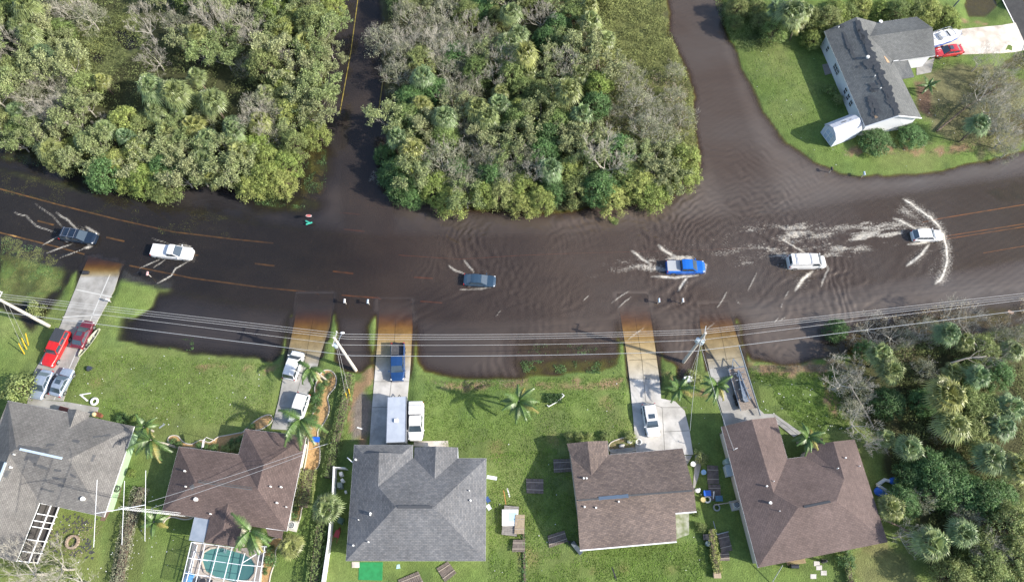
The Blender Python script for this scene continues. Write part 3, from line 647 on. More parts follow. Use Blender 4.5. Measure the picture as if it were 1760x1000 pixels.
class House:
    def __init__(s, name, label, ze, zg=.5):
        s.ze = ze; s.zg = zg; s.V = {}; s.name = name; s.label = label; s.faces = []; s.F = []
    def eave(s, **k):
        for n, (x, y) in k.items(): s.V[n] = G(x, y, s.ze)
    def at(s, z, **k):
        for n, (x, y) in k.items(): s.V[n] = G(x, y, z)
    def ridge(s, n, px, e0, e1, pitch, dz=0):
        """height from the pitch over the eave line e0-e1"""
        a, b = s.V[e0], s.V[e1]; z = s.ze+2
        for _ in range(12):
            p = G(px[0], px[1], z); d = (b-a); d.z = 0; d.normalize(); w = p-a
            z = a.z+abs(w.x*d.y-w.y*d.x)*pitch+dz
        s.V[n] = G(px[0], px[1], z); return z
    def start(s):
        pts = [s.V[k] for k in s.V]; c = sum(pts, Vector())/len(pts)
        s.root = thing(s.name, s.label, 'house', (c.x, c.y, s.zg)); return s.root
    def roof(s, faces, m, name='roof', thick=.16):
        b = MB(); uv = []
        for f in faces:
            p = [s.V[k] for k in f]; n = newell(p)
            if n.z < 0: p = p[::-1]
            if len(p) == 4:   # split so each half is flat
                for t in ((p[0], p[1], p[2]), (p[0], p[2], p[3])): pass
            b.face(p); uv.append(roof_uv(p))
        s.F += [[s.V[k] for k in f] for f in faces]
        o = b.build(name, m, s.root, world=True, uv=uv)
        so = o.modifiers.new('thickness', 'SOLIDIFY'); so.thickness = thick; so.offset = -1; return o
    def fascia(s, keys, w=.14, closed=True, name='gutter', m=None):
        b = MB(); P_ = [s.V[k] for k in keys]; n = len(P_)
        c = sum(P_, Vector())/n
        for i in range(n if closed else n-1):
            a, q = P_[i], P_[(i+1) % n]; d = (q-a).normalized(); o = Vector((d.y, -d.x, 0))*(w/2+.005)
            b.bar(a+o-Vector((0, 0, .07)), q+o-Vector((0, 0, .07)), w, .15)
        return b.build(name, m or trim, s.root, world=True)
    def walls(s, keys, m, inset=.5, name='wall', ztop=None):
        P_ = [s.V[k] for k in keys]; n = len(P_); ar = sum(P_[i].x*P_[(i+1) % n].y-P_[(i+1) % n].x*P_[i].y for i in range(n))
        if ar < 0: P_ = P_[::-1]
        q = []
        for i in range(n):
            a, b_, c = P_[i-1], P_[i], P_[(i+1) % n]; d1 = (b_-a).normalized(); d2 = (c-b_).normalized()
            n1 = Vector((-d1.y, d1.x)); n2 = Vector((-d2.y, d2.x)); bis = n1+n2; k = inset/max(.35, (bis.length/2)**2)/2
            q.append((b_.x+bis.x*k, b_.y+bis.y*k))
        s.wallpoly = q; b = MB(); b.prism(q, s.zg-.35, (ztop or s.ze)-.12); return b.build(name, m, s.root, world=True)
    def vent(s, px, py, r=.09, h=.35, name='roof_vent', m=None):
        best = None
        for f in s.F:
            n = newell(f)
            if abs(n.z) < .3: continue
            if n.z < 0: n = -n
            p = ray(px, py, f[0], n)
            if sdist(np.array([p.x]), np.array([p.y]), [(v.x, v.y) for v in f])[0] > -.02 and (best is None or p.z > best[0].z): best = (p, n)
        if best is None: best = (G(px, py, s.ze+.5), Vector((0, 0, 1)))
        if name is None: return best
        p = best[0]; b = MB(); r *= .75; b.cyl(p+Vector((0, 0, h/2-.05)), r, h, 10); b.cyl(p+Vector((0, 0, h)), r*1.2, .06, 10)
        return b.build(name, m or ventw, s.root, world=True)
    def patch(s, pts, m=None, name='missing_shingle_patch', off=.025):
        c = (sum(p[0] for p in pts)/len(pts), sum(p[1] for p in pts)/len(pts)); p0, n = s.vent(*c, name=None)
        b = MB(); q = [ray(x, y, p0, n, off) for x, y in pts]
        if (q[1]-q[0]).cross(q[2]-q[0]).z < 0: q = q[::-1]
        b.face(q); o = b.build(name, m or darkpatch, s.root, world=True); return o
    def streak(s, a, b_, w=.5, m=None, name='missing_shingle_patch', off=.025, seed=0, rag=.3):
        """ragged band on the roof between two pixels"""
        p0, n = s.vent((a[0]+b_[0])/2, (a[1]+b_[1])/2, name=None); A = ray(a[0], a[1], p0, n, off); B = ray(b_[0], b_[1], p0, n, off)
        d = (B-A); L = d.length; d.normalize(); t = n.cross(d); R = random.Random(seed); k = max(2, int(L/.45)); up = []; dn = []
        for i in range(k+1):
            x = A+d*(L*i/k); up.append(x+t*(w/2+R.uniform(-rag, rag)*w)); dn.append(x-t*(w/2+R.uniform(-rag, rag)*w))
        b = MB()
        for i in range(k): b.face([dn[i], dn[i+1], up[i+1], up[i]])
        return b.build(name, m or darkpatch, s.root, world=True)
    def gable(s, l, m, name='gable_wall', back=.35):
        """triangular wall under a gable: eave, ridge, eave"""
        a, t, c = [s.V[k].copy() for k in l]; n = (c-a).cross(Vector((0, 0, 1))).normalized()
        cen = s.root.location; 
        if (Vector((cen.x, cen.y, 0))-Vector((a.x, a.y, 0))).dot(n) < 0: n = -n
        q = [p+n*back for p in (a, t, c)]; q[0] = q[0].lerp(q[2], .06); q[2] = q[2].lerp(q[0], .06); q[1].z -= .14
        b = MB(); lo = [Vector((p.x, p.y, s.zg-.3)) for p in (q[0], q[2])]
        i = [lo[0], lo[1], q[2], q[1], q[0]]; b.face(i); b.face([p+n*.12 for p in i]); return b.build(name, m, s.root, world=True)
    def windows(s, a, c, zlo, zhi, spans, out, wall_inset=.5):
        """windows on the wall below the eave line a-c: spans are (t0, t1, panes) along it"""
        A, B = s.V[a], s.V[c]; d = (B-A); L = d.length; d.normalize(); n = Vector((d.y, -d.x, 0))*out
        base = A-n*wall_inset
        for t0, t1, k in spans:
            x0, x1 = t0*L, t1*L; f = MB(); g = MB()
            for i in range(k):
                u0 = x0+(x1-x0)*i/k+.06; u1 = x0+(x1-x0)*(i+1)/k-.06
                p = base+d*u0; q = base+d*u1
                g.bar(Vector((p.x, p.y, (zlo+zhi)/2))+n*.02, Vector((q.x, q.y, (zlo+zhi)/2))+n*.02, .03, zhi-zlo-.1)
                m_ = (p+q)/2; f.bar(Vector((m_.x, m_.y, zlo))+n*.04, Vector((m_.x, m_.y, zhi))+n*.04, .03, .03)
            p = base+d*x0; q = base+d*x1
            for z in (zlo, (zlo+zhi)/2, zhi): f.bar(Vector((p.x, p.y, z))+n*.05, Vector((q.x, q.y, z))+n*.05, .06, .06)
            for i in range(k+1):
                r = base+d*(x0+(x1-x0)*i/k); f.bar(Vector((r.x, r.y, zlo))+n*.05, Vector((r.x, r.y, zhi))+n*.05, .06, .06)
            fo_ = f.build('window', trim, s.root, world=True)
            l = s.root.location; g.v = [(x-l[0], y-l[1], z-l[2]) for x, y, z in g.v]; g.build('pane', glass, fo_)

grey_a = shingle('weathered_grey_shingle', (.17, .16, .15), (.21, .20, .185), (.10, .098, .095), .45)
grey_c = shingle('slate_grey_shingle', (.13, .135, .145), (.185, .185, .19), (.09, .092, .10), .1)
grey_f = shingle('charcoal_shingle', (.13, .135, .135), (.165, .17, .165), (.09, .093, .095), .3)
brown_b = shingle('brown_shingle', (.115, .085, .078), (.15, .11, .10), (.075, .06, .056), .3)
brown_d = shingle('mottled_brown_shingle', (.125, .10, .092), (.19, .148, .128), (.09, .075, .072), .12)
brown_e = shingle('red_brown_shingle', (.135, .102, .095), (.158, .118, .108), (.095, .075, .07), .3)
# --- grey house far left
h = House('house', 'weathered grey hip roofed house with pale green wall and missing shingles at the left edge', 3.5)
h.eave(a1=(14,688), a2=(114,707.5), a3=(150,716), a4=(231,732.5), a5=(179,888), a6=(68,864), a7=(28,965), a8=(-69,940), a9=(-50,842))
h.V['a2b'] = h.V['a2'].lerp(h.V['a4'], .01)
h.ridge('r1', (28,770), 'a1', 'a4', .38); h.ridge('r2', (117,789), 'a4', 'a5', .42); h.V['r2'].z = h.V['r1'].z; h.V['r2'] = G(117, 789, h.V['r1'].z)
h.ridge('w1', (16,780), 'a6', 'a7', .38); h.V['w1'] = G(16, 780, min(h.V['w1'].z, h.V['r1'].z-.1)); h.V['w2'] = G(-25, 887, h.V['w1'].z)
h.at(h.ze, g1=(117,703), g2=(155,710)); h.at(h.ze+1.1, gt=(133,703))
p = ray(120, 736, h.V['a1'], ((h.V['a4']-h.V['a1']).cross(h.V['r1']-h.V['a1'])).normalized()); h.V['gb'] = p; h.V['gt'].z = p.z; h.V['gt'] = G(132, 703, p.z)
h.start(); h.roof([('a1','a2b','a4','r2','r1'), ('a4','a5','r2'), ('r1','r2','a5','a6','w1'), ('w1','a6','a7','w2'), ('w2','a7','a8'), ('a1','r1','w1','w2','a8','a9')], grey_a)
h.V['g1v'] = ray(115.5, 711, h.V['a1'], ((h.V['a4']-h.V['a1']).cross(h.V['r1']-h.V['a1'])).normalized(), .02); h.V['g2v'] = ray(150, 720, h.V['a1'], ((h.V['a4']-h.V['a1']).cross(h.V['r1']-h.V['a1'])).normalized(), .02)
h.roof([('g1','gt','gb','g1v'), ('gt','g2','g2v','gb')], grey_a, 'entry_gable'); h.gable(('g1','gt','g2'), mat('pale_green_stucco', (.30, .44, .27), .85, col2=(.34, .48, .30), ns=2), back=.2)
h.fascia(['a1','a2','a2b'], closed=False); h.fascia(['a3','a4','a5','a6','a7','a8'], closed=False)
h.walls(['a1','a4','a5','a6','a7','a8','a9'], mat('pale_green_stucco', (0, 0, 0)), .75)
cap = mat('aluminium_ridge_cap', (.55, .66, .78), .35, metal=.2)
b = MB(); b.bar(ray(35, 771.5, h.V['r1'], Vector((0,0,1)), .08), ray(107, 787.5, h.V['r2'], Vector((0,0,1)), .08), .28, .10); b.build('ridge_cap', cap, h.root, world=True)
b = MB(); b.bar(h.V['w1'].lerp(h.V['w2'], .14)+Vector((0,0,.08)), h.V['w1'].lerp(h.V['w2'], .9)+Vector((0,0,.08)), .28, .1); b.build('ridge_cap', cap, h.root, world=True)
for i, (a, c, w) in enumerate((((30,768),(84,775),.55), ((46,780),(66,790),1.3), ((58,797),(83,806),.35), ((93,807),(105,809),.3), ((90,820),(113,826),.45), ((100,833),(110,835),.3), ((70,839),(93,844),.25), ((124,757),(136,760),.45), ((160,750),(190,748),.3), ((121,814),(131,819),.3), ((158,793),(163,781),.3), ((9,820),(15,808),.45), ((80,765),(94,764),.45), ((19,838),(24,828),.3), ((205,765),(208,755),.25))): h.streak(a, c, w, seed=i)
for v in ((144,857,.3), (20,803,.15), (26,781,.1)): h.vent(*v[:2], r=v[2], h=.3)
# screened porch on its garden side
pr = MB(); A = h.V['a6'].copy(); B = h.V['a7'].copy(); d = (B-A); L = d.length; d.normalize(); n = Vector((-d.y, d.x, 0)); n = n if n.x > 0 else -n
for t in (0, .18, .3, .4, .62, .82, .98):
    q = A+d*L*t; e = q+n*.95; pr.bar(Vector((e.x, e.y, .5)), Vector((e.x, e.y, 2.6)), .1, .1); pr.bar(Vector((q.x, q.y, 3.2)), Vector((e.x, e.y, 2.6)), .1, .1)
for z in (.9, 2.6): pr.bar(Vector((A.x, A.y, z))+n*.95, Vector((B.x, B.y, z))+n*.95, .12, .12)
pr.build('porch_frame', trim, h.root, world=True)
pq = MB(); pq.bar(Vector((A.x, A.y, 1.9))+n*.02, Vector((B.x, B.y, 1.9))+n*.02, .03, 2.5); pq.bar(Vector((A.x, A.y, .56))+n*.45, Vector((B.x, B.y, .56))+n*.45, .9, .05); pq.build('porch_screen', mat('dark_porch_screen', (.06, .055, .055), .8), h.root, world=True)
HA = h
# --- brown house with pool
h = House('house', 'brown hip roofed house with the screened swimming pool behind it', 3.5)
h.eave(b1=(307,767), b2=(410,780), b3=(421,736.5), b4=(527,749), b5=(493,912.5), b5a=(457,908), b6=(278,880), b6a=(334,888))
h.ridge('r1', (335.5,828), 'b1', 'b6', .40); h.ridge('r2', (442.6,840.5), 'b4', 'b5', .38); z = (h.V['r1'].z+h.V['r2'].z)/2; h.V['r1'] = G(335.5,828,z); h.V['r2'] = G(442.6,840.5,z); h.V['r3'] = G(453.5,797.4,z-.05)
h.start(); wallb = mat('cream_stucco', (.62, .58, .48), .85, col2=(.66, .62, .52), ns=2)
h.roof([('b1','b2','r2','r1'), ('b6','b1','r1'), ('b2','b3','r3','r2'), ('b3','b4','r3'), ('b4','b5','r2','r3'), ('b5','b5a','b6a','b6','r1','r2')], brown_b)
h.at(h.ze, p1=(361,889.5), p2=(351,932), p3=(408.5,940), p4=(418,901)); pl = ((h.V['b5']-h.V['b6']).cross(h.V['r1']-h.V['b6'])).normalized()
h.V['pt'] = ray(392, 865, h.V['b6'], pl, .03); h.V['pe'] = G(383.5, 909, h.V['pt'].z-.1)
h.V['p1'] = ray(361, 888.5, h.V['b6'], pl, .03); h.V['p4'] = ray(417, 900, h.V['b6'], pl, .03)
h.roof([('p1','p2','pe','pt'), ('p2','p3','pe'), ('p3','p4','pt','pe')], brown_b, 'porch_roof')
h.at(h.ze-.12, f1=(334.5,887.5), f2=(362,890.5), f3=(350,932), f4=(325,928)); fr = MB(); fr.face([h.V[k] for k in ('f4','f3','f2','f1')]); o = fr.build('flat_porch_roof', mat('grey_membrane', (.20, .24, .30), .7, col2=(.27, .31, .37), ns=.9, nd=6), h.root, world=True)
so_ = o.modifiers.new('thickness', 'SOLIDIFY'); so_.thickness = .12; so_.offset = 0
h.fascia(['f3','f4','f1'], closed=False); h.at(h.ze-.5, q1=(457,907.5), q2=(486.5,912), q3=(484,925.5), q4=(461,920)); h.roof([('q1','q2','q3','q4')], brown_b, 'lean_to_roof')
h.fascia(['b1','b2','b3','b4','b5'], closed=False, w=.16); h.fascia(['b5','b5a'], closed=False); h.fascia(['b6a','b6','b1'], closed=False)
h.walls(['b1','b2','b3','b4','b5','b6'], wallb, .6)
b = MB(); q = [(h.V[k].x, h.V[k].y) for k in ('p1','p2','p3','p4')]; b.prism([Vector(p).lerp(Vector((sum(t[0] for t in q)/4, sum(t[1] for t in q)/4)), .14)[:] for p in q], .2, 3.3); b.build('porch_wall', wallb, h.root, world=True)
for v in ((319,809.5,.13), (320.5,836,.1), (338,858,.26), (484,837,.13), (477,864,.13), (363,883,.1), (466,836,.1), (493,871,.08)): h.vent(*v[:2], r=v[2])
h.streak((341,828), (433,841), .14, seed=5, rag=.1); h.streak((341,825), (434,838), .08, seed=6, rag=.1); h.streak((327,838), (333,833), .6, seed=8)
HB = h
# --- slate grey house in the middle
h = House('house', 'slate grey roofed house in the middle behind the camper trailer', 3.5)
h.eave(c1=(608.6,764), c2=(709.5,764), c3=(709.5,787), c4=(788,787), c5=(836,787), c6=(834.7,963.5), c7=(594.3,963.5))
h.ridge('r1', (680,870.8), 'c7', 'c6', .42); z = h.V['r1'].z; h.V['r2'] = G(746.4,870.8,z); h.ridge('w1', (650,836), 'c1', 'c7', .42); zw = min(h.V['w1'].z, z-.3); h.V['w1'] = G(650,836,zw)
h.V['w2'] = G(651.5,777,zw); zz = h.ze+(zw-h.ze)*.38; h.V['k1'] = G(623,779,zz); h.V['k2'] = G(692,779,zz); h.V['w2'] = h.V['k1'].lerp(h.V['k2'], .5)*0+Vector((h.V['w2'].x, h.V['k1'].y-.05, zw))
h.V['vl'] = h.V['c3'].copy()
h.start(); wallc = mat('white_stucco', (.72, .72, .70), .85)
h.roof([('c1','c2','k2','k1'), ('c7','c1','k1','w2','w1'), ('c7','w1','r1'), ('c2','c3','w1','w2','k2'), ('c3','c4','c5','r2','r1','w1'), ('c5','c6','r2'), ('c6','c7','r1','r2')], grey_c)
pl = (h.V['c5']-h.V['c3']).cross(h.V['r1']-h.V['c3']).normalized(); h.V['et'] = ray(746.9, 823.5, h.V['c3'], pl, .02); h.at(h.ze, e1=(712.6,768), e2=(787,768.5)); h.V['eg'] = G(749.3,766.5,h.V['et'].z)
h.V['e3'] = ray(711.5,787.5,h.V['c3'],pl,.02); h.V['e4'] = ray(788,786.5,h.V['c3'],pl,.02)
h.roof([('e1','eg','et','e3'), ('eg','e2','e4','et')], grey_c, 'entry_gable')
b = MB(); b.face([h.V['k1'], h.V['k2'], h.V['w2']]); b.build('gablet_wall', trim, h.root, world=True)
h.fascia(['c1','c2','c3'], closed=False, w=.16); h.fascia(['e2','c4','c5','c6','c7','c1'], closed=False, w=.16); h.gable(('e1','eg','e2'), wallc, back=.3)
h.walls(['c1','c2','c3','c5','c6','c7'], wallc, .55)
h.streak((683,870.5), (743,870.5), .34, mat('dark_ridge_vent', (.05, .055, .065), .8), 'ridge_vent', rag=.02, off=.06)
for v in ((612,790,.14), (637.5,882,.14), (637,885,.1), (608,937,.12), (809,860,.14), (617,893,.07), (807,843,.09), (634,931,.1)): h.vent(*v[:2], r=v[2])
b = MB(); b.bar(G(837,819,3.35), G(854,822,3.3), .42, .08); b.build('soffit_board', trim, h.root, world=True)
b = MB(); b.bar(G(597,786,3.3), G(606,794,3.3), .12, .12); b.build('downspout', trim, h.root, world=True)
HC = h
# --- mottled brown gable house
h = House('house', 'mottled brown gable roofed house right of the middle with mossy patio', 3.3)
h.eave(d1=(974,762), d2=(1044.5,757), d3=(1046,781), d4=(1173,769.7), d5=(1197,878), d6=(1161,881), d7=(1163,929.6), d8=(996.7,944.5)); 
h.ridge('ra', (991,860), 'd7', 'd8', .34); z = h.V['ra'].z; h.V['rb'] = G(1193, 842, z); pl = (h.V['d4']-h.V['d3']).cross(h.V['rb']-h.V['d3']).normalized()
h.V['gb'] = ray(1016.5, 818, h.V['d3'], pl, .02); h.V['gt'] = G(1010, 758, h.V['gb'].z); h.V['v1'] = ray(981.5, 785.5, h.V['d3'], pl, .02)
h.start(); walld = mat('tan_stucco', (.42, .38, .33), .85)
h.V['d1p'] = ray(981, 785, h.V['d3'], pl); h.roof([('d1p','d3','d4','rb','ra'), ('ra','rb','d5','d6','d7','d8')], brown_d); h.roof([('d1','gt','gb','v1'), ('gt','d2','d3','gb')], brown_d, 'entry_gable')
h.fascia(['d8','d7'], closed=False); h.fascia(['d6','d5'], closed=False); h.fascia(['d2','d3','d4'], closed=False, w=.12)
h.walls(['d1','d2','d3','d4','d5','d6','d7','d8'], walld, .45); h.gable(('d1','gt','d2'), walld)
h.V['ea'] = h.V['d8']; h.V['ec'] = h.V['d1p']; h.gable(('ea','ra','ec'), walld); h.gable(('d4','rb','d5'), walld)
h.streak((1029,856.5), (1080,852), .45, mat('blue_roof_tape', (.10, .14, .20), .6), 'ridge_tape', rag=.1, off=.06); h.streak((1080,851.5), (1190,843), .22, name='ridge_vent', rag=.03, off=.06); h.streak((993,860), (1029,857), .2, name='ridge_vent', rag=.03, off=.06)
for v in ((1003,822,.13), (1008,822,.13), (1004.5,871,.13), (1024,872.5,.13), (1063,862,.12)): h.vent(*v[:2], r=v[2])
HD = h
# --- red brown house right
h = House('house', 'red brown roofed house at the lower right beside the thicket', 3.5)
h.eave(e1=(1239.5,733), e2=(1333.4,716.5), e3=(1353.5,787.6), e4=(1382,784), e4b=(1386,766.5), e5=(1469,754.6), e6=(1526,931), e7=(1302.5,975.3))
h.ridge('m1', (1371.5,871.9), 'e6', 'e7', .36); z = h.V['m1'].z; h.V['m2'] = G(1437.5,860.5,z); h.ridge('w1', (1329.5,846.4), 'e1', 'e7', .36); zw = min(h.V['w1'].z, z-.3); h.V['w1'] = G(1329.5,846.4,zw); h.V['w0'] = G(1292.2,720.4,zw)
h.ridge('s1', (1451,823), 'e5', 'e6', .36); zs = min(h.V['s1'].z, z-.2); h.V['s1'] = G(1451,823,zs); h.V['s0'] = G(1432.4,758.5,zs)
h.start(); walle = mat('beige_stucco', (.50, .46, .40), .85)
h.roof([('e1','w0','w1','m1','e7'), ('w0','e2','e3','w1'), ('e3','e4','s1','m2','m1','w1'), ('e4','e4b','s0','s1'), ('s0','e5','e6','m2','s1'), ('e6','e7','m1','m2')], brown_e)
h.fascia(['e7','e1'], closed=False, w=.16); h.fascia(['e2','e3','e4'], closed=False, w=.12); h.walls(['e1','e2','e3','e4','e4b','e5','e6','e7'], walle, .5)
h.gable(('e1','w0','e2'), walle); h.gable(('e4b','s0','e5'), walle); h.at(h.ze-.5, j1=(1397,758), j2=(1413,752), j3=(1416,764), j4=(1400,768)); h.roof([('j1','j2','j3','j4')], brown_e, 'lean_to_roof')
h.streak((1382,871), (1427,861.5), .3, mat('dark_ridge_vent', (0, 0, 0)), 'ridge_vent', rag=.02, off=.06)
for v in ((1323,864,.2), (1317,835.5,.12), (1329,827,.06), (1452,787,.1), (1476,801,.06), (1339,878,.06), (1439,805,.08)): h.vent(*v[:2], r=v[2])
b = MB(); p0, n = h.vent(1261, 773, name=None); b.tube([p0, p0+Vector((0,0,.9))], .05, 8); b.tube([p0+Vector((0,0,.85)), p0+Vector((.25,.1,.95))], .04, 6); b.build('service_mast', ventw, h.root, world=True)
HE = h
# --- storm damaged house top right
h = House('house', 'charcoal roofed white house at the upper right with a torn ridge line', 3.6)
h.eave(f1=(1416.5,54), f3=(1507,39), g1=(1575.8,29.2), g3=(1608,96), g4=(1535.5,106), f4=(1584,202.5), f6=(1486.7,217.4)); 
h.ridge('r0', (1471.8,29.7), 'f1', 'f6', .42); z = h.V['r0'].z; h.V['r5'] = G(1544.7,198.5,z); h.ridge('k', (1494.8,62.7), 'g1', 'f3', .40); zk = min(h.V['k'].z, z-.1); h.V['k'] = G(1494.8,62.7,zk); h.V['g2'] = G(1602.8,48,zk)
h.V['f3v'] = h.V['f3'].copy(); h.start(); wallf = mat('pale_blue_siding', (.55, .60, .70), .7); wallw = mat('white_siding', (.72, .73, .76), .7)
h.V['ev'] = h.V['g4'].copy()
h.roof([('f1','r0','r5','f6'), ('r0','f3','k','ev','f4','r5')], grey_f); h.roof([('f3','g1','g2','k'), ('k','g2','g3','ev')], grey_f, 'garage_roof')
pl = (h.V['f4']-h.V['f3']).cross(h.V['r5']-h.V['f3']).normalized()
if pl.z < 0: pl = -pl
h.at(h.ze-.3, o1=(1559.6,101), o2=(1571.7,132.3), o3=(1547.4,136.4)); h.at(h.ze+.5, ot=(1569,118)); h.V['o4'] = ray(1530, 114, h.V['f4'], pl, .03); h.V['o5'] = ray(1535, 105, h.V['f4'], pl, .03)
h.roof([('o5','o1','o2','o3','o4')], grey_f, 'entry_porch_roof')
h.walls(['f1','f3','g1','g3','g4','f4','f6'], wallw, .45); h.gable(('f6','r5','f4'), wallw); h.gable(('f1','r0','f3'), wallw); h.gable(('g1','g2','g3'), wallw)
h.fascia(['f6','f1'], closed=False, w=.1); h.fascia(['f3','g1'], closed=False, w=.1); h.fascia(['g3','g4'], closed=False, w=.1); h.fascia(['f6','r5','f4'], closed=False, w=.12, name='barge_board'); h.fascia(['o5','o1'], closed=False, w=.1)
h.windows('f1', 'f6', 1.3, 2.6, [(.13,.17,1), (.315,.40,3), (.56,.595,1), (.615,.65,1), (.67,.705,1), (.885,.92,1)], -1, .46) if False else None
d_ = (h.V['f6']-h.V['f1']).normalized(); outn = 1 if Vector((d_.y, -d_.x)).x < 0 else -1
h.windows('f1', 'f6', 1.5, 2.6, [(.11,.145,1), (.30,.40,3), (.56,.60,1), (.625,.665,1), (.69,.73,1), (.885,.925,1)], outn, .44)
for i in range(17):
    t = i/17; a = (1473+71*t, 36+160*t); a2 = (1473+71*(t+1/17), 36+160*(t+1/17)); h.streak(a, a2, .75+.3*((i*37) % 5)/5, seed=i+50, rag=.28)
for i, (a, c, w) in enumerate((((1444,42),(1450,48),.4), ((1450,55),(1455,72),.3), ((1455,72),(1462,84),.45), ((1462,84),(1471,104),.35), ((1475,50),(1487,75),.5), ((1488,105),(1494,119),.9), ((1500,143),(1502,158),.9), ((1496,165),(1511,195),.7), ((1494,172),(1502,200),.5), ((1508,138),(1512,146),.35), ((1502,158),(1498,152),.5), ((1477,113),(1478,116),.3), ((1524,172),(1527,178),.3), ((1518,150),(1533,186),.35))): h.streak(a, c, w, seed=i+90, rag=.35)
for i, (a, c, w) in enumerate((((1520,97),(1526,108),.6), ((1500,193),(1507,203),.35))): h.streak(a, c, w, mat('bare_plywood', (.42, .28, .17), .9), 'exposed_plywood', seed=i+200, rag=.4)
for v in ((1491,99.5,.3), (1503,132,.1), (1513,153,.1), (1441,48,.1), (1513,39,.35)): h.vent(*v[:2], r=v[2], h=.25)
HF = h
# --- white garden shed
def shed():
    z0 = .5; r = thing('garden_shed', 'white garden shed with gambrel roof on the lawn by the upper right house', 'shed', G(1440, 232, z0))
    e = [G(1408.5,220,z0+2.1), G(1421,248,z0+2.1), G(1469,229,z0+2.1), G(1457,199,z0+2.1)]
    m = mat('grey_white_shed_shingle', (.42, .44, .50), .8, col2=(.52, .54, .58), ns=3)
    ax = (e[2]-e[1]); ax.z = 0; ax.normalize(); cr = (e[0]-e[1]); cr.z = 0; w = 3.0; L = 4.6; cr = Vector((-ax.y, ax.x, 0)); c = r.location.copy()
    def p(u, v, z): return c+ax*u+cr*v+Vector((0, 0, z))
    prof = [(-w/2-.12, 1.95), (-w/4-.1, 2.75), (0, 3.1), (w/4+.1, 2.75), (w/2+.12, 1.95)]
    b = MB()
    for i in range(4): b.face([p(-L/2-.1, *prof[i]), p(L/2+.1, *prof[i]), p(L/2+.1, *prof[i+1]), p(-L/2-.1, *prof[i+1])][::-1])
    o = b.build('roof', m, r, world=True); s_ = o.modifiers.new('t', 'SOLIDIFY'); s_.thickness = .06
    b = MB(); wp = [(-w/2, 0), (-w/2, 1.95), (-w/4, 2.68), (0, 3.0), (w/4, 2.68), (w/2, 1.95), (w/2, 0)]
    for u in (-L/2, L/2): b.face([p(u, v, z) for v, z in wp])
    for v in (-w/2, w/2): b.face([p(-L/2, v, 0), p(L/2, v, 0), p(L/2, v, 1.95), p(-L/2, v, 1.95)])
    b.build('wall', wallf, r, world=True)
    b = MB(); b.bar(p(-L/2-.03, 0, .2), p(-L/2-.03, 0, 2.1), 1.5, .05, up=ax); dd = b.build('door', mat('shed_door_blue', (.40, .50, .64), .6), r, world=True)
    b = MB()
    for v in (-.78, .78, 0): b.bar(p(-L/2-.07, v, .15), p(-L/2-.07, v, 2.2), .08, .04, up=ax)
    for z in (.15, 1.2, 2.2): b.bar(p(-L/2-.07, -.8, z), p(-L/2-.07, .8, z), .04, .08)
    b.build('door_trim', trim, r, world=True)
    b = MB(); b.bar(p(-.6, .35, 3.02), p(.3, .3, 3.04), .25, .03); b.bar(p(.9, .3, 3.04), p(1.2, .3, 3.04), .2, .03); b.build('roof_tear', darkpatch, r, world=True)
shed()
# ---------------------------------------------------------------- vehicles
rubber = mat('tyre_rubber', (.02, .02, .02), .85); rimm = mat('wheel_rim', (.45, .46, .48), .35, metal=.7)
glass_c = mat('car_glass', (.045, .065, .085), .12, spec=1, coat=.8); lampw = mat('headlight_lens', (.7, .72, .75), .15, spec=.8); lampr = mat('tail_light_lens', (.35, .02, .02), .25)
blackp = mat('black_plastic', (.02, .02, .022), .55); chrome = mat('chrome_trim', (.6, .6, .62), .2, metal=.9); bedm = mat('truck_bed_liner', (.05, .055, .065), .8, col2=(.09, .09, .1), ns=4)
def paint(name, c, rough=.28, metal=0): return mat(name, c, rough, metal, coat=.6, bump=0, col2=tuple(v*.86 for v in c), ns=1.6, nd=5)
KINDS = {  # x positions as fractions of length from the rear: rear glass base, roof rear, roof front, windscreen base
 'sedan': dict(W=1.84, H=1.45, belt=.95, hood=.86, deck=.98, x=(.10,.24,.55,.74)),
 'suv': dict(W=1.92, H=1.74, belt=1.08, hood=1.05, deck=1.08, x=(.02,.09,.56,.74)),
 'hatch': dict(W=1.80, H=1.58, belt=1.0, hood=.95, deck=1.0, x=(.02,.13,.57,.75)),
 'van': dict(W=2.0, H=2.05, belt=1.25, hood=1.1, deck=1.25, x=(.01,.035,.74,.89)),
 'minivan': dict(W=1.98, H=1.75, belt=1.08, hood=.98, deck=1.08, x=(.02,.10,.66,.83)),
 'pickup': dict(W=2.0, H=1.88, belt=1.22, hood=1.15, deck=1.22, x=(.36,.385,.65,.79)),
}
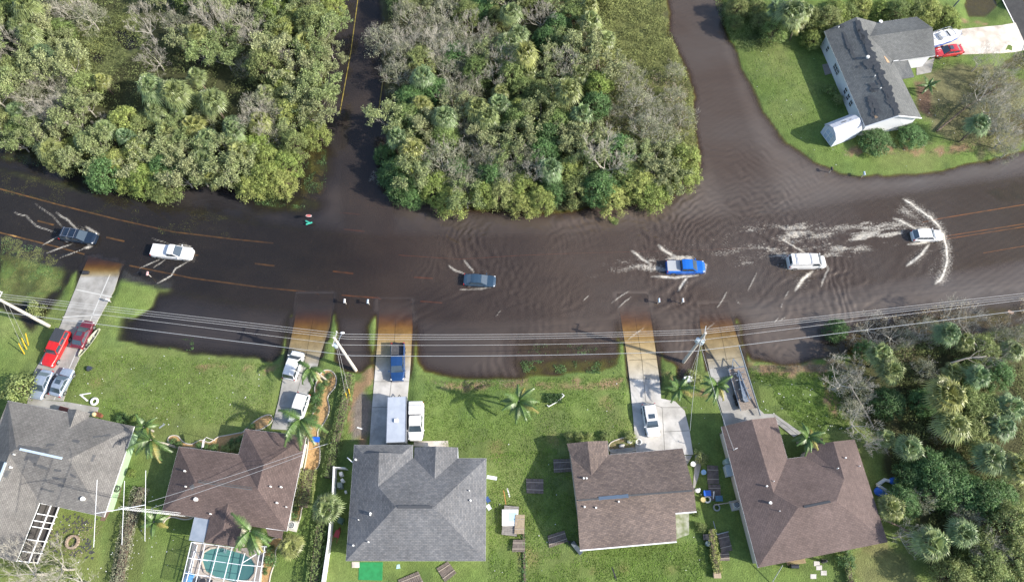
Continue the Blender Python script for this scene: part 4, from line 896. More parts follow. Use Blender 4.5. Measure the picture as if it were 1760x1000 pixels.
def vehicle(name, label, cat, kind, body, front, rear, dz=0, W=None, sunroof=False, roof=None, bed=None, rack=None, group=None, cabx=None, Hs=1.0, spare=False, wheels=True, z=None):
    """front and rear: pixels of the bumper tops"""
    K = dict(KINDS[kind]); W = W or K['W']; x = cabx or K['x']
    zg = z if z is not None else max(GH((front[0]+rear[0])/2, (front[1]+rear[1])/2).z, -.35)
    zg += dz; a = G(front[0], front[1], zg+.8*Hs); c = G(rear[0], rear[1], zg+.8*Hs); L = (a-c).length; m = (a+c)/2
    r = thing(name, label, cat, (m.x, m.y, zg), math.atan2(a.y-c.y, a.x-c.x), group)
    Ht, belt, hood, deck = K['H']*Hs, K['belt']*Hs, K['hood']*Hs, K['deck']*Hs; zb = .22
    X = lambda f: (f-.5)*L
    b = MB(); secs = []
    fr = [0, .012, .06, .16, .35, .55, x[3]-.0, .82 if x[3] < .8 else .93, .93 if x[3] < .8 else .965, .975, 1.0]
    fr = sorted(set(fr))
    for f in fr:
        wf = 1.0
        if f > .82: wf = 1-((f-.82)/.18)**2.2*(.27 if kind != 'van' else .2)
        if f < .12: wf = 1-((.12-f)/.12)**2.2*(.18 if kind not in ('van', 'pickup') else .08)
        if f <= x[0]: top = deck
        elif f <= x[3]: top = deck+(hood-deck)*((f-x[0])/(x[3]-x[0]))**2
        else: top = hood
        if f > .94: top -= (f-.94)/.06*.16
        if f == 0: top -= .12
        if f == .012: top -= .04
        lo = zb+(.12 if f in (0, 1.0) else 0); hw = W/2*wf
        secs.append((X(f), [(hw*.88, lo), (hw, lo+.16), (hw*1.0, top-.24), (hw*.965, top-.09), (hw*.86, top), (hw*.45, top+.03), (0, top+.04)]))
    if bed: K_open = x[0]
    n = 13
    for X_, pr in secs:
        ring = [(y, z) for y, z in pr]+[(-y, z) for y, z in reversed(pr[:-1])]
        b.v += [(X_, y, z) for y, z in ring]
    for j in range(len(secs)-1):
        openbed = bed == 'open' and fr[j] >= .011 and fr[j+1] <= x[0]+.02
        for k in range(n):
            k2 = (k+1) % n
            if openbed and 4 <= k <= 7: continue
            b.f.append((j*n+k, (j+1)*n+k, (j+1)*n+k2, j*n+k2)); b.a.append(.5)
    b.f.append(tuple(range(n))); b.f.append(tuple((len(secs)-1)*n+k for k in reversed(range(n)))); b.a += [.5, .5]
    # greenhouse: painted shell
    wb, wr = W/2*.90, W/2*(.74 if kind == 'sedan' else .78 if kind != 'van' else .84); zb_ = min(deck, hood)-.02
    g = [(X(x[0]), wb*.92, deck), (X(x[1]), wr*.96, Ht-.05), (X((x[1]*.7+x[2]*.3)), wr, Ht), (X((x[1]+2*x[2])/3), wr, Ht), (X(x[2]), wr*.95, Ht-.05), (X(x[3]), wb*.98, hood)]
    def P3(i, s): return Vector((g[i][0], g[i][1]*s, g[i][2]))
    low = [Vector((X(x[0]), wb, deck-.02)), Vector((X(x[1]), wb, belt)), Vector((X(x[1]*.7+x[2]*.3), wb*1.01, belt)), Vector((X((x[1]+2*x[2])/3), wb*1.01, belt)), Vector((X(x[2]), wb, belt)), Vector((X(x[3]), wb*.97, hood-.02))]
    for s in (1, -1):
        for i in range(5):
            q = [Vector((low[i].x, low[i].y*s, low[i].z)), Vector((low[i+1].x, low[i+1].y*s, low[i+1].z)), P3(i+1, s), P3(i, s)]
            b.face(q if s < 0 else q[::-1])
    for i in range(5): b.face([P3(i, -1), P3(i+1, -1), P3(i+1, 1), P3(i, 1)])
    b.build('body', body, r, smooth=False, bevel=.07)
    # roof skin
    rm = roof or body; q = MB()
    for i in (1, 2, 3):
        q.face([P3(i, -.93)+Vector((0, 0, .015)), P3(i+1, -.93)+Vector((0, 0, .015)), P3(i+1, 0)+Vector((0, 0, .045)), P3(i, 0)+Vector((0, 0, .045))]); q.face([P3(i, 0)+Vector((0, 0, .045)), P3(i+1, 0)+Vector((0, 0, .045)), P3(i+1, .93)+Vector((0, 0, .015)), P3(i, .93)+Vector((0, 0, .015))])
    q.build('roof', rm, r, smooth=True)
    def pane(nm, pts, off, shrink=.06):
        pts = [Vector(p) for p in pts]; c_ = sum(pts, Vector())/len(pts); q = MB(); q.face([p.lerp(c_, shrink)+off for p in pts]); return q.build(nm, glass_c, r)
    pane('windscreen', [P3(5, -1), P3(5, 1), P3(4, 1), P3(4, -1)], Vector((.012, 0, .02)))
    if not (kind == 'van'): pane('rear_window', [P3(0, 1), P3(0, -1), P3(1, -1), P3(1, 1)], Vector((-.012, 0, .02)))
    else: pane('rear_window', [P3(0, 1), P3(0, -1), P3(1, -1), P3(1, 1)], Vector((-.02, 0, 0)), .25)
    for s in (1, -1):
        nb = 2 if kind in ('pickup', 'sedan') else 3
        if kind == 'van': rng = [(.80, 1.0)]
        else: rng = [(k/nb, (k+1)/nb) for k in range(nb)]
        for t0, t1 in rng:
            def lo_(t): u = x[1]+(x[2]-x[1])*t+((x[3]-x[2])*.62 if t == 1 else 0)-((x[1]-x[0])*.5 if t == 0 else 0); return Vector((X(u), s*wb*1.0, belt+.05))
            def hi_(t): u = x[1]+(x[2]-x[1])*t; return Vector((X(u), s*wr*1.0, Ht-.09))
            pane('side_window', [lo_(t0), lo_(t1), hi_(t1), hi_(t0)], Vector((0, s*.02, .012)), .08)
        b_ = MB(); b_.box((X(.955), s*W*.36, hood-.17), (.22, .36, .14)); b_.build('headlight', lampw, r, bevel=.02)
        b_ = MB(); b_.box((X(.012), s*W*.43, deck-.16), (.12, .2, .26)); b_.build('tail_light', lampr, r, bevel=.02)
        b_ = MB(); b_.box((X(x[3])-.18, s*(W/2+.08), belt+.02), (.12, .22, .15)); b_.build('side_mirror', body, r, bevel=.02)
    if wheels:
        for fx in (.18, .82):
            for s in (1, -1):
                wv = MB(); R_ = .34 if kind not in ('pickup', 'suv', 'van') else .39; wv.cyl((X(fx), s*(W/2-.10), R_), R_, .24, 20, 'y'); w_ = wv.build('wheel', rubber, r)
                wv = MB(); wv.cyl((X(fx), s*(W/2+.025), R_), R_*.62, .02, 14, 'y'); wv.build('rim', rimm, w_)
    b_ = MB(); b_.box((X(.985), 0, hood-.30), (.06, W*.5, .18)); b_.build('grille', blackp, r)
    if sunroof:
        b_ = MB(); xs = X(x[1]+(x[2]-x[1])*.72); b_.box((xs, 0, Ht+.055), (.62, wr*1.15, .02)); b_.build('sunroof', glass_c, r, bevel=.01)
    if bed == 'open':
        b_ = MB(); x0, x1 = X(.03), X(x[0])-.08; yw = W/2*.80; z0 = .72
        b_.face([(x0, -yw, z0), (x1, -yw, z0), (x1, yw, z0), (x0, yw, z0)])
        for s in (1, -1): b_.face([(x0, s*yw, z0), (x1, s*yw, z0), (x1, s*W/2*.87, deck-.01), (x0, s*W/2*.87, deck-.01)])
        b_.face([(x0, -yw, z0), (x0, yw, z0), (x0, yw, deck), (x0, -yw, deck)]); b_.face([(x1, -yw, z0), (x1, yw, z0), (x1, yw, deck+.1), (x1, -yw, deck+.1)]); b_.build('truck_bed', bedm, r)
    if bed == 'cover':
        b_ = MB(); b_.box((X(x[0]*.5), 0, deck+.06), (x[0]*L*.93, W*.84, .06)); b_.build('bed_cover', mat('grey_bed_cover', (.36, .38, .40), .6), r, bevel=.02)
    if bed == 'whitecover':
        b_ = MB(); b_.box((X(x[0]*.5), 0, deck+.06), (x[0]*L*.96, W*.88, .08)); b_.build('bed_cover', body, r, bevel=.03)
    if bed == 'cap':
        b_ = MB(); x0, x1 = X(.01), X(x[0])-.04
        for y0 in (0,):
            b_.box(((x0+x1)/2, 0, (deck+Ht)/2+.03), (x1-x0, W*.9, Ht-deck+.1))
        b_.build('camper_shell', body, r, bevel=.1); b_ = MB()
        for t in (.32, .68): b_.box((x0+(x1-x0)*t, 0, Ht+.1), (.05, W*.86, .05))
        b_.build('roof_bar', rimm, r)
    if rack:
        b_ = MB()
        for t in rack: b_.box((X(t), 0, Ht+.11), (.06, wr*2.1, .06))
        b_.build('roof_rack', chrome if kind != 'van' else rimm, r)
        if kind == 'suv':
            b_ = MB()
            for s in (1, -1): b_.bar((X(x[1]+.02), s*wr*.9, Ht+.08), (X(x[2]-.02), s*wr*.9, Ht+.08), .05, .05)
            b_.build('roof_rail', chrome, r)
    return r, L, W, Ht, X
navy = paint('dark_navy_paint', (.012, .022, .042)); white = paint('white_car_paint', (.80, .80, .80)); blue = paint('bright_blue_paint', (.01, .13, .55)); dblue = paint('dark_blue_paint', (.012, .05, .16))
red = paint('red_car_paint', (.55, .018, .018)); maroon = paint('maroon_paint', (.14, .02, .035), .3); silver = paint('silver_blue_paint', (.33, .39, .48), .3, .3); coral = paint('coral_red_paint', (.52, .035, .045))
FG = 'vehicles driving through the flooded road'
vehicle('suv', 'dark navy suv with roof rails driving at the far left of the flooded road', 'car', 'suv', navy, (165,410.5), (105,402), group=FG, rack=(.15,.32,.5), z=-.22)
vehicle('pickup_truck', 'white pickup truck with covered bed driving through shallow flood water', 'truck', 'pickup', white, (331,437), (262,430), group=FG, bed='whitecover', z=-.26, cabx=(.42,.45,.60,.75))
vehicle('sedan', 'dark blue sedan driving alone in the middle of the flooded road', 'car', 'sedan', paint('slate_blue_paint', (.03, .06, .10)), (852,483), (797,480), group=FG, z=-.34)
vehicle('pickup_truck', 'bright blue pickup truck with grey bed cover driving through the flood', 'truck', 'pickup', blue, (1211,459), (1145,459), group=FG, bed='cover', z=-.34)
vehicle('cargo_van', 'white cargo van with ladder racks driving through the flood', 'van', 'van', white, (1418,450), (1354,451), group=FG, rack=(.17,.55), z=-.3)
vehicle('hatchback', 'white hatchback pushing a curved bow wave at the right of the road', 'car', 'hatch', white, (1619,404), (1568,405), group=FG, z=-.3)
DG = 'vehicles parked on the driveways'
v = vehicle('pickup_truck', 'red off road pickup with black soft top parked on the left driveway', 'truck', 'suv', red, (80,629), (112,568), group=DG, cabx=(.02,.05,.60,.68), Hs=1.05)
b = MB(); b.box((v[4](.20), 0, v[3]+.05), (v[1]*.36, v[2]*.80, .10)); b.build('soft_top', mat('black_canvas', (.035, .04, .05), .8, bump=.3, bs=9), v[0], bevel=.04)
vehicle('sedan', 'maroon sedan with sunroof parked beside the red pickup', 'car', 'sedan', maroon, (152,551), (131,598), group=DG, sunroof=True)
vehicle('sedan', 'silver blue sedan with plain roof parked nearest the lawn edge of the left driveway', 'car', 'sedan', silver, (60,685), (82,636), group=DG)
vehicle('sedan', 'silver sedan with sunroof parked below the maroon sedan', 'car', 'sedan', silver, (118,633), (93,680), group=DG, sunroof=True)
vehicle('minivan', 'white minivan parked at the top of the palm lined driveway', 'car', 'minivan', white, (513,604), (496,652), group=DG)
vehicle('suv', 'white suv with its nose under a palm on the palm lined driveway', 'car', 'suv', white, (505,727), (523,676), group=DG, Hs=.95)
vehicle('pickup_truck', 'dark blue pickup truck with open bed parked behind the camper trailer', 'truck', 'pickup', dblue, (683,655), (684,590), group=DG, bed='open')
vehicle('pickup_truck', 'white pickup truck with camper shell parked on grass beside the trailer', 'truck', 'pickup', white, (714,757), (716,692), group=DG, bed='cap', W=2.05)
vehicle('suv', 'white suv with sunroof parked alone on the middle right driveway', 'car', 'suv', white, (1124,750), (1114,694), group=DG, sunroof=True, Hs=.95)
vehicle('sedan', 'coral red sedan with sunroof parked beside the boat', 'car', 'sedan', coral, (1607,90), (1654,84), group=DG, sunroof=True, z=.52)
# camper trailer
def camper():
    z = .35; a = G(682,681,z+2.7); c = G(683,759,z+2.7); c = G(680,760,z+2.7); L = (a-c).length; m = (a+c)/2
    r = thing('camper_trailer', 'long silver roofed camper trailer parked in front of the grey house', 'trailer', (m.x, m.y, z), math.atan2(a.y-c.y, a.x-c.x)); W_ = 2.5
    b = MB(); b.box((0, 0, 1.5), (L, W_, 2.1)); b.build('body', mat('trailer_side_dark', (.10, .11, .13), .5, col2=(.14, .15, .17), ns=2), r, bevel=.05)
    b = MB(); b.box((0, 0, 2.62), (L-.1, W_-.12, .10)); b.box((0, 0, 2.68), (.04, W_-.2, .02)); b.build('roof', mat('silver_trailer_roof', (.45, .49, .56), .45, metal=.3, col2=(.52, .56, .62), ns=1.1), r, bevel=.04)
    b = MB(); b.box((-.2, 0, 2.82), (.5, .5, .22)); b.build('roof_vent', white, r, bevel=.04)
    b = MB()
    for s in (1, -1): b.bar((-L/2, s*(W_/2-.02), 2.66), (L/2, s*(W_/2-.02), 2.66), .06, .06)
    b.build('roof_edge', chrome, r)
    b = MB(); b.bar((L/2, -.5, .5), (L/2+.8, 0, .5), .08, .08); b.bar((L/2, .5, .5), (L/2+.8, 0, .5), .08, .08); b.build('tow_hitch', blackp, r)
    for fx in (-.6, .35):
        for s in (1, -1): b = MB(); b.cyl((fx, s*1.1, .36), .36, .24, 16, 'y'); b.build('wheel', rubber, r)
camper()
# boat on its trailer by the red sedan
def boat():
    z = .52; a = G(1652,55,z+1.3); c = G(1598,72,z+1.3); L = (a-c).length; m = (a+c)/2
    r = thing('boat', 'white motor boat with blue side stripe parked beside the coral red sedan', 'boat', (m.x, m.y, z), math.atan2(a.y-c.y, a.x-c.x)); W_ = 2.5
    xs = [-.5, -.3, 0, .25, .4, .5]; ws = [.92, 1, 1, .85, .5, .04]; b = MB(); b2 = MB(); b3 = MB()
    for i in range(5):
        for s in (1, -1):
            p = [(xs[i]*L, s*ws[i]*W_/2, 1.5), (xs[i+1]*L, s*ws[i+1]*W_/2, 1.6)]; q = [(xs[i]*L, s*ws[i]*W_/2*.7, .7), (xs[i+1]*L, s*ws[i+1]*W_/2*.6, .9)]; k = [(xs[i]*L, 0, .45), (xs[i+1]*L, 0, .7)]
            b.face([p[0], p[1], q[1], q[0]]); b.face([q[0], q[1], k[1], k[0]])
            b2.bar(Vector(p[0])-Vector((0, 0, .25)), Vector(p[1])-Vector((0, 0, .25)), .04, .28)
        b3.face([(xs[i]*L, -ws[i]*W_/2*.99, 1.48), (xs[i+1]*L, -ws[i+1]*W_/2*.99, 1.58), (xs[i+1]*L, ws[i+1]*W_/2*.99, 1.58), (xs[i]*L, ws[i]*W_/2*.99, 1.48)])
    b.build('hull', white, r); b2.build('side_stripe', blue, r); b3.build('deck', white, r)
    b = MB(); b.box((-.1*L, 0, 1.75), (1.4, 1.3, .5)); b.build('console', white, r, bevel=.12)
    b = MB(); b.box((-.1*L+.75, 0, 1.9), (.12, 1.2, .4)); b.build('windshield', glass_c, r, bevel=.03)
    b = MB(); b.box((-.5*L-.2, 0, 1.5), (.5, .5, .8)); b.build('outboard_motor', blackp, r, bevel=.08)
    b = MB(); b.bar((-.4*L, -.9, .45), (.5*L+.8, 0, .5), .1, .12); b.bar((-.4*L, .9, .45), (.5*L+.8, 0, .5), .1, .12); b.build('trailer_frame', chrome, r)
    for s in (1, -1): b = MB(); b.cyl((-.15*L, s*1.15, .34), .34, .2, 16, 'y'); b.build('wheel', rubber, r)
    b = MB(); b.bar((-.4*L, -.85, 2.6), (.1*L, -.85, 2.6), .05, .05); b.bar((-.4*L, .85, 2.6), (.1*L, .85, 2.6), .05, .05)
    for t in (-.4, -.15, .1): b.bar((t*L, -.85, 2.6), (t*L, .85, 2.6), .05, .05)
    for t in (-.4, .1):
        for s in (1, -1): b.bar((t*L, s*.85, 1.5), (t*L, s*.85, 2.6), .05, .05)
    b.build('t_top_frame', chrome, r)
boat()
# flat trailer with a frame of a boat lift
def flatbed():
    z = hz(G(1278,668,.3).x, G(1278,668,.3).y); a = G(1266,632,z+.9); c = G(1288,703,z+.9); L = (a-c).length; m = (a+c)/2
    r = thing('utility_trailer', 'long wooden flatbed trailer carrying a blue steel frame', 'trailer', (m.x, m.y, z), math.atan2(a.y-c.y, a.x-c.x)); W_ = 2.35
    wood = mat('weathered_plank', (.30, .25, .21), .9, col2=(.20, .17, .15), ns=5); steel = mat('blue_grey_steel', (.14, .19, .26), .5, metal=.4, col2=(.25, .28, .32), ns=3)
    b = MB()
    for i in range(int(L/.2)): b.box((-L/2+.1+i*.2, 0, .85+.01*(i % 2)), (.185, W_, .05))
    b.build('plank_deck', wood, r)
    b = MB()
    for s in (1, -1): b.bar((-L/2, s*W_/2, .82), (L/2, s*W_/2, .82), .08, .14)
    b.bar((L/2, -W_/2, .95), (L/2, W_/2, .95), .1, .2); b.bar((L/2, -.6, .75), (L/2+1.4, 0, .7), .09, .09); b.bar((L/2, .6, .75), (L/2+1.4, 0, .7), .09, .09); b.build('trailer_frame', steel, r)
    b = MB(); b.box((-.08*L, .15, 1.05), (L*.5, .55, .3)); b.bar((-.3*L, .55, 1.3), (.42*L, .1, 1.35), .12, .12); b.bar((-.3*L, -.35, 1.3), (.42*L, 0, 1.35), .12, .12)
    for t in (-.25, -.02, .2, .36): b.bar((t*L, -.7, 1.25), (t*L, .75, 1.25), .09, .09)
    b.cyl((.3*L, .1, 1.25), .35, .12, 14); b.build('steel_load_frame', steel, r)
    for fx in (-.75, .1):
        for s in (1, -1): b = MB(); b.cyl((fx-1, s*(W_/2+.14), .36), .36, .22, 16, 'y'); b.build('wheel', rubber, r)
flatbed()
# ---------------------------------------------------------------- plants
RT = random.Random(11)
leafA = mat('leafy_green', (.19, .27, .088), .6, spec=.35, attr='lv', aamt=.5, rnd=.15, trans=.35, rc=(.285, .32, .125))
leafB = mat('yellow_green_leaf', (.255, .34, .09), .6, spec=.35, attr='lv', aamt=.5, rnd=.12, trans=.35, rc=(.36, .395, .13))
leafC = mat('dark_green_leaf', (.12, .215, .075), .55, spec=.35, attr='lv', aamt=.45, rnd=.2, trans=.3)
leafG = mat('grey_green_leaf', (.26, .27, .18), .75, spec=.15, attr='lv', aamt=.40, rnd=.15, trans=.15)
palmL = mat('fan_palm_leaf', (.15, .235, .115), .42, spec=.5, attr='lv', aamt=.5, rnd=.12, trans=.25, rc=(.26, .275, .09))
palmY = mat('yellow_palm_leaf', (.21, .19, .05), .5, attr='lv', aamt=.35)
cocoL = mat('feather_palm_leaf', (.10, .17, .045), .4, spec=.5, attr='lv', aamt=.4, rnd=.15, trans=.15)
barkG = mat('pale_grey_bark', (.38, .35, .30), .9, col2=(.28, .25, .21), ns=3, rnd=.12)
barkB = mat('brown_bark', (.16, .12, .09), .95, col2=(.10, .08, .06), ns=4)
twig = mat('bleached_twig', (.40, .375, .32), .9, attr='lv', aamt=.3, rnd=.12)
def rdir(R, up=0):
    while True:
        v = Vector((R.uniform(-1, 1), R.uniform(-1, 1), R.uniform(-1, 1)))
        if .1 < v.length < 1:
            v.normalize(); v.z += up; return v.normalized()
def leaf(b, p, n, s, R, lv, asp=.6):
    t = n.cross(rdir(R)); 
    if t.length < .05: return
    t.normalize(); u = n.cross(t); l = s*R.uniform(.7, 1.3)
    i = len(b.v); b.v += [tuple(p-t*l*.5), tuple(p+u*l*asp*.5), tuple(p+t*l*.5), tuple(p-u*l*asp*.5)]; b.f.append((i, i+1, i+2, i+3)); b.a.append(lv)
def make_leafy(seed, R_, Hh, nc=100, per=60, ls=.20, sparse=0, crad=(.3, .75), flat=.55):
    R = random.Random(seed); b = MB(); t = MB(); cl = []
    lob = [(R.uniform(0, 2*pi), R.uniform(.7, 1.1)) for _ in range(5)]
    for i in range(nc):
        a = 2.399963*i+R.uniform(-.4, .4); rr = math.sqrt((i+.5)/nc)*R_; lf = 1+.22*sum(cos(3*(a-q))*w for q, w in lob)/3; rr *= lf
        z = Hh*(1-flat*(rr/R_)**2*R.uniform(.5, 1.1))-R.uniform(0, 1)*Hh*.12; cl.append((Vector((rr*cos(a), rr*sin(a), z)), R.uniform(*crad)))
    for i in range(nc//3):
        a = R.uniform(0, 2*pi); rr = R_*R.uniform(.75, 1.0); cl.append((Vector((rr*cos(a), rr*sin(a), Hh*R.uniform(.18, .5))), R.uniform(.5, .9)))
    for c, r in cl:
        tone = R.uniform(.1, .9)
        for k in range(per):
            d = rdir(R, .35); p = c+Vector((d.x, d.y, d.z*.8))*r*R.uniform(.15, 1.35)**.7; n = (d+rdir(R)*.8+Vector((0, 0, .5))).normalized()
            leaf(b, p, n, ls, R, min(1, max(0, tone+R.uniform(-.35, .35))))
    t.tube([(0, 0, -.5), (R.uniform(-.2, .2), R.uniform(-.2, .2), Hh*.3), (0, 0, Hh*.45)], [.2, .15, .13], 7)
    for c, r in cl[::2]:
        m = Vector((c.x*.45, c.y*.45, Hh*.4+c.z*.25)); t.tube([(0, 0, Hh*.3), m, c], [.10, .06, .02], 4, cap=False)
    return b, t
def branch(t, p, d, L, r, R, lev, tips, spread=.6, upb=.12, a=.5):
    n = 3; q = [p]; rr = [r]; dd = d.copy()
    for i in range(n):
        dd = (dd+rdir(R)*.22+Vector((0, 0, upb))).normalized(); q.append(q[-1]+dd*L/n); rr.append(r*(1-.55*(i+1)/n))
    t.tube(q, rr, 5 if lev > 2 else 3, cap=False, a=R.uniform(.2, .9))
    if lev == 0: tips.append(q[-1]); return
    k = 3 if lev > 1 else 4
    for i in range(k):
        s = q[-1] if i < 2 else q[R.randint(1, 3)]; nd = (dd+rdir(R)*spread*R.uniform(.8, 1.4)).normalized(); branch(t, s, nd, L*R.uniform(.55, .8), max(rr[-1]*.8, .009), R, lev-1, tips, spread, upb)
def make_bare(seed, Hh, lev=5, leaves=0, spread=.62, thick=.12):
    R = random.Random(seed); t = MB(); tips = []; b = MB(); h0 = Hh*.35
    t.tube([(0, 0, -.5), (R.uniform(-.2, .2), R.uniform(-.2, .2), h0*.6), (0, 0, h0)], [thick*1.2, thick, thick*.9], 7)
    for i in range(5):
        a = 2*pi*i/5+R.uniform(-.4, .4); branch(t, Vector((0, 0, h0*R.uniform(.6, 1))), Vector((cos(a), sin(a), R.uniform(.4, 1.0))).normalized(), Hh*.30, thick*.55, R, lev-1, tips, spread)
    for p in tips:
        for _ in range(leaves): leaf(b, p+rdir(R)*R.uniform(0, .5), rdir(R, .6), .24, R, R.uniform(0, 1))
    return b, t
def make_fan_palm(seed, trunk=5.0, nf=34, fr=1.5):
    R = random.Random(seed); b = MB(); y = MB(); t = MB(); top = Vector((R.uniform(-.3, .3), R.uniform(-.3, .3), trunk))
    t.tube([(0, 0, -.4), (top.x*.4, top.y*.4, trunk*.5), top], [.2, .17, .2], 8)
    for i in range(nf):
        az = i*2.399963+R.uniform(-.2, .2); el = RD(78-105*(i/nf)**.85+R.uniform(-8, 8)); d = Vector((cos(az)*cos(el), sin(az)*cos(el), sin(el)))
        pl = 1.15*R.uniform(.8, 1.15)*(.6+.4*i/nf); base = top+Vector((0, 0, .15)); e = base+d*pl; dst = b; old = i > nf*.87
        side = d.cross(Vector((0, 0, 1)))
        if side.length < .1: side = Vector((1, 0, 0))
        side.normalize(); up = side.cross(d); tone = R.uniform(.15, .85)
        b.bar(base, e, .05, .04); b.a[-6:] = [1.3]*6
        nl = 13
        for k in range(nl):
            t_ = (k/(nl-1)-.5)*2; an = t_*RD(80); ld = (d*cos(an)+side*sin(an)).normalized(); L = fr*R.uniform(.85, 1.1)*(1-.35*abs(t_)**2)*.86
            w = .095; pn = ld.cross(up).normalized(); m = e+ld*L*.55+up*(.05-.12*abs(t_)); tip = e+ld*L*.9+Vector((0, 0, -1))*L*R.uniform(.22, .5)
            lv = 1.5 if old else min(1, max(0, tone+R.uniform(-.3, .3))); i0 = len(dst.v)
            dst.v += [tuple(e), tuple(m+pn*w), tuple(m-pn*w), tuple(tip)]; dst.f += [(i0, i0+2, i0+1), (i0+1, i0+2, i0+3)]; dst.a += [lv, lv]
    return b, y, t
def make_feather_palm(seed, trunk=4.0, nf=13, L=2.9, wind=None, sag=.9):
    R = random.Random(seed); b = MB(); y = MB(); t = MB(); top = Vector((0, 0, trunk))
    t.tube([(0, 0, -.4), (.05, .05, trunk*.5), top, top+Vector((0, 0, .5))], [.17, .12, .11, .07], 9)
    for i in range(nf):
        az = i*2.399963+R.uniform(-.3, .3); el = RD(65-70*(i/nf)); d = Vector((cos(az)*cos(el), sin(az)*cos(el), sin(el)))
        if wind is not None: d = (d+wind*.75).normalized()
        dst = y if i % 6 == 5 else b; q = [top+Vector((0, 0, .3))]; v = d.copy(); n = 9; ll = L*R.uniform(.8, 1.1)
        for k in range(n): v = (v+Vector((0, 0, -sag/n))+(wind*.05 if wind is not None else Vector())).normalized(); q.append(q[-1]+v*ll/n)
        dst.tube(q, [.035*(1-.8*k/n) for k in range(n+1)], 4, cap=False, a=.95)
        for k in range(1, 30):
            u = k/30*n; j = min(int(u), n-1); p = q[j].lerp(q[j+1], u-j); ax = (q[j+1]-q[j]).normalized(); sd = ax.cross(Vector((0, 0, 1)))
            if sd.length < .1: sd = Vector((1, 0, 0))
            sd.normalize(); ln = .72*math.sin(min(1, k/30*1.15+.12)*pi*.93)**.6*L/2.9
            for s in (1, -1):
                e = p+(sd*s+ax*.55+Vector((0, 0, -.35-R.uniform(0, .4)))).normalized()*ln*R.uniform(.85, 1.1); w = ax*.075; lv = R.uniform(.15, .85)
                i0 = len(dst.v); dst.v += [tuple(p-w), tuple(p+w), tuple(e)]; dst.f.append((i0, i0+1, i0+2)); dst.a.append(lv)
    return b, y, t
PROTO = {}
def proto(kind, parts):
    PROTO.setdefault(kind, []).append([(n, b.mesh(kind+'_'+n, m, attr=True)) for n, b, m in parts if b.v])
for s in range(5):
    b, t = make_leafy(100+s, 2.6, 4.6+s*.25); proto('leafy', [('crown', b, leafA), ('trunk', t, barkB)])
for s in range(4):
    b, t = make_leafy(200+s, 2.5, 4.4, nc=105, per=58, ls=.19, crad=(.25, .6)); proto('yellow', [('crown', b, leafB), ('trunk', t, barkB)])
for s in range(3):
    b, t = make_leafy(300+s, 2.7, 4.8, nc=100, per=56, ls=.22); proto('dark', [('crown', b, leafC), ('trunk', t, barkB)])
for s in range(4):
    b, t = make_bare(400+s, 5.4, 5, 0, .55, .13)
    b2, t2 = make_leafy(450+s, 2.5, 4.6, nc=34, per=60, ls=.15, crad=(.4, .9)); proto('grey', [('crown', b2, leafG), ('trunk', t, twig)])
sage = mat('sage_leaf', (.255, .325, .13), .65, spec=.3, attr='lv', aamt=.5, rnd=.15, trans=.3, rc=(.34, .36, .19))
for s in range(5):
    b, t = make_bare(800+s, 5.6, 5, 7+s % 3, .62, .11); proto('airy', [('crown', b, sage), ('trunk', t, twig)])
for s in range(4):
    b, t = make_bare(500+s, 6.4, 6, 0, .60, .13); proto('bare', [('trunk', t, twig)])
for s in range(5):
    b, y, t = make_fan_palm(600+s, 4.2+.35*s, 19+3*s, 1.85+.12*s); proto('fan', [('crown', b, palmL), ('old_frond', y, palmY), ('trunk', t, barkB)])
for s in range(3):
    b, t = make_leafy(700+s, 1.15, 1.5, nc=16, per=60, ls=.20, crad=(.3, .6)); proto('shrub', [('crown', b, leafA), ('trunk', t, barkB)])
for s in range(3):
    b, t = make_leafy(720+s, 1.15, 1.5, nc=16, per=60, ls=.18, crad=(.3, .6)); proto('darkshrub', [('crown', b, leafC), ('trunk', t, barkB)])
NAME = {'leafy': 'leafy_tree', 'yellow': 'leafy_tree', 'dark': 'leafy_tree', 'grey': 'mossy_tree', 'airy': 'leafy_tree', 'bare': 'bare_tree', 'fan': 'fan_palm', 'shrub': 'shrub', 'darkshrub': 'shrub'}
CATN = {'fan': 'palm tree', 'shrub': 'shrub', 'darkshrub': 'shrub'}
LOOK = {'airy': 'open crowned sage green tree', 'leafy': 'mid green leafy tree', 'yellow': 'yellow green leafy tree', 'dark': 'dark green leafy tree', 'grey': 'grey green thin leaved tree', 'bare': 'leafless tree with pale twigs', 'fan': 'fan leaved palm', 'shrub': 'green shrub', 'darkshrub': 'dark green shrub'}
def plant(kind, px, py, s=1.0, label=None, group=None, hz_=None, var=None, cat=None, sz=None):
    pr = PROTO[kind]; v = pr[RT.randrange(len(pr)) if var is None else var % len(pr)]
    top = {'fan': 5.0, 'shrub': 1.0, 'darkshrub': 1.0, 'bare': 4.5}.get(kind, 3.6)*s if hz_ is None else hz_
    z0 = .1; p = G(px, py, z0+top)
    z0 = max(-.3, hz(p.x, p.y)); p = G(px, py, z0+top)
    r = thing(NAME[kind], label, cat or CATN.get(kind, 'tree'), (p.x, p.y, z0), RT.uniform(0, 2*pi), group); s *= .86 if kind == 'fan' else 1; r.scale = (s, s, s*(sz or RT.uniform(.85, 1.2))); r.rotation_euler.x = RT.uniform(-.13, .13) if kind == 'fan' else 0; r.rotation_euler.y = RT.uniform(-.13, .13) if kind == 'fan' else 0
    for n, me in v:
        o = bpy.data.objects.new(n, me); COL.objects.link(o); o.parent = r
    r['_k'] = kind; r['_px'] = px; r['_py'] = py; r['_s'] = s; return r
WOODS = {}
def wood(zone, pts):
    for kind, l in pts.items():
        for t in l: WOODS.setdefault(zone, []).append(plant(kind, t[0], t[1], (t[2] if len(t) > 2 else 1)*RT.uniform(.78, 1.15)))
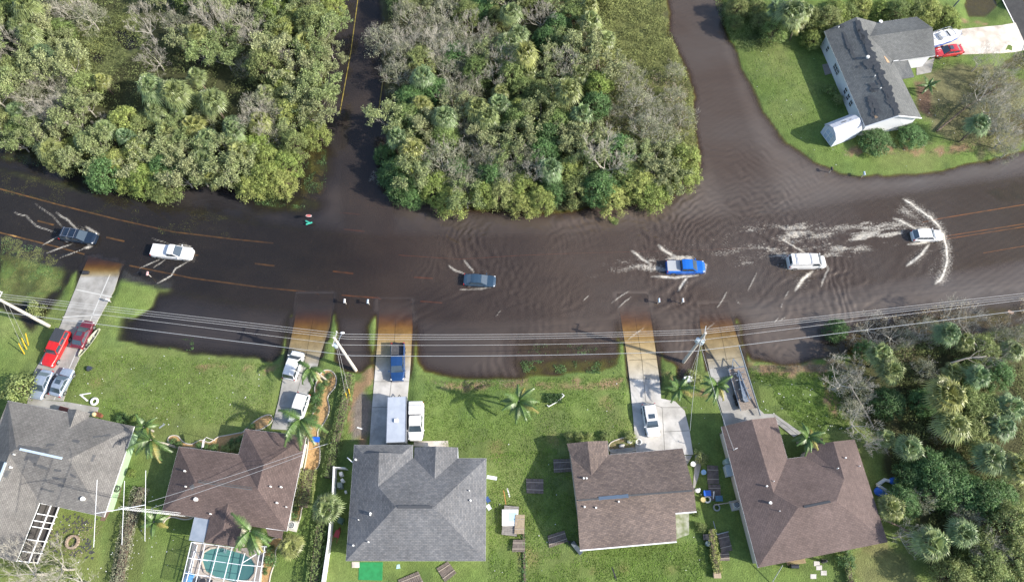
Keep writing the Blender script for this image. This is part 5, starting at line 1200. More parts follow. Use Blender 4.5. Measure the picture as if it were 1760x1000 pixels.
wood('left wood', {'fan': [(50,62),(72,88),(25,45),(40,20),(172,135),(250,135),(345,62),(340,130),(300,182),(366,172),(398,205),(330,205),(176,222),(360,235),(312,158),(275,160),(405,262),(368,292),(352,270,.9),(142,240),(268,195),(215,235),(395,232),(440,212),(20,180),(455,150),(70,250,.9),(520,60,.9),(285,215)],
  'bare': [(248,40,1.25),(372,40,1.3),(130,5,1.2),(262,92,.9),(85,190,1),(440,215,.8),(15,75,.9),(500,100,.9),(185,215,.7),(430,60,.8)],
  'grey': [(70,140),(40,160),(110,170),(100,195),(60,200),(300,40),(340,20),(405,30),(150,25),(85,10),(110,150),(415,110,.9),(470,230),(440,180),(470,190)]})
wood('island wood', {'fan': [(868,72),(905,92),(1020,30),(1030,88),(985,160),(992,197),(862,176),(675,236,1.1),(722,262),(722,130,.9),(762,205),(838,205),(950,292,1.1),(1010,8),(885,20),(725,180,.9),(895,55),(700,250),(860,150),(1040,60),(1000,130,.9),(820,190),(915,120)],
  'grey': [(655,62,1.15),(690,90),(680,120),(720,60),(750,80),(775,60),(812,85),(745,40),(790,120),(775,160),(810,150),(840,60),(760,110),(1095,165,1.1),(1130,190,1.1),(1160,160,.9),(1140,230,1),(1175,195,.9),(1110,215),(1080,130,.9),(800,260),(840,270),(760,275),(870,300),(905,270),(700,25),(1060,190,.8),(1160,120,.7)],
  'bare': [(970,115,1.15),(870,100,.95),(755,75,1),(1042,275,1.2),(812,45,1),(700,70,.9),(850,130,.8),(920,300,.8),(1095,150,.8),(930,25,1)],
  'dark': [(690,320,.9),(705,335,.8),(675,290,.8),(1030,320,.9),(960,40,1),(940,60,.9),(660,262,.7)]})
wood('right thicket', {'fan': [(1534,632),(1524,612,.9),(1622,672,1.1),(1648,735,1.1),(1738,735,1.1),(1710,792,1.1),(1604,930,1.05),(1543,876),(1622,575,.9),(1655,585,.9),(1575,762),(1528,755,.9),(1752,690),(1700,720,.9),(1650,640,.9),(1750,800),(1660,910,.95),(1680,650,.9),(1745,600,.9)],
  'leafy': [(1680,640,.9),(1660,690,1),(1700,700,.9),(1690,600,.8),(1670,740,.8),(1690,930,1),(1740,900,1),(1700,970,1.1),(1750,960,1),(1640,990,.9)],
  'dark': [(1530,690,.7),(1560,860,.8),(1620,830,.9),(1660,840,1),(1690,855,1),(1640,800,.8),(1600,800,.8),(1730,850,.9),(1590,690,.8),(1570,815,.7),(1490,600,.6),(1440,565,.5),(1720,640,.8)],
  'bare': [(1458,652,.95),(1478,725,1.1),(1642,535,.8),(1660,545,.7),(1500,560,.8),(1475,575,.6),(1540,575,.7),(1590,570,.7),(1690,600,.7),(1745,560,.7),(1700,950,1),(1740,930,.9),(1500,760,.7),(1560,920,.7)],
  'grey': [(1480,670,.8),(1460,640,.75),(1470,700,.7),(1600,560,.7),(1560,580,.6),(1725,575,.7),(1760,580,.8),(1660,880,.7),(1670,880,.8),(1720,950,.9),(1620,740,.7),(1590,860,.7)]})
def fill(zone, poly, kinds, step, avoid=1.55, smin=.8, smax=1.05, lim=200):
    R = random.Random(len(poly)*7+int(poly[0][0])); px = [p[0] for p in poly]; py = [p[1] for p in poly]; n = 0
    have = [(o['_px'], o['_py']) for o in WOODS.get(zone, [])]
    for _ in range(4000):
        x = R.uniform(min(px), max(px)); y = R.uniform(min(py), max(py))
        if sdist(np.array([x]), np.array([y]), poly)[0] < 0: continue
        if any((x-a)**2+(y-b)**2 < step*step for a, b in have): continue
        have.append((x, y)); k = R.choices([k for k, w in kinds], [w for k, w in kinds])[0]
        WOODS.setdefault(zone, []).append(plant(k, x, y, R.uniform(smin, smax))); n += 1
        if n >= lim: break
fill('left wood', [(395,255),(545,225),(560,130),(575,20),(590,-30),(440,-30),(470,60),(440,120),(420,200)], [('yellow', 4), ('leafy', 2), ('airy', 6)], 24)
fill('left wood', [(10,225),(40,256),(250,312),(400,314),(495,312),(515,245),(400,270),(300,230),(200,250),(120,235)], [('yellow', 5), ('leafy', 3), ('airy', 4), ('dark', 1)], 25)
fill('left wood', [(-20,100),(130,110),(160,200),(250,200),(380,160),(420,230),(300,250),(120,240),(-20,230)], [('leafy', 2), ('yellow', 2), ('airy', 7), ('grey', 1)], 27)
fill('left wood', [(-20,-30),(110,-30),(110,90),(-20,100)], [('leafy', 3), ('airy', 4), ('dark', 2)], 27)
fill('left wood', [(270,-30),(480,-30),(450,120),(380,110),(290,70)], [('leafy', 2), ('airy', 4), ('grey', 1)], 30)
fill('island wood', [(690,-30),(1030,-30),(1040,110),(1010,240),(860,250),(700,200),(680,60)], [('leafy', 3), ('airy', 5), ('grey', 1), ('dark', 2), ('yellow', 1)], 28)
fill('island wood', [(660,200),(1010,240),(1180,265),(1185,300),(1115,330),(960,348),(790,345),(700,315)], [('leafy', 3), ('yellow', 3), ('airy', 5), ('grey', 1), ('dark', 1)], 26)
fill('right thicket', [(1560,640),(1760,600),(1770,1010),(1660,1000),(1600,820),(1545,700)], [('leafy', 3), ('dark', 4), ('grey', 2), ('bare', 1)], 42, smin=.55, smax=.85)
# trees by the upper right house
wood('upper right yard', {'fan': [(1352,20,1.1),(1385,12,1),(1372,40,.9),(1678,215,1.05),(1340,5,.9)], 'yellow': [(1410,40,.8),(1440,12,.9),(1480,5,.9),(1520,8,.9),(1560,5,.9),(1600,8,.9),(1630,18,.8),(1640,38,.6),(1400,62,.7),(1590,25,.6)], 'leafy': [(1395,28,.9),(1425,28,.8),(1460,18,.8),(1545,15,.8),(1580,12,.8),(1310,30,.8),(1300,5,.8),(1335,48,.7),(1268,10,.7),(1265,35,.5)],
  'bare': [(1700,155,1.2),(1722,195,1.1),(1735,110,1),(1690,100,.9),(1735,230,.8)], 'grey': [(1710,130,.8),(1740,160,.9),(1700,185,.8),(1735,258,.8),(1720,215,.8),(1670,175,.6),(1750,200,.9)]})
# lower left corner
wood('lower left yard', {'bare': [(85,975,1.3),(30,985,1.2),(120,1000,1)]})
# labels for the woods: kind + where it stands in its wood
def label_woods():
    cols = ['far left part', 'left part', 'left of centre', 'centre', 'right of centre', 'right part', 'far right part']; rows = ['top row', 'upper row', 'middle row', 'lower row', 'bottom row']
    tail = {'left wood': 'of upper left wood', 'island wood': 'of central upper wood', 'right thicket': 'of lower right thicket', 'upper right yard': 'by upper right house', 'lower left yard': 'at lower left corner'}
    grp = {'left wood': 'trees of the upper left wood', 'island wood': 'trees of the wood between the side roads', 'right thicket': 'trees of the lower right thicket', 'upper right yard': 'trees around the upper right house', 'lower left yard': 'bare trees at the lower left'}
    order = ['first', 'second', 'third', 'fourth', 'fifth', 'sixth', 'seventh', 'eighth', 'ninth', 'tenth', 'eleventh', 'twelfth', 'thirteenth', 'fourteenth', 'fifteenth', 'sixteenth', 'seventeenth', 'eighteenth', 'nineteenth', 'twentieth']
    for zone, l in WOODS.items():
        ys = sorted(o['_py'] for o in l); nr = 5 if len(l) > 50 else 4 if len(l) > 20 else 2 if len(l) > 6 else 1
        cells = {}
        for o in l:
            ri = min(nr-1, int(nr*(ys.index(o['_py']))/len(ys))); cells.setdefault((o['_k'], ri), []).append(o)
        rn = {5: ['along the top', 'in the upper part', 'across the middle', 'in the lower part', 'along the bottom edge'], 4: ['along the top', 'in the upper half', 'in the lower half', 'along the bottom'], 2: ['in the upper half', 'in the lower half'], 1: ['low down']}[nr]
        for (k, ri), os_ in cells.items():
            os_.sort(key=lambda o: o['_px'])
            for i, o in enumerate(os_):
                o['label'] = ('%s, %s from left %s %s' % (LOOK[k], order[min(i, 19)], rn[ri], tail[zone])) if len(os_) > 1 else '%s, only one %s %s' % (LOOK[k], rn[ri], tail[zone])
                o['group'] = grp[zone]
label_woods()
# garden palms, round shrubs, hedges
plant('fan', 561, 870, 1.05, 'bushy fan palm standing over the hedge beside the white fence', var=1, hz_=4.0)
plant('fan', 497, 938, .8, 'low bushy palm by the air conditioner behind the brown pool house', var=2, hz_=1.8, sz=.5)
plant('dark', 1508, 238, .88, 'round dark green bush nearest the white garden shed', group='round bushes by the upper right house', cat='bush', hz_=1.8, sz=.55)
plant('dark', 1572, 229, .8, 'round dark green bush at the gable corner, farther from the shed', group='round bushes by the upper right house', cat='bush', hz_=1.8, sz=.55)
plant('shrub', 1427, 155, .8, 'small bushy shrub against the pale blue wall of the upper right house'); plant('shrub', 1440, 170, .7, 'second small shrub lower along the pale blue wall')
plant('shrub', 30, 668, 1.7, 'light green bushy palm shrub left of the grey house driveway', hz_=1.6)
plant('darkshrub', 209, 720, .7, 'dark round shrub by the right front corner of the grey house'); plant('yellow', 222, 812, .22, 'small yellow leaved shrub against the pale green wall', cat='shrub', hz_=1)
plant('darkshrub', 1455, 960, .9, 'dark shrub under the lower eave of the red brown house')
plant('shrub', 1193, 648, .8, 'small shrub by the white utility box'); plant('shrub', 60, 530, .9, 'small leafy shrub at the edge of the left swale')
def feather(px, py, seed, trunk, nf, L, label, wind=None, sag=.9, lean=None, base=None, name='feather_palm', s=1):
    b, y, t = make_feather_palm(seed, trunk, nf, L, wind, sag); z0 = .45; p = G(px, py, z0+trunk)
    r = thing(name, label, 'palm tree', (p.x, p.y, max(hz(p.x, p.y), 0)))
    if base is not None:   # leaning trunk from a base pixel
        q = GH(*base); r.location = q; off = (p.x-q.x, p.y-q.y); f = lambda v: (v[0]+off[0]*min(1, max(0, v[2])/trunk), v[1]+off[1]*min(1, max(0, v[2])/trunk), v[2])
        for m in (b, y, t): m.v = [f(v) for v in m.v]
    b.build('crown', cocoL, r, attr=True)
    if y.v: y.build('yellow_frond', palmY, r, attr=True)
    t.build('trunk', barkG, r, attr=True); return r
WD = Vector((.3, -.95, 0))
feather(892, 690, 1, 4.2, 13, 2.9, 'wind swept feather palm alone on the lawn right of the white pickup', Vector((.1, -.2, 0)), 1.3)
feather(517, 722, 2, 5.2, 9, 4.0, 'tall coconut palm with drooping fronds over the white suv', Vector((.15, -.9, 0)), 1.5)
feather(432, 913, 3, 4.6, 9, 3.4, 'coconut palm with drooping fronds beside the pool cage', Vector((.1, -.9, 0)), 1.5)
feather(533, 633, 4, 4.2, 8, 2.6, 'thin coconut palm leaning left from the driveway flower bed', Vector((.2, -.9, 0)), 1.6, base=(563, 654))
feather(262, 757, 5, 4.6, 11, 3.0, 'feather palm with yellowing fronds leaning over the side lawn', Vector((-.2, -.6, 0)), 1.4, base=(303, 768))
feather(250, 735, 6, 2.2, 9, 2.0, 'short feather palm at the front corner of the grey house', None, 1.2)
feather(1232, 662, 7, 3.0, 11, 2.6, 'feather palm blown toward the utility trailer', Vector((-.2, -.3, 0)), 1.3, base=(1212, 676))
feather(1168, 668, 8, 2.0, 9, 2.3, 'young feather palm with one yellow frond by the curved driveway', None, 1.1)
feather(1388, 752, 9, 3.6, 12, 2.4, 'green feather palm filling the entry corner of the red brown house', Vector((0, -.3, 0)), 1.3)
feather(1594, 150, 10, 1.6, 11, 1.9, 'small green palm in the bare bed of the upper right house', None, 1.1)
feather(268, 897, 11, 1.8, 9, 2.3, 'low feather palm under the antenna mast', None, 1.2)
# fallen branches
def log(name, label, a, b_, r0, r1, m, cat, za=.3, zb=.3, bend=.3, twigs=0, zt=0):
    A = GH(*a)+Vector((0, 0, za)); B = G(b_[0], b_[1], A.z+zb); R = random.Random(int(a[0])); M_ = (A+B)/2+Vector((R.uniform(-bend, bend), R.uniform(-bend, bend), bend*.5)); r = thing(name, label, cat, tuple(A)); t = MB(); t.tube([A, A.lerp(M_, .5), M_, B], [r0, r0*.9, (r0+r1)/2, r1], 7)
    for i in range(twigs):
        q = M_.lerp(B, R.uniform(0, 1)); tips = []; branch(t, q, ((B-A).normalized()+rdir(R)*.8).normalized(), R.uniform(1.2, 2.4), .05, R, 3, tips)
    t.build('limb', m, r, world=True, attr=False)
log('fallen_tree', 'long grey fallen trunk lying across the upper right yard', (1608,228), (1715,150), .17, .08, barkB, 'fallen tree', .3, .8, .6, 14)
log('fallen_tree', 'dark fallen trunk leaning from the red brown roof into the thicket', (1572,922), (1512,890), .14, .1, barkB, 'fallen tree', .4, 1.5, .3, 0)
log('fallen_branch', 'forked pale branch lying in the thicket below the power lines', (1610,635), (1695,612), .14, .08, barkG, 'fallen branch', 2.5, 1.5, .6, 6)
log('fallen_branch', 'bent branch across the top of the thicket under the wires', (1660,618), (1668,580), .12, .06, barkG, 'fallen branch', 3, 1, .3, 4)
log('fallen_branch', 'leaning pale trunk below the bare tree of the thicket', (1500,735), (1460,660), .12, .06, barkG, 'fallen branch', .3, 3, .4, 0)
def hedge(label, pts, w, h, m, seed, dens=150, ls=.19, box=True):
    q = P(pts, .4); R = random.Random(seed); r = thing('hedge', label, 'hedge', (q[0][0], q[0][1], .5)); b = MB(); s = MB()
    for i in range(len(q)-1):
        a = Vector(q[i]); c = Vector(q[i+1]); L = (c-a).length; d = (c-a).normalized(); n = Vector((-d.y, d.x, 0))
        for k in range(int(L*w*dens)):
            u = R.uniform(0, L); v = R.uniform(-w/2, w/2); wb = .25*(vnoise(np.array([u*1.0]), np.array([i*3.3]), .8, seed)[0]-.5); hh = h*(.8+.35*vnoise(np.array([u+i*9.]), np.array([v]), .6, seed+1)[0])
            edge = abs(v)/(w/2); z = hh*(1-.25*edge**4)
            if R.random() < .4: z *= R.uniform(.1, 1); v = math.copysign(w/2+wb, v)
            nn = (Vector((0, 0, 1))*(1-edge*.5)+n*math.copysign(edge, v)*.5+rdir(R)*.8).normalized()
            leaf(b, Vector((a.x+d.x*u+n.x*v, a.y+d.y*u+n.y*v, .45+z)), nn, ls, R, min(1, max(0, vnoise(np.array([u*2.]), np.array([v*2+i]), .7, seed+5)[0]+R.uniform(-.3, .3))))
        s.bar(Vector((a.x, a.y, .45+h*.3)), Vector((c.x, c.y, .45+h*.3)), w*.55, h*.5)
    b.build('foliage', m, r, world=True, attr=True); s.build('inner_branches', barkB, r, world=True)
hedge('long green hedge between the palm lined drive and the trailer driveway', [(601,645),(596,680),(588,720),(576,770),(566,822)], 1.6, 1.4, leafA, 1)
hedge('dark green hedge running down beside the white fence', [(556,880),(550,930),(540,1010)], 1.7, 1.5, leafA, 2)
hedge('clipped rectangular hedge against the right side of the brown pool house', [(533,808),(522,872)], 2.1, 1.3, leafA, 3)
hedge('straggly brown and green vine row between the two left backyards', [(247,838),(232,880),(218,930),(206,1010)], 1.7, 1.0, leafG, 4, 110)
hedge('overgrown vine fence line between the two right brown houses', [(1221,910),(1225,950),(1232,985)], 1.0, 1.2, leafB, 5)
hedge('narrow green hedge below the lower eave of the red brown house', [(1452,960),(1462,1010)], 1.0, 1.1, leafA, 6)
hedge('weedy strip below the stacked fence panels', [(900,905),(902,1010)], .5, .5, leafC, 7, 90)
# undergrowth and weeds nobody could count
def scatter(name, polys, n, zlo, zhi, ls, m, seed, label=None, clump=3.0, thr=.35, asp=.5, flat=False):
    R = random.Random(seed); b = MB(); RA = np.random.RandomState(seed)
    for poly, w in polys:
        q = P(poly, .2); xs = [p[0] for p in q]; ys = [p[1] for p in q]; N_ = int(n*w); x = RA.uniform(min(xs), max(xs), N_); y = RA.uniform(min(ys), max(ys), N_)
        ok = (sdist(x, y, q) > 0) & (fbm(x, y, clump, seed, 3) > thr); x = x[ok]; y = y[ok]; h = bil(TZ, TX, TY, x, y); tone = fbm(x, y, 1.1, seed+9, 3); hh = fbm(x, y, 1.4, seed+4, 2)
        for i in range(len(x)):
            base = max(h[i], -.05) if flat else max(h[i], -.2)
            z = base+zlo+(zhi-zlo)*R.random()*(.35+hh[i]); nn = rdir(R, 1.2) if not flat else (Vector((0, 0, 1))+rdir(R)*.12).normalized()
            leaf(b, Vector((x[i], y[i], z)), nn, ls, R, min(1, max(0, (tone[i]-.5)*2.2+.5+R.uniform(-.25, .25))), asp)
    o = b.build(name, m, attr=True); tag(o, label, None, None, 'stuff'); return o
undg = mat('undergrowth_leaf', (.13, .155, .06), .8, spec=.1, attr='lv', aamt=.5); marsh = mat('marsh_leaf', (.17, .19, .065), .7, spec=.2, attr='lv', aamt=.45); dryl = mat('dry_leaf', (.25, .21, .14), .9, spec=.1, attr='lv', aamt=.5)
scatter('undergrowth', [([(0,-20),(585,-20),(560,150),(530,240),(500,320),(400,325),(250,312),(0,235)], 1)], 60000, 0, 1.5, .26, undg, 1, 'tangled undergrowth covering the floor of the upper left wood', thr=.42)
scatter('undergrowth', [([(680,-20),(1050,-20),(1040,110),(1190,280),(1190,330),(950,358),(800,350),(710,315),(672,240)], 1)], 60000, 0, 1.8, .26, undg, 2, 'tangled undergrowth covering the floor of the wood between the side roads', thr=.40)
scatter('undergrowth', [([(1480,610),(1760,560),(1760,1010),(1640,1010),(1560,900),(1520,760),(1470,700)], 1)], 60000, 0, 1.3, .22, undg, 3, 'dark tangled undergrowth of the thicket at lower right', thr=.40)
scatter('marsh_plants', [([(1005,-30),(1138,-30),(1152,60),(1190,160),(1200,290),(1150,330),(1060,310),(1030,210),(1040,110)], 1)], 60000, 0, 1.5, .22, marsh, 4, 'pale green marsh bushes on the bank right of the island wood', clump=2, thr=.36)
scatter('marsh_grass', [([(110,50),(220,20),(240,60),(180,90),(150,140),(110,110)], 1)], 9000, 0, .5, .22, marsh, 5, 'grey green marsh grass in the clearing of the upper left wood', thr=.3)
scatter('dry_brush', [([(1010,100),(1190,140),(1190,300),(1050,270)], 1)], 14000, .5, 1.7, .20, dryl, 6, 'dry grey brush on the right bank of the island wood', thr=.5)
scatter('bank_weeds', [([(1222,-20),(1300,-20),(1330,60),(1330,90),(1270,90),(1240,40)], 1)], 12000, 0, .7, .2, leafA, 7, 'tall weeds on the bank above the upper right lawn', thr=.38)
scatter('brush_edge', [([(1440,560),(1640,520),(1760,510),(1760,610),(1560,640),(1470,620)], 1)], 22000, -.05, 1.0, .18, dryl, 8, 'grey dead brush at the flooded edge of the thicket', thr=.52)
scatter('yard_brush', [([(1600,105),(1760,90),(1760,262),(1690,262),(1590,240)], 1)], 16000, 0, .9, .18, marsh, 9, 'storm litter and brush over the upper right side yard', thr=.5)
scatter('floating_leaves', [([(0,290),(220,330),(480,345),(520,360),(430,410),(260,400),(100,350),(0,330)], 1), ([(520,245),(562,255),(565,320),(540,345),(515,335)], .5), ([(600,300),(680,320),(680,360),(600,350)], .25), ([(0,400),(110,440),(105,500),(0,500)], .7)], 15000, .01, .03, .14, marsh, 10, 'leaves and weed floating on the flood at left', clump=2.2, thr=.50, flat=True)
scatter('water_grass', [([(892,618),(1056,620),(1058,642),(900,640)], 1), ([(890,588),(1040,594),(1040,610),(890,606)], .35), ([(285,582),(332,580),(332,602),(290,600)], .6), ([(520,250),(560,255),(562,318),(540,335),(522,325)], .8), ([(430,335),(545,340),(540,360),(440,352)], .5), ([(0,262),(240,305),(230,325),(0,272)], .8), ([(0,410),(70,425),(110,455),(104,500),(0,515)], .8)], 5200, -.02, .3, .15, leafC, 11, 'grass tops poking through the shallow flood water', clump=1.6, thr=.5)
scatter('leaf_litter', [([(1430,640),(1480,620),(1530,780),(1480,760),(1440,700)], 1), ([(740,655),(900,650),(900,665),(760,668)], .3), ([(1290,628),(1450,625),(1450,636),(1295,640)], .5), ([(1440,255),(1690,240),(1690,262),(1450,270)], .7), ([(90,870),(180,900),(150,960),(80,940)], .35)], 6000, .0, .08, .12, dryl, 12, 'dead leaves strewn over the lawns', clump=1.2, thr=.48)
scatter('torn_shingles', [([(75,868),(178,895),(165,960),(90,950)], 1)], 420, .02, .08, .42, mat('torn_shingle', (.06, .06, .065), .9), 13, 'torn roof shingles strewn on the backyard grass of the grey house', clump=2, thr=.45, flat=True, asp=.4)
scatter('lawn_grass', [([(110,600),(470,625),(470,720),(250,740),(60,640)], 1), ([(730,655),(1075,645),(1090,770),(850,790),(730,760)], 1), ([(840,780),(985,770),(1000,1010),(840,1010)], .8), ([(1290,640),(1450,640),(1470,740),(1380,740)], .8), ([(1240,50),(1480,60),(1440,280),(1330,200)], .8), ([(1000,945),(1220,930),(1230,1010),(1000,1010)], .5)], 14000, 0, .10, .16, mat('grass_blade', (.115, .185, .036), .8, spec=.1, attr='lv', aamt=.35), 14, 'uneven mown grass of the lawns', clump=2.5, thr=.35)
for i, (x, y, s) in enumerate(((1048,382,.35), (1066,379,.45))): pass
plant('shrub', 1056, 379, .5, 'green leafy branch floating just off the island wood'); plant('shrub', 285, 335, .75, 'small green bush standing in water below the left wood'); plant('bare', 645, 305, .35, 'broken pale branch floating at the mouth of the side road', hz_=.4, sz=.3, cat='branch')
plant('bare', 1398, 405, .2, 'scrap of branch floating above the white cargo van', hz_=.3, sz=.4, cat='branch')
for o in list(COL.objects):
    for k in ('_k', '_px', '_py', '_s'):
        if k in o: del o[k]
# ---------------------------------------------------------------- poles and wires
polew = mat('pale_concrete_pole', (.58, .55, .50), .85, col2=(.46, .43, .39), ns=2); wirem = mat('aluminium_wire', (.5, .5, .5), .6); wired = mat('cable_grey', (.38, .40, .42), .6); xfm = mat('transformer_grey', (.42, .50, .56), .45)
def pole(label, base, top, zt, tr=None, arms=(0,), lamp=None, zb=None):
    B = GH(*base); T = G(top[0], top[1], zt); r = thing('utility_pole', label, 'utility pole', tuple(B), group='utility poles along the street'); b = MB(); b.tube([B-Vector((0, 0, .4)), T], [.26, .17], 10); b.build('pole_shaft', polew, r, world=True)
    d = (T-B).normalized()
    b = MB(); ins = MB()
    c = T-d*.4; b.bar(c+Vector((-.2, -1.0, 0)), c+Vector((.2, 1.0, 0)), .10, .12); b.build('crossarm', mat('crossarm_grey', (.4, .4, .4), .7), r, world=True)
    for t in (-.9, 0, .9): q = MB(); p = c+Vector((.18*t, t, .06)); q.cyl(p+Vector((0, 0, .17)), .07, .3, 8, r2=.05); q.build('insulator', white, r, world=True)
    if tr:
        for k in range(tr):
            q = MB(); p = B.lerp(T, .80-.06*k)+Vector((-.42 if k % 2 == 0 else .35, -.1, 0)); q.cyl(p, .28, .85, 14); q.cyl(p+Vector((0, 0, .5)), .05, .25, 8); q.build('transformer', xfm, r, world=True)
    if lamp:
        q = MB(); p = B.lerp(T, .83); e = G(lamp[0], lamp[1], p.z+.5); q.tube([p, p.lerp(e, .5)+Vector((0, 0, .25)), e], .05, 8); q.build('lamp_arm', chrome, r, world=True); q = MB(); q.sphere(e, .2, 10, 6, (1.5, .9, .5)); q.build('lamp_head', white, r, world=True)
    return B, T
p2 = pole('concrete utility pole with street lamp left of the trailer driveway', (612,637), (574,580), 11.2, 1, lamp=(588.5,572))
p3 = pole('concrete utility pole with two transformers between the right driveways', (1173,624), (1213,572), 10.6, 2)
p1 = pole('concrete utility pole rising from the left lawn out of frame', (84,560), (-6,512), 12.0, 0)
X0 = (-560,470); X4 = (1950,478)
def wires():
    A = p1[1]; Bp = p2[1]; Cp = p3[1]; D = Cp+(Cp-Bp)*1.05
    # far right pole outside the picture: through the wires' pixels at the right border
    hts = [(0.35, -.9, 'top'), (.25, 0, 'second'), (.35, .9, 'third')]
    lines = [('power_line', 'uppermost of the four pale conductors between the poles', .98, .35, 11.5, (1760,503), (0,504), .018, wirem),
             ('power_line', 'second pale conductor from the top between the poles', .5, .3, 11.4, (1760,508), (0,508.5), .018, wirem),
             ('power_line', 'third pale conductor from the top between the poles', 0, .3, 11.3, (1760,513.5), (0,513), .018, wirem),
             ('neutral_wire', 'lowest of the four pale wires, set apart below the other three', None, None, 9.2, (1760,531), (0,522), .018, wirem),
             ('telephone_cable', 'grey telephone cable hanging lowest and closest to the lawns', None, None, 6.8, (1760,560), (0,545), .03, wired)]
    px2 = [(595,574), (597,578.5), (598,582.5), (590,592.5), (604,611)]; px3 = [(1212,566), (1212,569.5), (1212,573), (1206,584), (1196,603)]
    pxm = [(880,574.5), (880,578.5), (880,582.5), (880,592.5), (880,611)]
    zs = [11.4, 11.2, 11.2, 9.2, 6.9]; zr = [11.4, 11.2, 11.2, 9.2, 6.9]
    xr = [(1760,504), (1760,508), (1760,514.5), (1760,531.5), (1760,531.5)]; xl = [(0,505), (0,509), (0,513), (0,519), (0,536)]
    xr[4] = (1760,533); xr[3] = (1760,515); xr[2] = (1760,511.5); 
    for i, (nm, lab, a_, b_, z_, c_, d_, r_, m_) in enumerate(lines):
        z = zs[i]; pts = [G(xl[i][0], xl[i][1], z), G(*px2[i], z), G(*px3[i], z), G(xr[i][0], xr[i][1], z)]
        e0 = pts[0]+(pts[0]-pts[1])*1.2; e1 = pts[3]+(pts[3]-pts[2])*.8; chain = [e0, pts[0], pts[1], pts[2], pts[3], e1]; path = []
        for k in range(len(chain)-1):
            a, b2 = chain[k], chain[k+1]; sag = .9 if k == 2 else 0
            for t in range(14): u = t/14; path.append(a.lerp(b2, u)-Vector((0, 0, 4*sag*u*(1-u))))
        path.append(chain[-1]); b = MB(); b.tube(path, r_, 5); o = b.build(nm, m_); tag(o, lab, 'wire', 'wires strung between the utility poles')
wires()
yel = mat('yellow_guy_guard', (.65, .42, .03), .5)
def stick(name, label, cat, a, b_, za, zb, r, m, group=None, n=8, part=None):
    A = G(a[0], a[1], za); B = G(b_[0], b_[1], zb); b = MB(); b.tube([A, B], r, n)
    o = b.build(name, m); return tag(o, label, cat, group)
gy = 'yellow guy wire guards'
stick('guy_guard', 'lowest yellow guy wire guard on the left lawn', 'guy guard', (42,608), (32,590), .5, 2.3, .07, yel, gy); stick('guy_guard', 'middle yellow guy wire guard on the left lawn', 'guy guard', (46,600), (37,581), .5, 2.3, .07, yel, gy); stick('guy_guard', 'highest yellow guy wire guard on the left lawn', 'guy guard', (49,593), (44,573), .5, 2.3, .07, yel, gy)
stick('guy_guard', 'yellow guy wire guard left one in the hedge by the trailer driveway', 'guy guard', (598,692), (594,675), .5, 2.3, .07, yel, gy); stick('guy_guard', 'yellow guy wire guard right one in the hedge by the trailer driveway', 'guy guard', (603,687), (599,668), .5, 2.3, .07, yel, gy)
gw = 'guy wires of the utility poles'
T2 = p2[1]; T3 = p3[1]; T1 = p1[1]
def gwire(label, A, bpx, r=.02, m=wirem, name='guy_wire'):
    B = G(bpx[0], bpx[1], .6); b = MB(); b.tube([A, B], .014, 5); tag(b.build(name, m), label, 'wire', gw)
gwire('left guy wire from the street lamp pole down to the hedge', p2[0].lerp(T2, .95), (596,690)); gwire('right guy wire from the street lamp pole down to the hedge', p2[0].lerp(T2, .88), (602,684)); gwire('guy wire from the transformer pole to the ground beside the white utility box', p3[0].lerp(T3, .95), (1182,652)); gwire('second guy wire close beside it on the transformer pole', p3[0].lerp(T3, .85), (1188,655)); gwire('upper guy wire on the far left lawn', p1[0].lerp(T1, .9), (40,600)); gwire('lower guy wire on the far left lawn', p1[0].lerp(T1, .8), (46,592))
def sw(label, a, za, b_, zb, m=wired, r=.02):
    A = G(a[0], a[1], za); B = G(b_[0], b_[1], zb); path = [A.lerp(B, t/10)-Vector((0, 0, 3*(t/10)*(1-t/10)*.6)) for t in range(11)]; b = MB(); b.tube(path, r, 5); tag(b.build('service_wire', m), label, 'wire', 'house service wires')
sw('upper service wire crossing the brown pool house roof', (553,765), 6.5, (255,862), 6.2); sw('lower service wire crossing the brown pool house roof', (530,778), 6.5, (260,873), 6.0); sw('service wire from the transformer pole to the red brown roof', (1203,588), 8.5, (1261,772), 4.6, wired, .018); sw('service wire dropping from the transformer pole across the side lawn', (1203,588), 8.5, (1186,740), 3.4, wired, .018)
# ---------------------------------------------------------------- ham radio mast
def mast():
    B = G(331,886,.5); T = G(206,872,15.5); r = thing('antenna_mast', 'tall lattice radio mast with three long aerial rods beside the brown pool house', 'antenna', tuple(B)); d = (T-B).normalized(); x = d.cross(Vector((0, 1, 0))).normalized(); y = x.cross(d); L = (T-B).length; b = MB()
    cs = [(x*cos(2*pi*k/3)+y*sin(2*pi*k/3))*.22 for k in range(3)]
    for c in cs: b.tube([B+c, T+c*.7], .022, 5)
    n = 34
    for i in range(n):
        for k in range(3): b.tube([B.lerp(T, i/n)+cs[k], B.lerp(T, (i+1)/n)+cs[(k+1) % 3]], .010, 3, cap=False)
    b.build('lattice_tower', mat('galvanised_white', (.68, .70, .72), .5), r, world=True); z = 15.5
    b = MB(); b.tube([G(163,882,z), G(250,867,z)], .045, 6); b.build('boom', mat('galvanised_white', (0, 0, 0)), r, world=True)
    for a, c in (((167,824),(161,940)), ((214,826),(209.5,936)), ((250.5,808),(249,929))): b = MB(); b.tube([G(*a, z), G(*c, z)], .032, 6); b.build('aerial_rod', mat('galvanised_white', (0, 0, 0)), r, world=True)
mast()
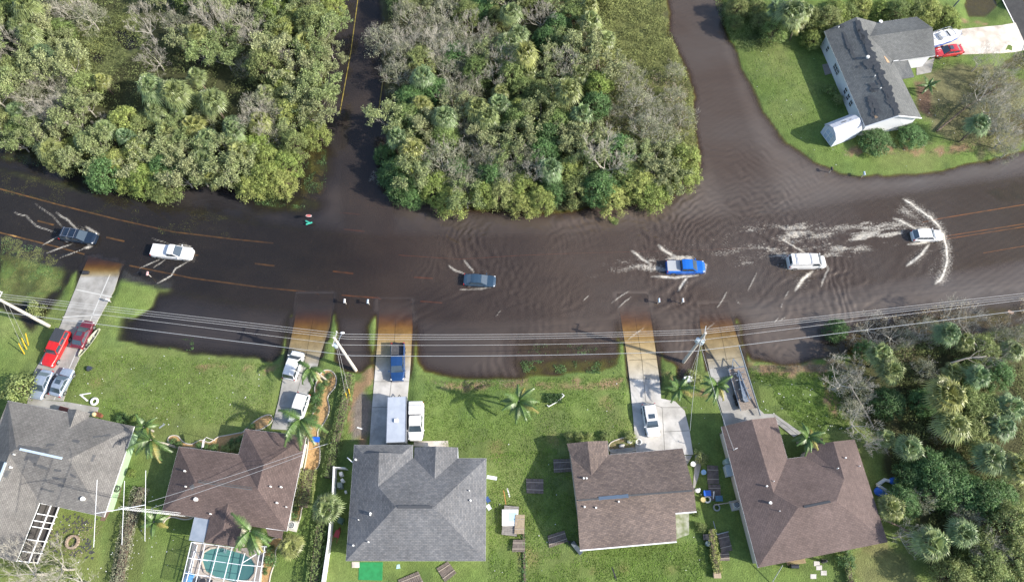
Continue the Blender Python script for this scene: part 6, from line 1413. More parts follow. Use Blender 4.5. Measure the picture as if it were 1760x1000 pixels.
# ---------------------------------------------------------------- small things
def mailbox(px, py, label, m, post=mat('grey_post', (.35, .33, .3), .8), rz=0, zt=1.15):
    p = G(px, py, zt); z0 = max(hz(p.x, p.y), -.5); r = thing('mailbox', label, 'mailbox', (p.x, p.y, z0), rz, 'mailboxes along the street'); H_ = zt-z0
    b = MB(); b.box((0, 0, (H_-.1)/2), (.11, .11, H_-.1)); b.build('post', post, r); b = MB()
    pr = [(-.11, 0), (-.11, .14), (-.07, .22), (0, .25), (.07, .22), (.11, .14), (.11, 0)]; n = len(pr); i = len(b.v)
    for y in (-.28, .28): b.v += [(x*1.2, y, H_-.12+z) for x, z in pr]
    b.f += [tuple(range(n)), tuple(n+k for k in reversed(range(n)))]+[(k, n+k, n+(k+1) % n, (k+1) % n) for k in range(n)]; b.a = [.5]*len(b.f); b.build('box', m, r); b = MB(); b.box((.15, .05, H_+.1), (.02, .05, .22)); b.build('flag', red, r)
mbk = mat('black_mailbox', (.03, .03, .035), .5); mbw = mat('white_mailbox', (.75, .75, .75), .5); mbb = mat('pale_blue_mailbox', (.50, .60, .70), .5)
mailbox(592, 517, 'white mailbox standing in flood water left of its blue twin', mbw); mailbox(632, 518, 'pale blue mailbox standing in flood water by the trailer driveway', mbb); mailbox(1133, 516, 'pale mailbox with yellow base in water above the right driveways', mbb); mailbox(1174, 516, 'small white mailbox in water right of the pale one', mbw)
mailbox(185, 515, 'white mailbox at the right edge of the leftmost driveway', mbw, rz=1.2); mailbox(253, 470, 'pink and white mailbox in shallow water right of the leftmost driveway', mat('pink_mailbox', (.6, .38, .38), .6)); mailbox(1430, 290, 'dark mailbox on the grass tip of the upper right lawn', mbk); mailbox(1486, 298, 'grey mailbox at the waterline of the upper right lawn', mbb); mailbox(1068, 448, 'black mailbox submerged', mbk) if False else None
def stop():
    p = G(530,370,1.5); r = thing('stop_sign', 'red stop sign with green street blades poking out of the flood water', 'road sign', (p.x, p.y, -.4)); tl = Matrix.Rotation(RD(-38), 3, 'X') @ Matrix.Rotation(RD(8), 3, 'Y')
    def t(v): return tuple(tl @ Vector(v)+Vector((0, 0, 1.75)))
    oc = lambda R_: [(R_*cos(pi/8+k*pi/4), R_*sin(pi/8+k*pi/4)) for k in range(8)]
    b = MB(); b.prism(oc(.46), -.01, .01); b.v = [t(v) for v in b.v]; b.build('sign_border', mat('sign_white', (.8, .78, .76), .5), r)
    b = MB(); b.prism(oc(.41), .012, .018); b.v = [t(v) for v in b.v]; b.build('sign_face', mat('sign_red', (.6, .03, .03), .4), r)
    c = bpy.data.curves.new('lettering', 'FONT'); c.body = 'STOP'; c.size = .36; c.align_x = 'CENTER'; c.align_y = 'CENTER'; c.extrude = .004; o = bpy.data.objects.new('lettering', c); me = bpy.data.meshes.new_from_object(o); bpy.data.objects.remove(o); q = bpy.data.objects.new('lettering', me); COL.objects.link(q)
    for v in me.vertices: v.co = Vector(t((v.co.x*.95, v.co.y*1.25, .024+v.co.z)))
    me.materials.clear(); me.materials.append(mat('sign_white', (0, 0, 0))); q.parent = r
    b = MB(); b.tube([(.35, .5, -.2), (.02, .06, 1.6)], .04, 6); b.build('post', chrome, r)
    for k, (x, y, a) in enumerate(((-.28, -.52, -.5), (-.1, -.75, .35))): b = MB(); b.box((x, y, .75), (.95, .22, .02), a, Matrix.Rotation(RD(20), 3, 'X')); b.build('street_name_blade', mat('street_blade_green', (.05, .38, .28), .4), r)
stop()
def warn():
    p = G(1738,536,2.2); r = thing('warning_sign', 'faded orange diamond warning sign in the brush under the wires', 'road sign', (p.x, p.y, 0)); b = MB(); tl = Matrix.Rotation(RD(-30), 3, 'X'); b.prism([(0, .5), (.5, 0), (0, -.5), (-.5, 0)], -.01, .01); b.v = [tuple(tl @ Vector(v)+Vector((0, 0, 2.1))) for v in b.v]; b.build('sign_face', mat('faded_orange', (.42, .27, .19), .6), r); b = MB(); b.tube([(0, .1, -.2), (0, .05, 2.1)], .04, 6); b.build('post', chrome, r)
warn()
def item(name, label, cat, px, py, fn, rz=0, group=None, z=None):
    p = GH(px, py) if z is None else G(px, py, z); r = thing(name, label, cat, tuple(p), rz, group); fn(r); return r
def simple(name, label, cat, px, py, builder, m, rz=0, group=None, z=None, bevel=0, smooth=False):
    p = GH(px, py) if z is None else G(px, py, z); b = MB(); builder(b); o = b.build(name, m, bevel=bevel, smooth=smooth); o.location = p; o.rotation_euler = (0, 0, rz); return tag(o, label, cat, group)
bluep = mat('blue_plastic', (.02, .12, .55), .4); green = mat('green_tarp', (.015, .20, .06), .7, col2=(.02, .25, .08), ns=2); wpl = mat('white_plastic', (.75, .75, .73), .5); greyp = mat('grey_plastic', (.25, .28, .30), .5); dgreen = mat('dark_green_plastic', (.05, .10, .08), .5)
def panel(label, pts, name='wooden_fence_panel', m=None, thick=.06, n=11, zo=.12, group='fallen wooden fence panels', rails=2):
    m = m or mat('weathered_wood', (.20, .165, .145), .9, col2=(.13, .105, .095), ns=3)
    q = [GH(*p) for p in pts]; z = max(p.z for p in q)+zo; q = [G(p[0], p[1], z) for p in pts]; c = sum(q, Vector())/4; r = thing(name, label, 'fence panel', (c.x, c.y, z-zo), 0, group); b = MB(); a, b1, c1, d1 = q; w = (b1-a).length/n*.86
    for i in range(n):
        t = (i+.5)/n; p0 = a.lerp(b1, t); p1_ = d1.lerp(c1, t); jit = .012*((i*7) % 3); b.bar(p0+Vector((0, 0, jit)), p1_+Vector((0, 0, jit)), w, .03)
    b.build('boards', m, r, world=True)
    for k in range(rails): t = (k+.5)/rails; b = MB(); b.bar(a.lerp(d1, t)+Vector((0, 0, .06)), b1.lerp(c1, t)+Vector((0, 0, .06)), .10, .05); b.build('rail', mat('pale_weathered_wood', (.34, .29, .24), .9), r, world=True)
panel('dark fence panel lying flat left of the mottled brown house', [(904,822),(934,823),(934,848),(905,847)]); panel('fence panel tucked under the left eave of the mottled brown house', [(951,789),(980,788),(983,810),(952,812)]); panel('ragged fence panel lying near the lower left corner of the mottled brown house', [(941,920),(970,911),(976,930),(944,941)])
panel('square fence panel lying below the slate grey house', [(750,976),(770,964),(785,984),(765,1000)]); panel('long fence panel at the bottom edge below the slate grey house', [(684,996),(719,981),(730,1004),(690,1018)])
panel('upper dark fence panel between the right brown houses', [(1215,799),(1234,800),(1236,831),(1216,831)]); panel('middle dark fence panel between the right brown houses', [(1217,832),(1238,832),(1239,858),(1219,860)]); panel('tilted fence panel beside the vine fence between the right brown houses', [(1233,917),(1251,913),(1259,945),(1240,950)]); panel('lowest fence panel between the right brown houses', [(1234,949),(1253,948),(1254,963),(1236,963)])
panel('upper pale broken fence panel stacked beside the hot tub deck', [(886,884),(902,884),(901,917),(884,917)], m=mat('raw_broken_wood', (.42, .33, .23), .9, col2=(.32, .25, .18), ns=4), zo=.75); panel('lower broken fence panel below the hot tub deck', [(882,927),(902,927),(902,948),(880,948)], zo=.4)
def hottub():
    z = .5; c = G(878,891,z+.5); r = thing('hot_tub_deck', 'grey wooden deck with a white sunken hot tub in the back lawn', 'hot tub', (c.x, c.y, z)); q = [G(a, b, z+.6) for a, b in ((867,868),(892,870),(888,921),(862,918))]; b = MB()
    for i in range(16): t = (i+.5)/16; b.bar(q[0].lerp(q[3], t), q[1].lerp(q[2], t), (q[0]-q[3]).length/16*.9, .05)
    b.build('deck_boards', mat('grey_deck_wood', (.27, .25, .23), .9, col2=(.19, .175, .165), ns=3), r, world=True); b = MB(); b.prism([(p.x, p.y) for p in q], z-.1, z+.56); b.build('deck_base', mat('weathered_wood', (0, 0, 0)), r, world=True)
    cc = G(877,889,z+.65); b = MB(); b.prism([(cc.x+a, cc.y+b_) for a, b_ in ((-1.05, -1), (1, -1), (1, 1), (-1.05, 1))], z+.6, z+.72); b.build('tub_rim', wpl, r, world=True, bevel=.05); b = MB(); b.prism([(cc.x+a, cc.y+b_) for a, b_ in ((-.2, -.5), (.8, -.5), (.8, .6), (-.2, .6))], z+.72, z+.73); b.build('tub_water', mat('pale_blue_water', (.45, .62, .72), .1), r, world=True)
hottub()
g_ = slab; 
def flat_poly(name, label, cat, pts, m, z=.56, th=.04, group=None):
    q = [G(a, b, z) for a, b in pts]; b = MB(); b.prism([(p.x, p.y) for p in q], z-th, z); o = b.build(name, m); return tag(o, label, cat, group)
flat_poly('green_mat', 'bright green mat on the grass behind the slate grey house', 'mat', [(617,965.5),(658,965.5),(657,997),(616,996)], green)
flat_poly('white_board', 'white strip of board leaning out right of the slate grey house', 'board', [(871,839),(873,838.5),(877,853),(875,854)], wpl); flat_poly('orange_board', 'long orange plank above the hot tub deck', 'board', [(864.5,841),(866.5,841),(870.5,867),(869,867)], mat('orange_wood', (.42, .22, .07), .8))
flat_poly('white_gutter_piece', 'white bent piece of gutter on the lawn above the driveway walkway, lower arm', 'debris', [(136,678),(139,677),(152,688),(149,689.5)], wpl); flat_poly('white_gutter_piece', 'white straight strip beside the bent gutter piece', 'debris', [(139,677),(156,674.5),(156,676),(140,679)], wpl)
flat_poly('white_scrap', 'white scrap on the bare dirt left of the trailer', 'debris', [(614,733),(623,736),(622,738),(613,735)], wpl); flat_poly('dark_stick', 'dark board lying on the lawn above the short palm', 'debris', [(273,734),(283,727),(284,729),(274,736)], greyp); flat_poly('dark_stick', 'thin black stick on the back lawn of the mottled brown house', 'debris', [(1051,974),(1053,974),(1060,995),(1058,996)], mbk)
flat_poly('pale_blue_scrap', 'pale blue scrap lying behind the slate grey house', 'debris', [(682,970),(687,969),(688,976),(681,977)], mat('pale_blue_scrap', (.4, .6, .65), .6)); flat_poly('brick_pad', 'small pink brick pad beside the screened porch', 'paving', [(74,882),(88,884),(84,900),(72,898)], mat('pink_brick', (.42, .20, .17), .9, col2=(.5, .27, .22), ns=6), z=.57); flat_poly('door_mat', 'dark red brick patch by the front door of the grey house', 'paving', [(103,697),(118,701),(116,708),(100,704)], mat('dark_red_brick', (.16, .06, .05), .9), z=.62)
stick('flag_pole', 'long dark metal pole leaning over the utility trailer', 'pole', (1307,714), (1270,593), .9, 2.6, .10, mat('dark_pole', (.13, .16, .19), .5), n=8)
for i, (x, y, s) in enumerate(((1343,920,.5),(1342,932,.5),(1408,975,.55),(1416,984,.5),(1398,990,.5),(1404,968,.4))):
    if i > 1: flat_poly('paving_slab', ['', '', 'upper pale paving slab below the red brown house', 'middle right pale paving slab below the red brown house', 'lowest pale paving slab below the red brown house', 'small left paving slab below the red brown house'][i], 'paving', [(x-5, y-4), (x+5, y-4), (x+5, y+4), (x-5, y+4)], conc, .56, .05, 'loose paving slabs')
def ringp(b): b.torus((0, 0, .12), .42, .16)
simple('float_ring', 'white swim ring lying on the grass of the left lawn', 'swim ring', 163, 690, ringp, wpl, smooth=True)
simple('fire_pit', 'round stone fire pit ring on the grass behind the grey house', 'fire pit', 126, 931, lambda b: [b.box((.72*cos(k*pi/8), .72*sin(k*pi/8), .18), (.24, .26, .34), k*pi/8) for k in range(16)], mat('fire_pit_stone', (.36, .29, .22), .9, col2=(.28, .2, .15), ns=6))
simple('white_kayak_rack', 'white curved edging rail with grass behind it on the middle lawn', 'rail', 957, 690, lambda b: (b.tube([(-1.15, -.75, .25), (0, -.1, .3), (1.0, .8, .25)], .07, 6), b.tube([(1.0, .8, .25), (.7, 1.05, .2)], .07, 6), b.tube([(-1.15, -.75, .25), (-1.3, -.5, .2)], .07, 6)), wpl)
simple('planter_bush', 'low dark clump of plants behind the white edging rail', 'plant', 953, 687, lambda b: [leaf(b, Vector((random.Random(k).uniform(-1.1, 1), random.Random(k+999).uniform(-.5, .8), random.Random(k+5).uniform(.1, .55))), rdir(random.Random(k+77), 1), .2, random.Random(k), .5) for k in range(900)], leafC)
def utilbox(b): b.box((0, 0, .45), (1.1, .75, .9)); b.box((0, 0, .93), (1.18, .82, .08))
simple('utility_box', 'white utility pedestal box in the grass by the transformer pole', 'utility box', 1181, 654, utilbox, wpl, rz=.2, bevel=.04)
simple('trash_bin', 'black round bin tipped over beside the leftmost driveway', 'bin', 150, 470, lambda b: (b.cyl((0, 0, .3), .32, .8, 14, 'x', r2=.26), b.torus((.4, 0, .3), .05, .03, 8, 4)), mbk)
simple('garden_gnome_cart', 'small dark garden cart on the left lawn', 'cart', 156, 634, lambda b: (b.box((0, 0, .35), (.6, .45, .3)), b.cyl((-.2, .3, .2), .2, .08, 10, 'y'), b.cyl((-.2, -.3, .2), .2, .08, 10, 'y'), b.bar((.3, 0, .4), (.8, 0, .6), .05, .05)), mat('dark_cart', (.04, .05, .07), .6))
def canoe(b):
    n = 10; pts = []
    for i in range(n+1): t = -1+2*i/n; w = .42*(1-t*t)**.7; pts.append((t*2.3, w))
    for i in range(n):
        for s in (1, -1): b.face([(pts[i][0], s*pts[i][1], .5), (pts[i+1][0], s*pts[i+1][1], .5), (pts[i+1][0], s*pts[i+1][1]*.4, .1), (pts[i][0], s*pts[i][1]*.4, .1)]); b.bar((pts[i][0], s*pts[i][1], .52), (pts[i+1][0], s*pts[i+1][1], .52), .07, .06)
        b.face([(pts[i][0], -pts[i][1]*.4, .1), (pts[i+1][0], -pts[i+1][1]*.4, .1), (pts[i+1][0], pts[i+1][1]*.4, .1), (pts[i][0], pts[i][1]*.4, .1)])
    for t in (-1, 0, 1): b.box((t, 0, .4), (.25, .6, .04))
simple('canoe', 'slim green and cream canoe lying right of the maroon sedan', 'boat', 156, 590, canoe, mat('cream_green_hull', (.24, .27, .17), .6, col2=(.5, .48, .38), ns=2), rz=1.12)
simple('basketball_backboard', 'black fan shaped board lying at the left edge of the rightmost driveway', 'board', 1217, 617, lambda b: b.prism([(-.9, 1.0), (-.2, 1.1), (.6, .5), (1.1, -.7), (.4, -.55), (-.5, -.5)], .05, .13), mat('dark_board', (.03, .035, .05), .6))
simple('blue_tub', 'bright blue plastic tub beside the flower bed of the palm drive', 'tub', 544, 756, lambda b: (b.box((0, 0, .22), (.9, .6, .44)), b.box((0, 0, .46), (1.0, .7, .05))), bluep, bevel=.04)
def ring_float(b):
    q = [(-1.3, .1), (-.2, .75), (1.0, .45), (.8, -.5), (.2, -1.0)]
    b.tube([(x, y, .35) for x, y in q+[q[0]]], .24, 8)
simple('pool_float', 'white and blue inflatable float thrown against the thicket', 'pool float', 1523, 835, ring_float, wpl, smooth=True)
simple('pool_float', 'blue inflatable cushion joined beside the white and blue float', 'pool float', 1534, 827, lambda b: (b.sphere((0, 0, .4), .55, 12, 8, (1.3, .9, .6)), b.sphere((-1.9, -1.3, .22), .9, 12, 8, (1.0, .7, .25))), bluep, smooth=True)
# white fence and bins left of the slate grey house
def wfence():
    q = [G(*p, .5) for p in ((579,806),(577,850),(570,930),(558,1012))]; r = thing('vinyl_fence', 'tall white vinyl fence left of the slate grey house', 'fence', tuple(q[0])); b = MB(); c = MB()
    b.bar(q[0]+Vector((0, 0, .9)), q[0]+Vector((1.5, -.1, .9)), .07, 1.8)
    for i in range(3): b.bar(q[i]+Vector((0, 0, .9)), q[i+1]+Vector((0, 0, .9)), .07, 1.8); c.bar(q[i]+Vector((0, 0, 1.82)), q[i+1]+Vector((0, 0, 1.82)), .14, .08)
    b.build('panels', wpl, r, world=True); c.build('top_rail', trim, r, world=True)
    for i in range(9): t = i/8*3; k = min(int(t), 2); p = q[k].lerp(q[k+1], t-k); b = MB(); b.box((p.x, p.y, 1.4), (.14, .14, 1.95)); b.build('post', trim, r, world=True)
wfence()
bn = lambda s: (lambda b: (b.box((0, 0, .5*s), (.55*s, .6*s, 1.0*s)), b.box((0, 0, 1.04*s), (.62*s, .68*s, .08)), b.cyl((0, -.3*s, .12), .12, .6*s, 10, 'x')))
for lab, px, py, m, rz, s in (('white storage tote nearest the top of the white fence', 588, 815, wpl, .3, .7), ('white box tilted below the first tote beside the fence', 590, 826, wpl, .6, .6), ('grey green rolling bin beside the white fence, upper one', 587, 835, mat('grey_green_bin', (.16, .2, .19), .5), .1, 1), ('small white bucket by the slate house wall', 595, 845, wpl, .2, .4), ('dark green rolling bin beside the white fence, lower one', 588, 895, dgreen, -.4, 1)):
    simple('storage_bin', lab, 'bin', px, py, bn(s), m, rz=rz, group='bins behind the white fence', bevel=.03)
simple('wheelbarrow', 'dark red wheelbarrow between the white fence and slate grey house', 'wheelbarrow', 581, 918, lambda b: (b.prism([(-.4, -.35), (.5, -.25), (.5, .25), (-.4, .35)], .35, .65), b.cyl((.65, 0, .2), .2, .1, 12, 'y'), b.bar((-.3, .25, .4), (-1.0, .3, .6), .05, .05), b.bar((-.3, -.25, .4), (-1.0, -.3, .6), .05, .05)), mat('dark_red_metal', (.22, .02, .03), .5), rz=1.3)
# air conditioners
def ac(label, px, py, rz=0, s=1):
    def f(r):
        b = MB(); b.box((0, 0, .45), (.95*s, .95*s, .8)); b.build('cabinet', mat('beige_metal', (.45, .45, .42), .6), r, bevel=.03); b = MB(); b.cyl((0, 0, .87), .38*s, .04, 20); b.build('fan_grille', mbk, r)
        b = MB(); b.torus((0, 0, .89), .40*s, .03, 20, 5); b.torus((0, 0, .89), .22*s, .015, 16, 4); b.build('guard_ring', wpl, r); b = MB(); [b.box((0, 0, .9), (.1, .66*s, .02), k*pi/3+.3) for k in range(3)]; b.build('fan_blade', greyp, r); b = MB(); b.box((0, 0, .03), (1.3*s, 1.3*s, .1)); b.build('concrete_pad', conc, r)
    item('air_conditioner', label, 'air conditioner', px, py, f, rz)
ac('air conditioner unit at the lower right corner of the pool house', 504, 903, -.2); ac('air conditioner unit under the left eave of the red brown house', 1263, 868, .2, .95)
simple('water_softener_tank', 'round pale tank under the left eave of the red brown house', 'tank', 1247, 795, lambda b: (b.cyl((0, 0, .55), .42, 1.1, 18), b.sphere((0, 0, 1.1), .42, 16, 6, (1, 1, .35))), mat('pale_green_tank', (.30, .40, .38), .5), smooth=False)
simple('storage_cabinet', 'pale blue square cabinet below the round tank', 'cabinet', 1252, 810, lambda b: (b.box((0, 0, .6), (1.2, 1.35, 1.2)), b.box((0, 0, 1.22), (1.28, 1.43, .06))), mat('pale_blue_cabinet', (.38, .46, .50), .6), rz=.15, bevel=.02)
for lab, px, py, m, k in (('blue bucket beside the upper dark fence panel', 1208, 812, mat('pale_blue_bucket', (.25, .42, .6), .5), 0), ('pale yellow round bucket near the right side of the mottled brown house', 1207, 859, mat('tan_bucket', (.5, .42, .2), .6), 0), ('blue and white cooler near the yellow bucket', 1214, 848, bluep, 1), ('white bucket ring right of the yellow bucket', 1215, 858, wpl, 2), ('white plastic bag by the eave of the mottled brown house', 1198, 843, wpl, 3), ('blue crate by the grey hose ring', 1234, 857, mat('dull_blue_crate', (.06, .14, .22), .6), 1), ('grey hose ring under the service wire', 1231, 872, greyp, 2), ('black square planter on the vine fence line', 1213, 923, mbk, 1), ('blue grey bin below the square planter', 1215, 934, mat('blue_grey_bin', (.12, .17, .18), .5), 0), ('wooden planter box at the bottom of the vine fence', 1231, 988, mat('raw_broken_wood', (0, 0, 0)), 1), ('white jug beside the walk of the mottled brown house', 1190, 798, wpl, 0), ('white ring planter by the front wall of the mottled brown house', 1097, 760, wpl, 2), ('pale stone lump in the front bed of the mottled brown house', 1068, 767, conc, 3), ('white round stone in the front bed of the mottled brown house', 1082, 759, wpl, 3)):
    fn = [lambda b: (b.cyl((0, 0, .25), .28, .5, 12, r2=.33), b.torus((0, 0, .5), .31, .03, 12, 4)), lambda b: (b.box((0, 0, .28), (.8, .6, .5)), b.box((0, 0, .55), (.9, .7, .06))), lambda b: (b.torus((0, 0, .2), .38, .10, 16, 6), b.torus((0, 0, .36), .36, .05, 16, 6)), lambda b: (b.sphere((0, 0, .2), .33, 8, 6, (1.2, .9, .7)), b.sphere((.25, .15, .15), .2, 8, 6))][k]
    simple(['bucket', 'crate', 'ring_planter', 'garden_rock'][k], lab, ['bucket', 'crate', 'ring', 'rock'][k], px, py, fn, m, group='odds and ends around the brown houses')
stick('fence_rail', 'pale horizontal rail from the hose ring to the red brown eave', 'rail', (1228,867), (1270,861), 1.4, 1.5, .06, mat('pale_weathered_wood', (0, 0, 0))); stick('fence_rail', 'upright white board leaning by the middle dark fence panel', 'board', (1226,856), (1227,844), .6, 1.2, .08, wpl); stick('fence_rail', 'grey rail along the left side of the small fenced run', 'rail', (1226,895), (1232,918), .9, .9, .06, greyp); stick('fence_rail', 'grey rail along the bottom of the small fenced run', 'rail', (1232,918), (1252,913), .9, .9, .06, greyp)
simple('leaning_mattress', 'folded dark lounge chair by the lower left corner of the mottled brown house', 'chair', 993, 944, lambda b: (b.box((0, 0, .3), (.55, 1.3, .12)), b.box((0, .8, .5), (.55, .7, .12), 0, Matrix.Rotation(.6, 3, 'X')), b.box((.2, -.5, .15), (.05, .05, .3)), b.box((-.2, -.5, .15), (.05, .05, .3))), mat('dark_chair', (.06, .08, .10), .7), rz=.7)
simple('bicycle_heap', 'heap of small dark garden things beside the folded chair', 'garden clutter', 982, 934, lambda b: (b.torus((0, 0, .3), .3, .04, 14, 5), b.cyl((.4, .1, .2), .15, .4, 8), b.bar((-.4, 0, .2), (.5, .3, .5), .05, .05), b.sphere((-.3, .2, .15), .15, 8, 6)), mbk)
for lab, px, py, m in (('blue folding chair by the right eave of the slate grey house', 839, 860, mat('navy_chair', (.03, .07, .2), .6)), ('pale folding chair below the blue one', 841, 873, mat('pale_chair', (.45, .5, .5), .6))):
    simple('folding_chair', lab, 'chair', px, py, lambda b: (b.box((0, 0, .42), (.5, .5, .05)), b.box((0, .3, .7), (.5, .05, .55), 0, Matrix.Rotation(-.3, 3, 'X')), b.bar((-.22, -.25, 0), (-.22, .25, .6), .04, .04), b.bar((.22, -.25, 0), (.22, .25, .6), .04, .04)), m, rz=.6, group='chairs by the slate grey house')
simple('bbq_grill', 'black grill on the lawn below the red brown house', 'grill', 1361, 973, lambda b: (b.box((0, 0, .8), (1.0, .5, .3)), b.cyl((0, 0, .95), .26, .95, 12, 'x'), b.box((-.4, 0, .35), (.06, .4, .7)), b.box((.4, 0, .35), (.06, .4, .7))), mat('black_grill', (.02, .025, .035), .4)); simple('garden_statue', 'dark upright garden ornament under the lower eave of the red brown house', 'ornament', 1414, 964, lambda b: (b.cyl((0, 0, .1), .25, .2, 10), b.cyl((0, 0, .55), .14, .8, 10, r2=.2), b.sphere((0, 0, 1.1), .16, 10, 8)), mbk)
simple('wood_bench', 'narrow wooden bench rack under the lower eave of the red brown house', 'bench', 1366, 965, lambda b: ([b.box((0, -.25+.12*k, .45), (2.4, .09, .05)) for k in range(5)], b.box((-1, 0, .22), (.08, .5, .44)), b.box((1, 0, .22), (.08, .5, .44))), mat('tan_wood', (.30, .22, .13), .8), rz=.12)
simple('front_bench', 'small red wood bench by the entry of the grey house', 'bench', 172, 714, lambda b: ([b.box((0, -.2+.13*k, .45), (.9, .1, .05)) for k in range(4)], b.box((0, .28, .7), (.9, .05, .4)), b.box((-.4, 0, .22), (.06, .4, .44)), b.box((.4, 0, .22), (.06, .4, .44))), mat('red_wood', (.22, .08, .05), .7), rz=-.3)
simple('yellow_bush_pot', 'cream flower pot by the entry of the grey house', 'pot', 165, 713, lambda b: (b.cyl((0, 0, .2), .22, .4, 12, r2=.3), b.sphere((0, 0, .5), .3, 10, 6)), mat('cream_pot', (.6, .5, .28), .7))
simple('wreath', 'dark round wreath on the pale green wall', 'wreath', 202, 840, lambda b: b.torus((0, 0, 0), .35, .10, 18, 6), mat('wreath_dark', (.05, .07, .04), .8), z=1.9).rotation_euler = (0, RD(75), -.35)
# ---------------------------------------------------------------- flower beds of the pool house
mulch = mat('orange_mulch', (.48, .31, .14), .95, col2=(.36, .22, .10), ns=5, bump=.3, bs=30); edging = mat('bed_edging', (.48, .44, .38), .8)
def bed(label, pts, n_, seed, group='flower beds of the brown pool house', closed=True, holes=(), m=None):
    q = P(pts, .5); q2 = []
    N_ = len(q)
    for i in range(N_):
        p0, p1_, p2_, p3_ = [Vector(q[(i+k-1) % N_]) for k in range(4)]
        for t in range(4):
            u = t/4; q2.append(tuple(.5*((2*p1_)+(-p0+p2_)*u+(2*p0-5*p1_+4*p2_-p3_)*u*u+(-p0+3*p1_-3*p2_+p3_)*u**3)))
    o = drape('flower_bed', q2, .035, m or mulch, .05, 1.2, None); tag(o, label, 'flower bed', group)
    b = MB(); zz = height(np.array([p[0] for p in q2]), np.array([p[1] for p in q2])); path = [(p[0], p[1], z+.06) for p, z in zip(q2, zz)]; b.tube(path+[path[0]], .085, 6); e = b.build('bed_edging', edging, o)
    return o
bed('wavy orange mulch bed between the palm lined driveway and the hedge', [(553,638),(568,636),(577,648),(575,665),(563,682),(566,705),(556,728),(546,742),(550,775),(548,800),(538,812),(532,840),(520,870),(516,890),(508,905),(500,900),(512,850),(524,800),(530,760),(528,735),(538,710),(543,690),(541,665)], 12, 1)
bed('wavy mulch bed along the front wall of the brown pool house', [(418,742),(436,725),(455,714),(466,714),(466,725),(448,738),(424,742),(414,772),(404,780),(380,777),(330,770),(305,768),(290,760),(292,750),(305,749),(316,760),(330,763),(345,756),(360,760),(375,751),(390,748),(410,744)], 10, 2)
bed('mulch bed curving below the pool cage on its right side', [(470,925),(486,925),(474,945),(474,962),(466,985),(460,1010),(448,1010),(452,970),(458,940)], 5, 3)
bed('small mulch bed under the low palm left of the porch', [(285,893),(296,888),(316,892),(330,890),(330,884),(300,880),(284,886),(278,905)], 3, 4)
bed('mossy bed along the front of the mottled brown house', [(1050,760),(1090,750),(1094,772),(1052,778)], 3, 5, 'planting beds of the brown houses', m=mat('mossy_bed', (.12, .14, .05), .95, col2=(.25, .18, .1), ns=2))
bn_ = ['highest', 'second highest', 'third', 'fourth', 'fifth', 'sixth', 'seventh', 'eighth', 'ninth', 'tenth']
for i, (x, y, s) in enumerate(((566,645,.34),(560,658,.4),(551,663,.42),(553,670,.4),(546,680,.5),(542,686,.5),(549,692,.38),(541,704,.46),(539,718,.46),(561,650,.3))): plant('darkshrub', x, y, s, '%s small round shrub of the wavy bed beside the palm lined driveway' % bn_[i], 'small shrubs in the wavy driveway bed')
for i, (x, y, s) in enumerate(((297,759,.4),(307,763,.35),(343,764,.4),(352,769,.45),(367,769,.45),(389,771,.6),(400,760,.5),(407,769,.6),(414,755,.5),(432,733,.4))): plant('shrub' if i in (5,7) else 'darkshrub', x, y, s, '%s small shrub from left in the bed along the pool house front' % ['first','second','third','fourth','fifth','sixth','seventh','eighth','ninth','tenth'][i], 'small shrubs in the front bed of the pool house')
for i, (x, y, s) in enumerate(((464,943,.4),(464,961,.65),(455,978,.2),(456,984,.2),(505,885,.5),(508,872,.4))): plant('darkshrub', x, y, s, '%s shrub counted from the pool cage corner beds' % bn_[i], 'small shrubs beside the pool cage')
for i, (x, y, s) in enumerate(((978,752,.5),(995,750,.5),(1012,748,.4),(1040,750,.6),(1085,750,.6),(1205,785,.7),(1198,880,.4),(1205,905,.5))): plant('shrub', x, y, s, '%s weedy shrub counted clockwise around the mottled brown house' % bn_[i], 'weedy shrubs around the mottled brown house')
# ---------------------------------------------------------------- pool and its screen cage
def pool():
    z = .5; deck = drape('pool_deck', P([(333,930),(410,942),(452,938),(457,955),(440,1020),(315,1020)], z), .08, mat('pool_deck_tan', (.42, .37, .33), .85, col2=(.36, .32, .29), ns=2), .1, 2)
    c = G(402,968,z+.1); r = thing('swimming_pool', 'teal kidney shaped swimming pool inside the white screen cage', 'swimming pool', tuple(c)); pts = [(346,963),(350,948),(362,941),(380,939),(400,944),(420,950),(434,959),(440,970),(438,985),(428,997),(400,1001),(370,993),(352,982)]
    q = [G(a, b, z+.14) for a, b in pts]; b = MB(); b.prism([(p.x, p.y) for p in q], z+.14, z+.155); b.build('pool_water', mat('teal_pool_water', (.075, .19, .18), .06, spec=.6, col2=(.09, .22, .21), ns=.4), r, world=True)
    b = MB(); b.tube([(p.x, p.y, z+.15) for p in q+[q[0]]], .16, 6); b.build('coping', mat('pool_coping', (.42, .36, .30), .8), r, world=True)
    b = MB(); b.tube([G(386,943,z+.2), G(386,942,z+.8), G(385,950,z+.5)], .04, 6); b.tube([G(389,943,z+.2), G(389,942,z+.8), G(388,950,z+.5)], .04, 6); b.build('ladder_rail', chrome, r, world=True)
pool()
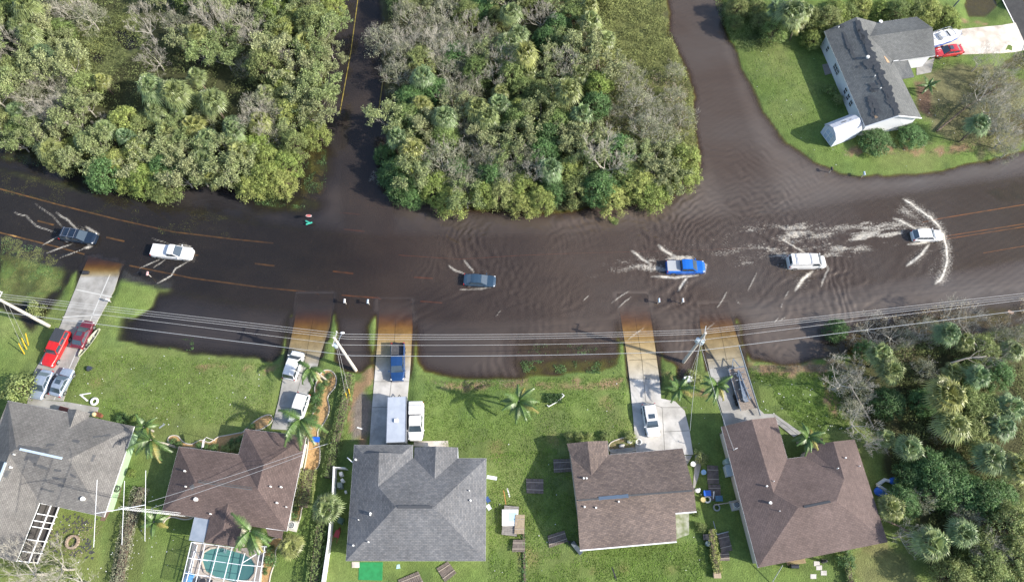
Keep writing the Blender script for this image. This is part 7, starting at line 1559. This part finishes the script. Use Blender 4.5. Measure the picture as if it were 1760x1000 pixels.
def cage():
    z = 3.1; r = thing('pool_cage', 'white framed screen enclosure over the teal swimming pool', 'pool cage', tuple(G(390,965,.5))); w = mat('white_cage_frame', (.78, .80, .84), .4); tl, tr_, = G(329,931,z), G(458,939,z); out = []
    def seg(a, c, za=z, zb=z, t=.065): b = MB(); b.bar(G(a[0], a[1], za), G(c[0], c[1], zb), t, t); out.append(b); b.build('frame_beam', w, r, world=True)
    seg((329,931),(407,941)); seg((440,938),(458,939)); seg((329,931),(311,1008)); seg((353,933),(334,1010)); seg((376,937),(357,1010), z+.5, z+.5); seg((399,940),(381,1010), z+.8, z+.8); seg((421,950),(405,1010), z+.8, z+.8); seg((448,939),(435,1010), z+.3, z+.3); seg((455,939),(444,1010))
    seg((324,958),(357,963)); seg((343,960),(414,970), z+.4, z+.7); seg((414,970),(452,973), z+.7, z); seg((317,984),(357,990)); seg((350,988),(400,996), z+.3, z+.6); seg((400,996),(445,1000), z+.6, z); seg((443,948),(457,948)); seg((415,968),(442,951), z+.7, z); seg((331,934),(342,958), .6, z)
    for a, c in (((329,931),(337,934)), ((324,958),(333,960)), ((317,984),(326,985)), ((458,939),(454,937)), ((452,973),(448,972)), ((455,945),(451,943))): seg(a, c, z, .6)
    seg((339,936),(322,1008), .65, .65, .08); seg((334,946),(318,1008), 1.6, 1.6, .08)
    b = MB(); q = [G(329,931,z), G(311,1008,z), G(322,1008,.6), G(339,936,.6)]; b.face(q); m = bpy.data.materials.new('insect_screen'); m.use_nodes = True; t = m.node_tree; bs = t.nodes['Principled BSDF']; bs.inputs['Base Color'].default_value = (.10, .12, .17, 1); bs.inputs['Alpha'].default_value = .45; b.build('screen_wall', m, r, world=True)
    b = MB(); b.face([G(458,939,z), G(444,1010,z), G(440,1010,.6), G(452,940,.6)]); b.build('screen_wall', m, r, world=True)
cage()
simple('pool_lounge', 'blue folded lounge cover in the left corner of the pool cage', 'lounge', 327, 993, lambda b: (b.box((0, 0, .4), (1.0, 1.2, .12)), b.box((0, .5, .7), (1.0, .12, .6), 0, Matrix.Rotation(-.4, 3, 'X')), b.box((-.4, -.4, .2), (.06, .06, .4)), b.box((.4, -.4, .2), (.06, .06, .4))), mat('sky_blue_cloth', (.12, .32, .60), .6), rz=-.3)
simple('pool_table_set', 'small dark table with two chairs on the pool deck', 'table', 352, 999, lambda b: (b.cyl((0, 0, .7), .4, .05, 14), b.cyl((0, 0, .35), .05, .7, 6), b.box((.9, 0, .4), (.4, .4, .05)), b.box((-.9, 0, .4), (.4, .4, .05)), b.box((.9, .2, .6), (.4, .05, .4)), b.box((-.9, .2, .6), (.4, .05, .4))), mbk)
b = MB(); A = G(205,874,.6); Bq = G(330,888,.6)
def flagp():
    r = thing('flag_pole', 'short house pole with a striped flag hanging over the front bed', 'flag', tuple(GH(347,768))); b = MB(); b.tube([G(346,771,3.3), G(354,751,4.0)], .03, 6); b.build('pole', chrome, r, world=True); b = MB(); b.face([G(346,769,3.3), G(348,757,3.6), G(353,752,3.4), G(350,768,2.9)]); b.build('flag_cloth', mat('pale_flag', (.55, .42, .46), .8, col2=(.60, .62, .68), ns=6), r, world=True); b = MB(); b.tube([G(354,751,4.0), G(370,757,.8)], .03, 5); b.build('stay', wpl, r, world=True)
flagp()
def metalpole(): 
    stick('clothes_pole', 'thin pale pole lying across the side lawn right of the pool house', 'pole', (541,769), (571,760), .7, 1.0, .05, wpl)
    stick('leaning_pole', 'pale bamboo pole leaning on the lower eave of the red brown house', 'pole', (1345,971), (1326,1002), 3.0, .6, .06, mat('bamboo', (.38, .40, .33), .6))
    stick('road_lamp_pole', 'dark slanted pole among the bushes at the top right', 'pole', (1628,24), (1651,-2), .5, 5.0, .12, mat('dark_pole', (0, 0, 0)))
metalpole()
# flecks of storm litter
def bits():
    R = random.Random(5); b = MB()
    for k in range(260):
        z = R.choice([0, 1, 2, 3, 4]); x, y = [(R.uniform(850, 1230), R.uniform(650, 1000)), (R.uniform(1290, 1450), R.uniform(640, 740)), (R.uniform(110, 460), R.uniform(610, 740)), (R.uniform(1300, 1690), R.uniform(60, 295)), (R.uniform(100, 300), R.uniform(850, 1000))][z]; p = GH(x, y)
        if p.z < .05: continue
        s = R.uniform(.05, .14); b.box((p.x, p.y, p.z+.05), (s, s*.7, .03), R.uniform(0, 3))
    tag(b.build('litter', wpl), 'small white bits of storm litter scattered over the lawns', None, None, 'stuff')
bits()
